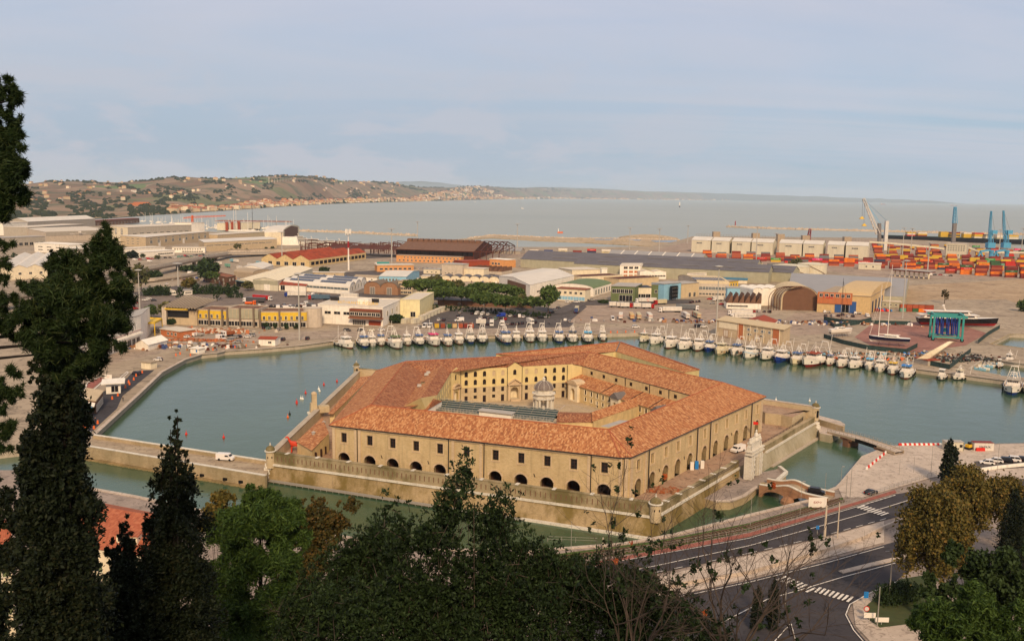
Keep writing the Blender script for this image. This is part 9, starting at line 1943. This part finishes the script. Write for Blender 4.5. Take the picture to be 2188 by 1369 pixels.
xs=[-90+6*i for i in range(31)];ys=[-12,-6,0]+[4+5*i for i in range(19)]
for i in range(len(xs)-1):
 for j in range(len(ys)-1):m.face([(x,y,prof(x,max(y,0))-1.5)for x,y in((xs[i],ys[j]),(xs[i+1],ys[j]),(xs[i+1],ys[j+1]),(xs[i],ys[j+1]))])
struct(m,'hillside','hill_soil',smooth=True)
def gz(x,y):return prof(x,max(y,0))-1.5
def near_tree(name,label,blobs,Y,mt,n,size,asp=1.8,trunk=None,dy=2.0,shell=.45,rad=.22,bark='bark_dark',deep=.8,sub=(12,.34,1.0)):
 SD[0]+=1;B=[];rr_=random.Random(SD[0]);nb=[]
 for b in blobs:
  for i in range(sub[0]):a=rr_.uniform(0,6.28);q=rr_.random()**.5*sub[2];f=sub[1]*rr_.uniform(.6,1.4);nb.append((b[0]+cos(a)*q*b[2],b[1]+sin(a)*q*(b[3]or b[2]),b[2]*f,(b[3]or b[2])*f*.9,rr_.uniform(-1,1)*b[2]*Y/FPX*.8))
 full=len(blobs);blobs=list(blobs)[:0]+nb
 for b in blobs:
  y=Y+(b[4]if len(b)>4 else 0);c=AT(b[0],b[1],y);k=y/FPX;B.append((c[0],c[1],c[2],b[2]*k,b[2]*k*deep,(b[3]or b[2])*k))
 c0=AT(*(trunk or(blobs[0][0],1400))[:2],Y);z0=gz(c0[0],Y);t=thing(name,label,'tree' if name!='shrub' else 'shrub',(c0[0],Y,z0));O=(c0[0],Y,z0)
 leaves('crown',B,n,size,mt,t,O,SD[0],shell,asp);m=MB();top=max(b[2]for b in B[:8]);q=B[0]
 m.tube((c0[0],Y,z0-.5),(q[0],q[1],q[2]),rad,8,rad*.35)
 side=len(trunk or())>2
 if side:m=MB();m.tube((c0[0],Y,z0-.5),(c0[0]+.5,Y+1,top+4),rad,8,rad*.5)
 for b in B[1:300:6]if not side else B[::110]:s=.35+.5*((b[0]*7.3)%1);st=(c0[0]+(q[0]-c0[0])*s,Y+(q[1]-Y)*s,z0+(q[2]-z0)*s)if not side else(c0[0]+.3,Y+.5,b[2]-.8);m.tube(st,(b[0],b[1],b[2]),rad*(.3 if not side else .4),5,rad*.08)
 m.build('trunk',bark,t,O);return t,O
R2=random.Random(77)
def taper(x,y0,y1,wtop,wbot,k,jit=.25,pw=.8):# stack of ellipses for a cypress
 o=[]
 for i in range(k):f=i/(k-1);w=wtop+(wbot-wtop)*f**pw;o.append((x+R2.uniform(-jit,jit)*w,y0+(y1-y0)*f,w*R2.uniform(.85,1.1),(y1-y0)/k*1.6));o.append((x+R2.choice((-1,1))*w*.7,y0+(y1-y0)*f+R2.uniform(-20,20),w*.42,(y1-y0)/k*1.2))
 return o
CS=(22,.4,1.0)
near_tree('cypress','tall black green cypress in the left foreground, biggest of the cypresses',taper(122,600,1420,18,96,14,.12,.6),33,'leaf_cypress',120000,.085,2.2,(125,1450),sub=CS);near_tree('cypress','dark conical cypress with ragged sides, second from the left',taper(372,945,1420,14,96,10,.2,.7),42,'leaf_cypress',90000,.085,2.2,(375,1460),sub=CS)
near_tree('cypress','lower dark cypress between the two tall ones',taper(266,1165,1420,16,64,7,.2),40,'leaf_cypress',42000,.085,2.2,(268,1460),sub=CS);near_tree('cypress','dark cypress crown half outside the left edge',[(10,1060,45,60),(0,1130,60,80),(-10,1250,55,120)],36,'leaf_cypress',14000,.09,2.2,(-10,1420))
near_tree('pine_tree','spreading dark pine with feathery tip behind the big cypress',[(140,700,110,75),(190,640,75,60),(215,575,45,60),(222,520,20,38),(226,492,9,20),(165,560,35,30),(150,600,55,45),(245,660,38,50),(215,720,55,45),(95,640,60,50),(60,700,60,45),(30,680,40,60),(258,590,22,16),(248,560,14,22),(180,755,40,28),(130,790,35,22),(205,560,12,30),(262,625,16,14),(190,530,8,22)],26,'leaf_pine_dark',85000,.028,9.0,(-330,900,1),rad=.25,shell=.1,sub=(15,.27,1.15))
near_tree('pine_tree','dark pine branches entering at the upper left edge',[(5,200,30,28),(14,255,28,30),(8,310,40,35),(30,280,22,22),(22,350,34,30),(32,385,26,28),(12,410,38,32),(2,450,28,18),(10,525,16,16),(6,565,15,14),(4,600,14,10),(-30,320,60,120),(20,830,26,34),(6,870,26,50),(8,930,22,30)],17,'leaf_pine_dark',42000,.02,9.0,(-420,700,1),rad=.15,shell=.1,sub=(15,.27,1.15))
near_tree('pine_tree','bright green pine in the lower left foreground',[(560,1150,70,75),(520,1110,45,40),(590,1090,55,40),(560,1060,40,26),(500,1180,60,60),(610,1150,42,60),(480,1250,55,60),(560,1240,70,60),(500,1320,70,60),(590,1320,60,70),(470,1350,50,50),(625,1120,28,26),(540,1390,90,60)],64,'leaf_pine_bright',130000,.085,5.0,(545,1500),shell=.5)
near_tree('broadleaf_tree','rust brown autumn tree right of the bright pine',[(680,1180,62,70),(650,1130,40,36),(700,1130,45,40),(720,1090,42,32),(660,1090,30,26),(620,1080,26,22),(700,1240,60,50),(640,1220,40,50)],95,'leaf_autumn_dark',26000,.24,1.4,(680,1330));near_tree('broadleaf_tree','small golden autumn tree behind the bright pine',[(463,1080,32,30),(445,1100,24,26),(490,1070,18,16),(470,1120,40,30)],100,'leaf_autumn',9000,.25,1.4,(463,1200))
near_tree('pine_tree','bright green pine in the bottom right corner',[(2045,1300,60,50),(2000,1330,45,40),(2085,1290,40,40),(2110,1340,60,50),(2040,1370,80,50),(2165,1340,40,50)],72,'leaf_pine_bright',70000,.1,4.5,(2050,1500),shell=.5);near_tree('broadleaf_tree','very dark evergreen mass behind the bottom right pine',[(2130,1230,55,60),(2080,1230,50,50),(2180,1210,45,70),(2050,1200,35,40),(2190,1290,50,70),(2010,1260,35,40)],88,'leaf_hedge',24000,.28,1.5,(2130,1400))
near_tree('pine_tree','dark feathery pine half hidden in the middle of the shrubs',[(1200,1230,50,40),(1160,1205,38,20),(1250,1240,40,30),(1190,1270,60,30)],55,'leaf_pine_dark',26000,.07,5.0,(1205,1420))
def tufts(label,blobs,Y,n,lf,mt,px_trunk,seed,rust=90,nbr=60):
 R=np.random.RandomState(seed);B=[]
 for x,y,r,q in blobs:c=AT(x,y,Y);k=Y/FPX;B.append((c[0],c[1],c[2],r*k,max(.5,r*k*.8),(q or r)*k))
 B=NA(B);w=B[:,3]*B[:,5];c0=AT(px_trunk,1480,Y);O=NA((c0[0],Y,gz(c0[0],Y)));t=thing('shrub',label,'shrub',V3(O))
 nc=n//16;idx=R.choice(len(B),nc,p=w/w.sum());d=R.normal(size=(nc,3));d/=NL_(d,axis=1)[:,None];tc_=B[idx,:3]+d*B[idx,3:6]*(R.rand(nc)**.4*1.08)[:,None];tip=tc_[R.randint(nc,size=n)]+R.normal(size=(n,3))*(.15,.15,.24);k=12
 ax=R.normal(size=(n,1,3))*.5+NA((0,0,1.0));a=ax+R.normal(size=(n,k,3))*1.0;a/=NL_(a,axis=2)[:,:,None];s=lf*(.6+.7*R.rand(n,k,1));c=tip[:,None,:]+a*s*.75+R.normal(size=(n,k,3))*lf*.35;q=np.cross(a,R.normal(size=(n,k,3)));q/=NL_(q,axis=2)[:,:,None]
 V=np.stack((c-a*s*.6,c+q*s*.27,c+a*s*.6,c-q*s*.27),2).reshape(-1,4,3);raw('crown',V,mt,t,O)
 if rust:j=R.choice(n,rust);raw('withered_leaves',V.reshape(n,k,4,3)[j,:2].reshape(-1,4,3)*1.0,'leaf_rusty',t,O)
 m=MB();o_=V3(O)
 for i in range(nbr):
  b=B[i%len(B)];e=tip[R.randint(n)];mid_=(O+(b[:3]-O)*.6)+R.normal(size=3)*.25;m.tube(V3(O),V3(mid_),.05,5,.03);m.tube(V3(mid_),V3(e),.022,4,.008)
 for e in tip[::max(1,n//420)]:p=e+R.normal(size=3)*.22-NA((0,0,.35));m.tube(V3(p),V3(e),.009,3,.005)
 m.build('stems','bark',t,O)
tufts('dense leafy evergreen shrub with upright shoots in the bottom centre',[(960,1085,30,40),(985,1030,14,26),(990,1075,22,30),(885,1080,22,16),(845,1085,12,14),(1060,1095,32,20),(1045,1130,40,40),(925,1150,50,45),(860,1150,30,36),(1000,1225,85,50),(890,1275,110,70),(1060,1320,140,80),(800,1330,150,80),(940,1370,200,60)],20,6200,.085,'leaf_shrub',950,5)
tufts('broad leafy shrub filling the bottom left of centre',[(800,1180,60,50),(760,1210,50,40),(715,1260,80,60),(680,1320,90,60),(640,1350,60,40),(780,1270,90,60),(840,1200,50,50)],24,3800,.09,'leaf_shrub',740,6,40,40)
tufts('leafy shrub with withered orange leaves right of centre',[(1110,1180,50,40),(1150,1215,70,50),(1230,1245,80,60),(1330,1240,60,40),(1300,1300,110,70),(1180,1320,110,70),(1400,1300,80,70),(1450,1350,110,50),(1100,1250,60,60)],22,4600,.085,'leaf_shrub',1250,7,120,50)
def bare_tree(label,px,py,Y,specs,seed,tuft=0,depth=5,r0=.05):
 r=random.Random(seed);c0=AT(px,py,Y);O=V3((c0[0],Y,gz(c0[0],Y)));t=thing('bare_tree',label,'tree',O);m=MB();tips=[]
 m.tube(O,V3(c0),r0*1.3,7,r0)
 def br(p,d,L,rad,k):
  n=3;q=p
  for i in range(n):
   d=(d+Vector((r.gauss(0,.16),r.gauss(0,.16),r.gauss(.04,.12)))).normalized();e=q+d*L/n;m.tube(q,e,rad*(1-.2*i/n),4 if k<3 else 3,rad*(1-.2*(i+1)/n),caps=False);q=e
   if k<depth and r.random()<.75:d2=(d+Vector((r.gauss(0,.6),r.gauss(0,.6),r.gauss(.1,.5)))).normalized();br(q,d2,L*r.uniform(.5,.8),rad*.5,k+1)
  if k<depth:br(q,(d+Vector((r.gauss(0,.35),r.gauss(0,.35),r.gauss(.05,.3)))).normalized(),L*.72,rad*.6,k+1)
  else:tips.append(q)
 for(x,y,L)in specs:e=Vector(V3(AT(x,y,Y+r.uniform(-1,1))));p=Vector(V3(c0));d=e-p;br(p,d.normalized(),d.length*.42,r0*.6,1)
 m.build('branches','bark',t,O)
 if tuft:
  R=np.random.RandomState(seed);T=NA([tuple(q)for q in r.sample(tips,min(tuft,len(tips)))]);bl=[(x,y,z,.13,.13,.12)for x,y,z in T];leaves('young_leaves',bl,len(T)*9,.06,'leaf_shrub',t,O,seed,.2,cl=9);leaves('withered_leaves',[tuple(b[:3])+(.06,.06,.06)for b in bl[::6]],len(T)//2,.07,'leaf_rusty',t,O,seed+1,.1)
bare_tree('pale bare branched tree spreading over the road in the lower right foreground',1560,1440,18,[(1480,1010,1),(1560,1060,1),(1640,1080,1),(1720,1110,1),(1800,1180,1),(1880,1250,1),(1420,1060,1),(1700,1230,1),(1960,1330,1)],3,70);bare_tree('grey bare branched tree left of the spreading one',1350,1440,19,[(1400,1020,1),(1330,1110,1),(1260,1160,1),(1460,1090,1),(1200,1230,1),(1520,1180,1)],9,110);bare_tree('leafless sapling against the small terrace in the lower left',600,1370,40,[(600,1270,1),(640,1260,1),(670,1290,1)],15,0,4,.06)
t=thing('town_house','house with terracotta roof, skylights and dormer below the lookout at left','house',G(230,1240,2));O=V3(G(230,1240,2));z=12.0;q=[G(x,y,z)for x,y in((150,1165),(330,1190))];rd=[G(x,y,z+3.4)for x,y in((140,1068),(345,1103))]
m=MB();m.face([V3(x)for x in(q[0],q[1],rd[1],rd[0])]);bk_=[cF(rd[i]+(rd[i]-q[i])*.8,z)for i in(0,1)];m.face([V3(x)for x in(rd[0],rd[1],bk_[1],bk_[0])]);m.build('roof','roof_tiles_flat',t,O);m=MB();P_=[q[0],q[1],bk_[1],bk_[0]]
for a,b in zip(P_,P_[1:]+P_[:1]):m.face((V3(cF(a,2)),V3(cF(b,2)),V3(up(b,-.1)),V3(up(a,-.1))))
m.build('wall','cream_wall',t,O)
for x,y in((262,1146),(290,1150)):c=G(x,y,z+1.6);m=MB();m.box((c[0],c[1],c[2]),(1.5,2.2,1.6));dm_=m.build('dormer','cream_wall',t,O);m=MB();m.box((c[0],c[1]-1.12,c[2]),(.9,.06,1.0));m.build('window','glass_dark',dm_,O);m=MB();m.box((c[0],c[1],c[2]+.9),(2.0,2.6,.2));m.build('roof','roof_tiles_flat',dm_,O)
for x,y in((238,1094),(256,1098)):c=G(x,y,z+2.6);m=MB();m.box((c[0],c[1],c[2]),(1.9,1.0,.3));m.build('skylight','lead_light',t,O)
place_win(t,O,cF(q[0],2),cF(q[1],2),5,.1,.95,7.5,1.1,1.7,'window',{0:'green_wall'});place_win(t,O,cF(q[0],2),cF(q[1],2),5,.1,.95,4,1.1,1.7,'window',{0:'green_wall'})
k=block('town_house','cream house with green shutters at the bottom left corner',(-120,1480),(40,1440),1205,14,'cream_wall','gable','roof_tiles_flat',zb=8,rise=2.2,wins=[('F',6,.3,.98,v,1.0,1.8,'window',{0:'green_wall'})for v in(.2,.5,.8)])
t=thing('roof_terrace','paved roof terrace with white railings in the lower left of centre','terrace',G(630,1260,14));O=V3(G(630,1260,14));P_=[G(x,y,14)for x,y in((560,1262),(700,1290),(800,1230),(678,1215),(665,1250),(570,1240))];m=MB();m.prism([xy(p)for p in P_],6,14);m.m=[1]+[0]*(len(m.f)-1);m.build('slab',['concrete_light','pavement_dark'],t,O)
for a,b in((0,5),(5,4),(4,3),(3,2)):
 m=MB();p,q=P_[a],P_[b];[m.tube(V3(up(p,h)),V3(up(q,h)),.04,4)for h in(.5,1.1)];[m.tube(V3(p+(q-p)*i/6),V3(up(p+(q-p)*i/6,1.1)),.04,4)for i in range(7)];m.build('railing','galvanised',t,O)
post('street_lamp','double armed street lamp behind the autumn tree at lower left',648,1258,1200,.06,8,arm=-1.4,cat='street lamp')

def car_park(where,x0,y0,x1,y1,n,hd,z=2.0):
 r=random.Random(n*7+int(x0));lot(where,hd,[(x0+(x1-x0)*(i+.5)/n+r.uniform(-1,1),y0+(y1-y0)*(i+.5)/n,r.choice('wwwssgbbrdt'),r.choice(('hatch','hatch','suv','sedan','van')))for i in range(n)if r.random()<.88],z)
for a in(('on the far left showroom car park, front row',20,556,170,553,22,80),('on the far left showroom car park, back row',14,550,120,546,18,80),('along the road under the low shipyard offices',285,556,470,545,20,10),('by the white offices beyond the viaduct',380,549,436,544,9,80),('beside the long beige shed',600,541,720,543,10,80),('before the orange buildings',880,574,985,577,11,80),('at the white shipyard hangar',1140,646,1190,640,6,30),('along the coast yard road',880,590,940,600,6,60),('by the market annex',655,630,690,632,4,85),('on the forecourt of the sawtooth workshop',1560,665,1660,668,9,85)):
 car_park(*a)
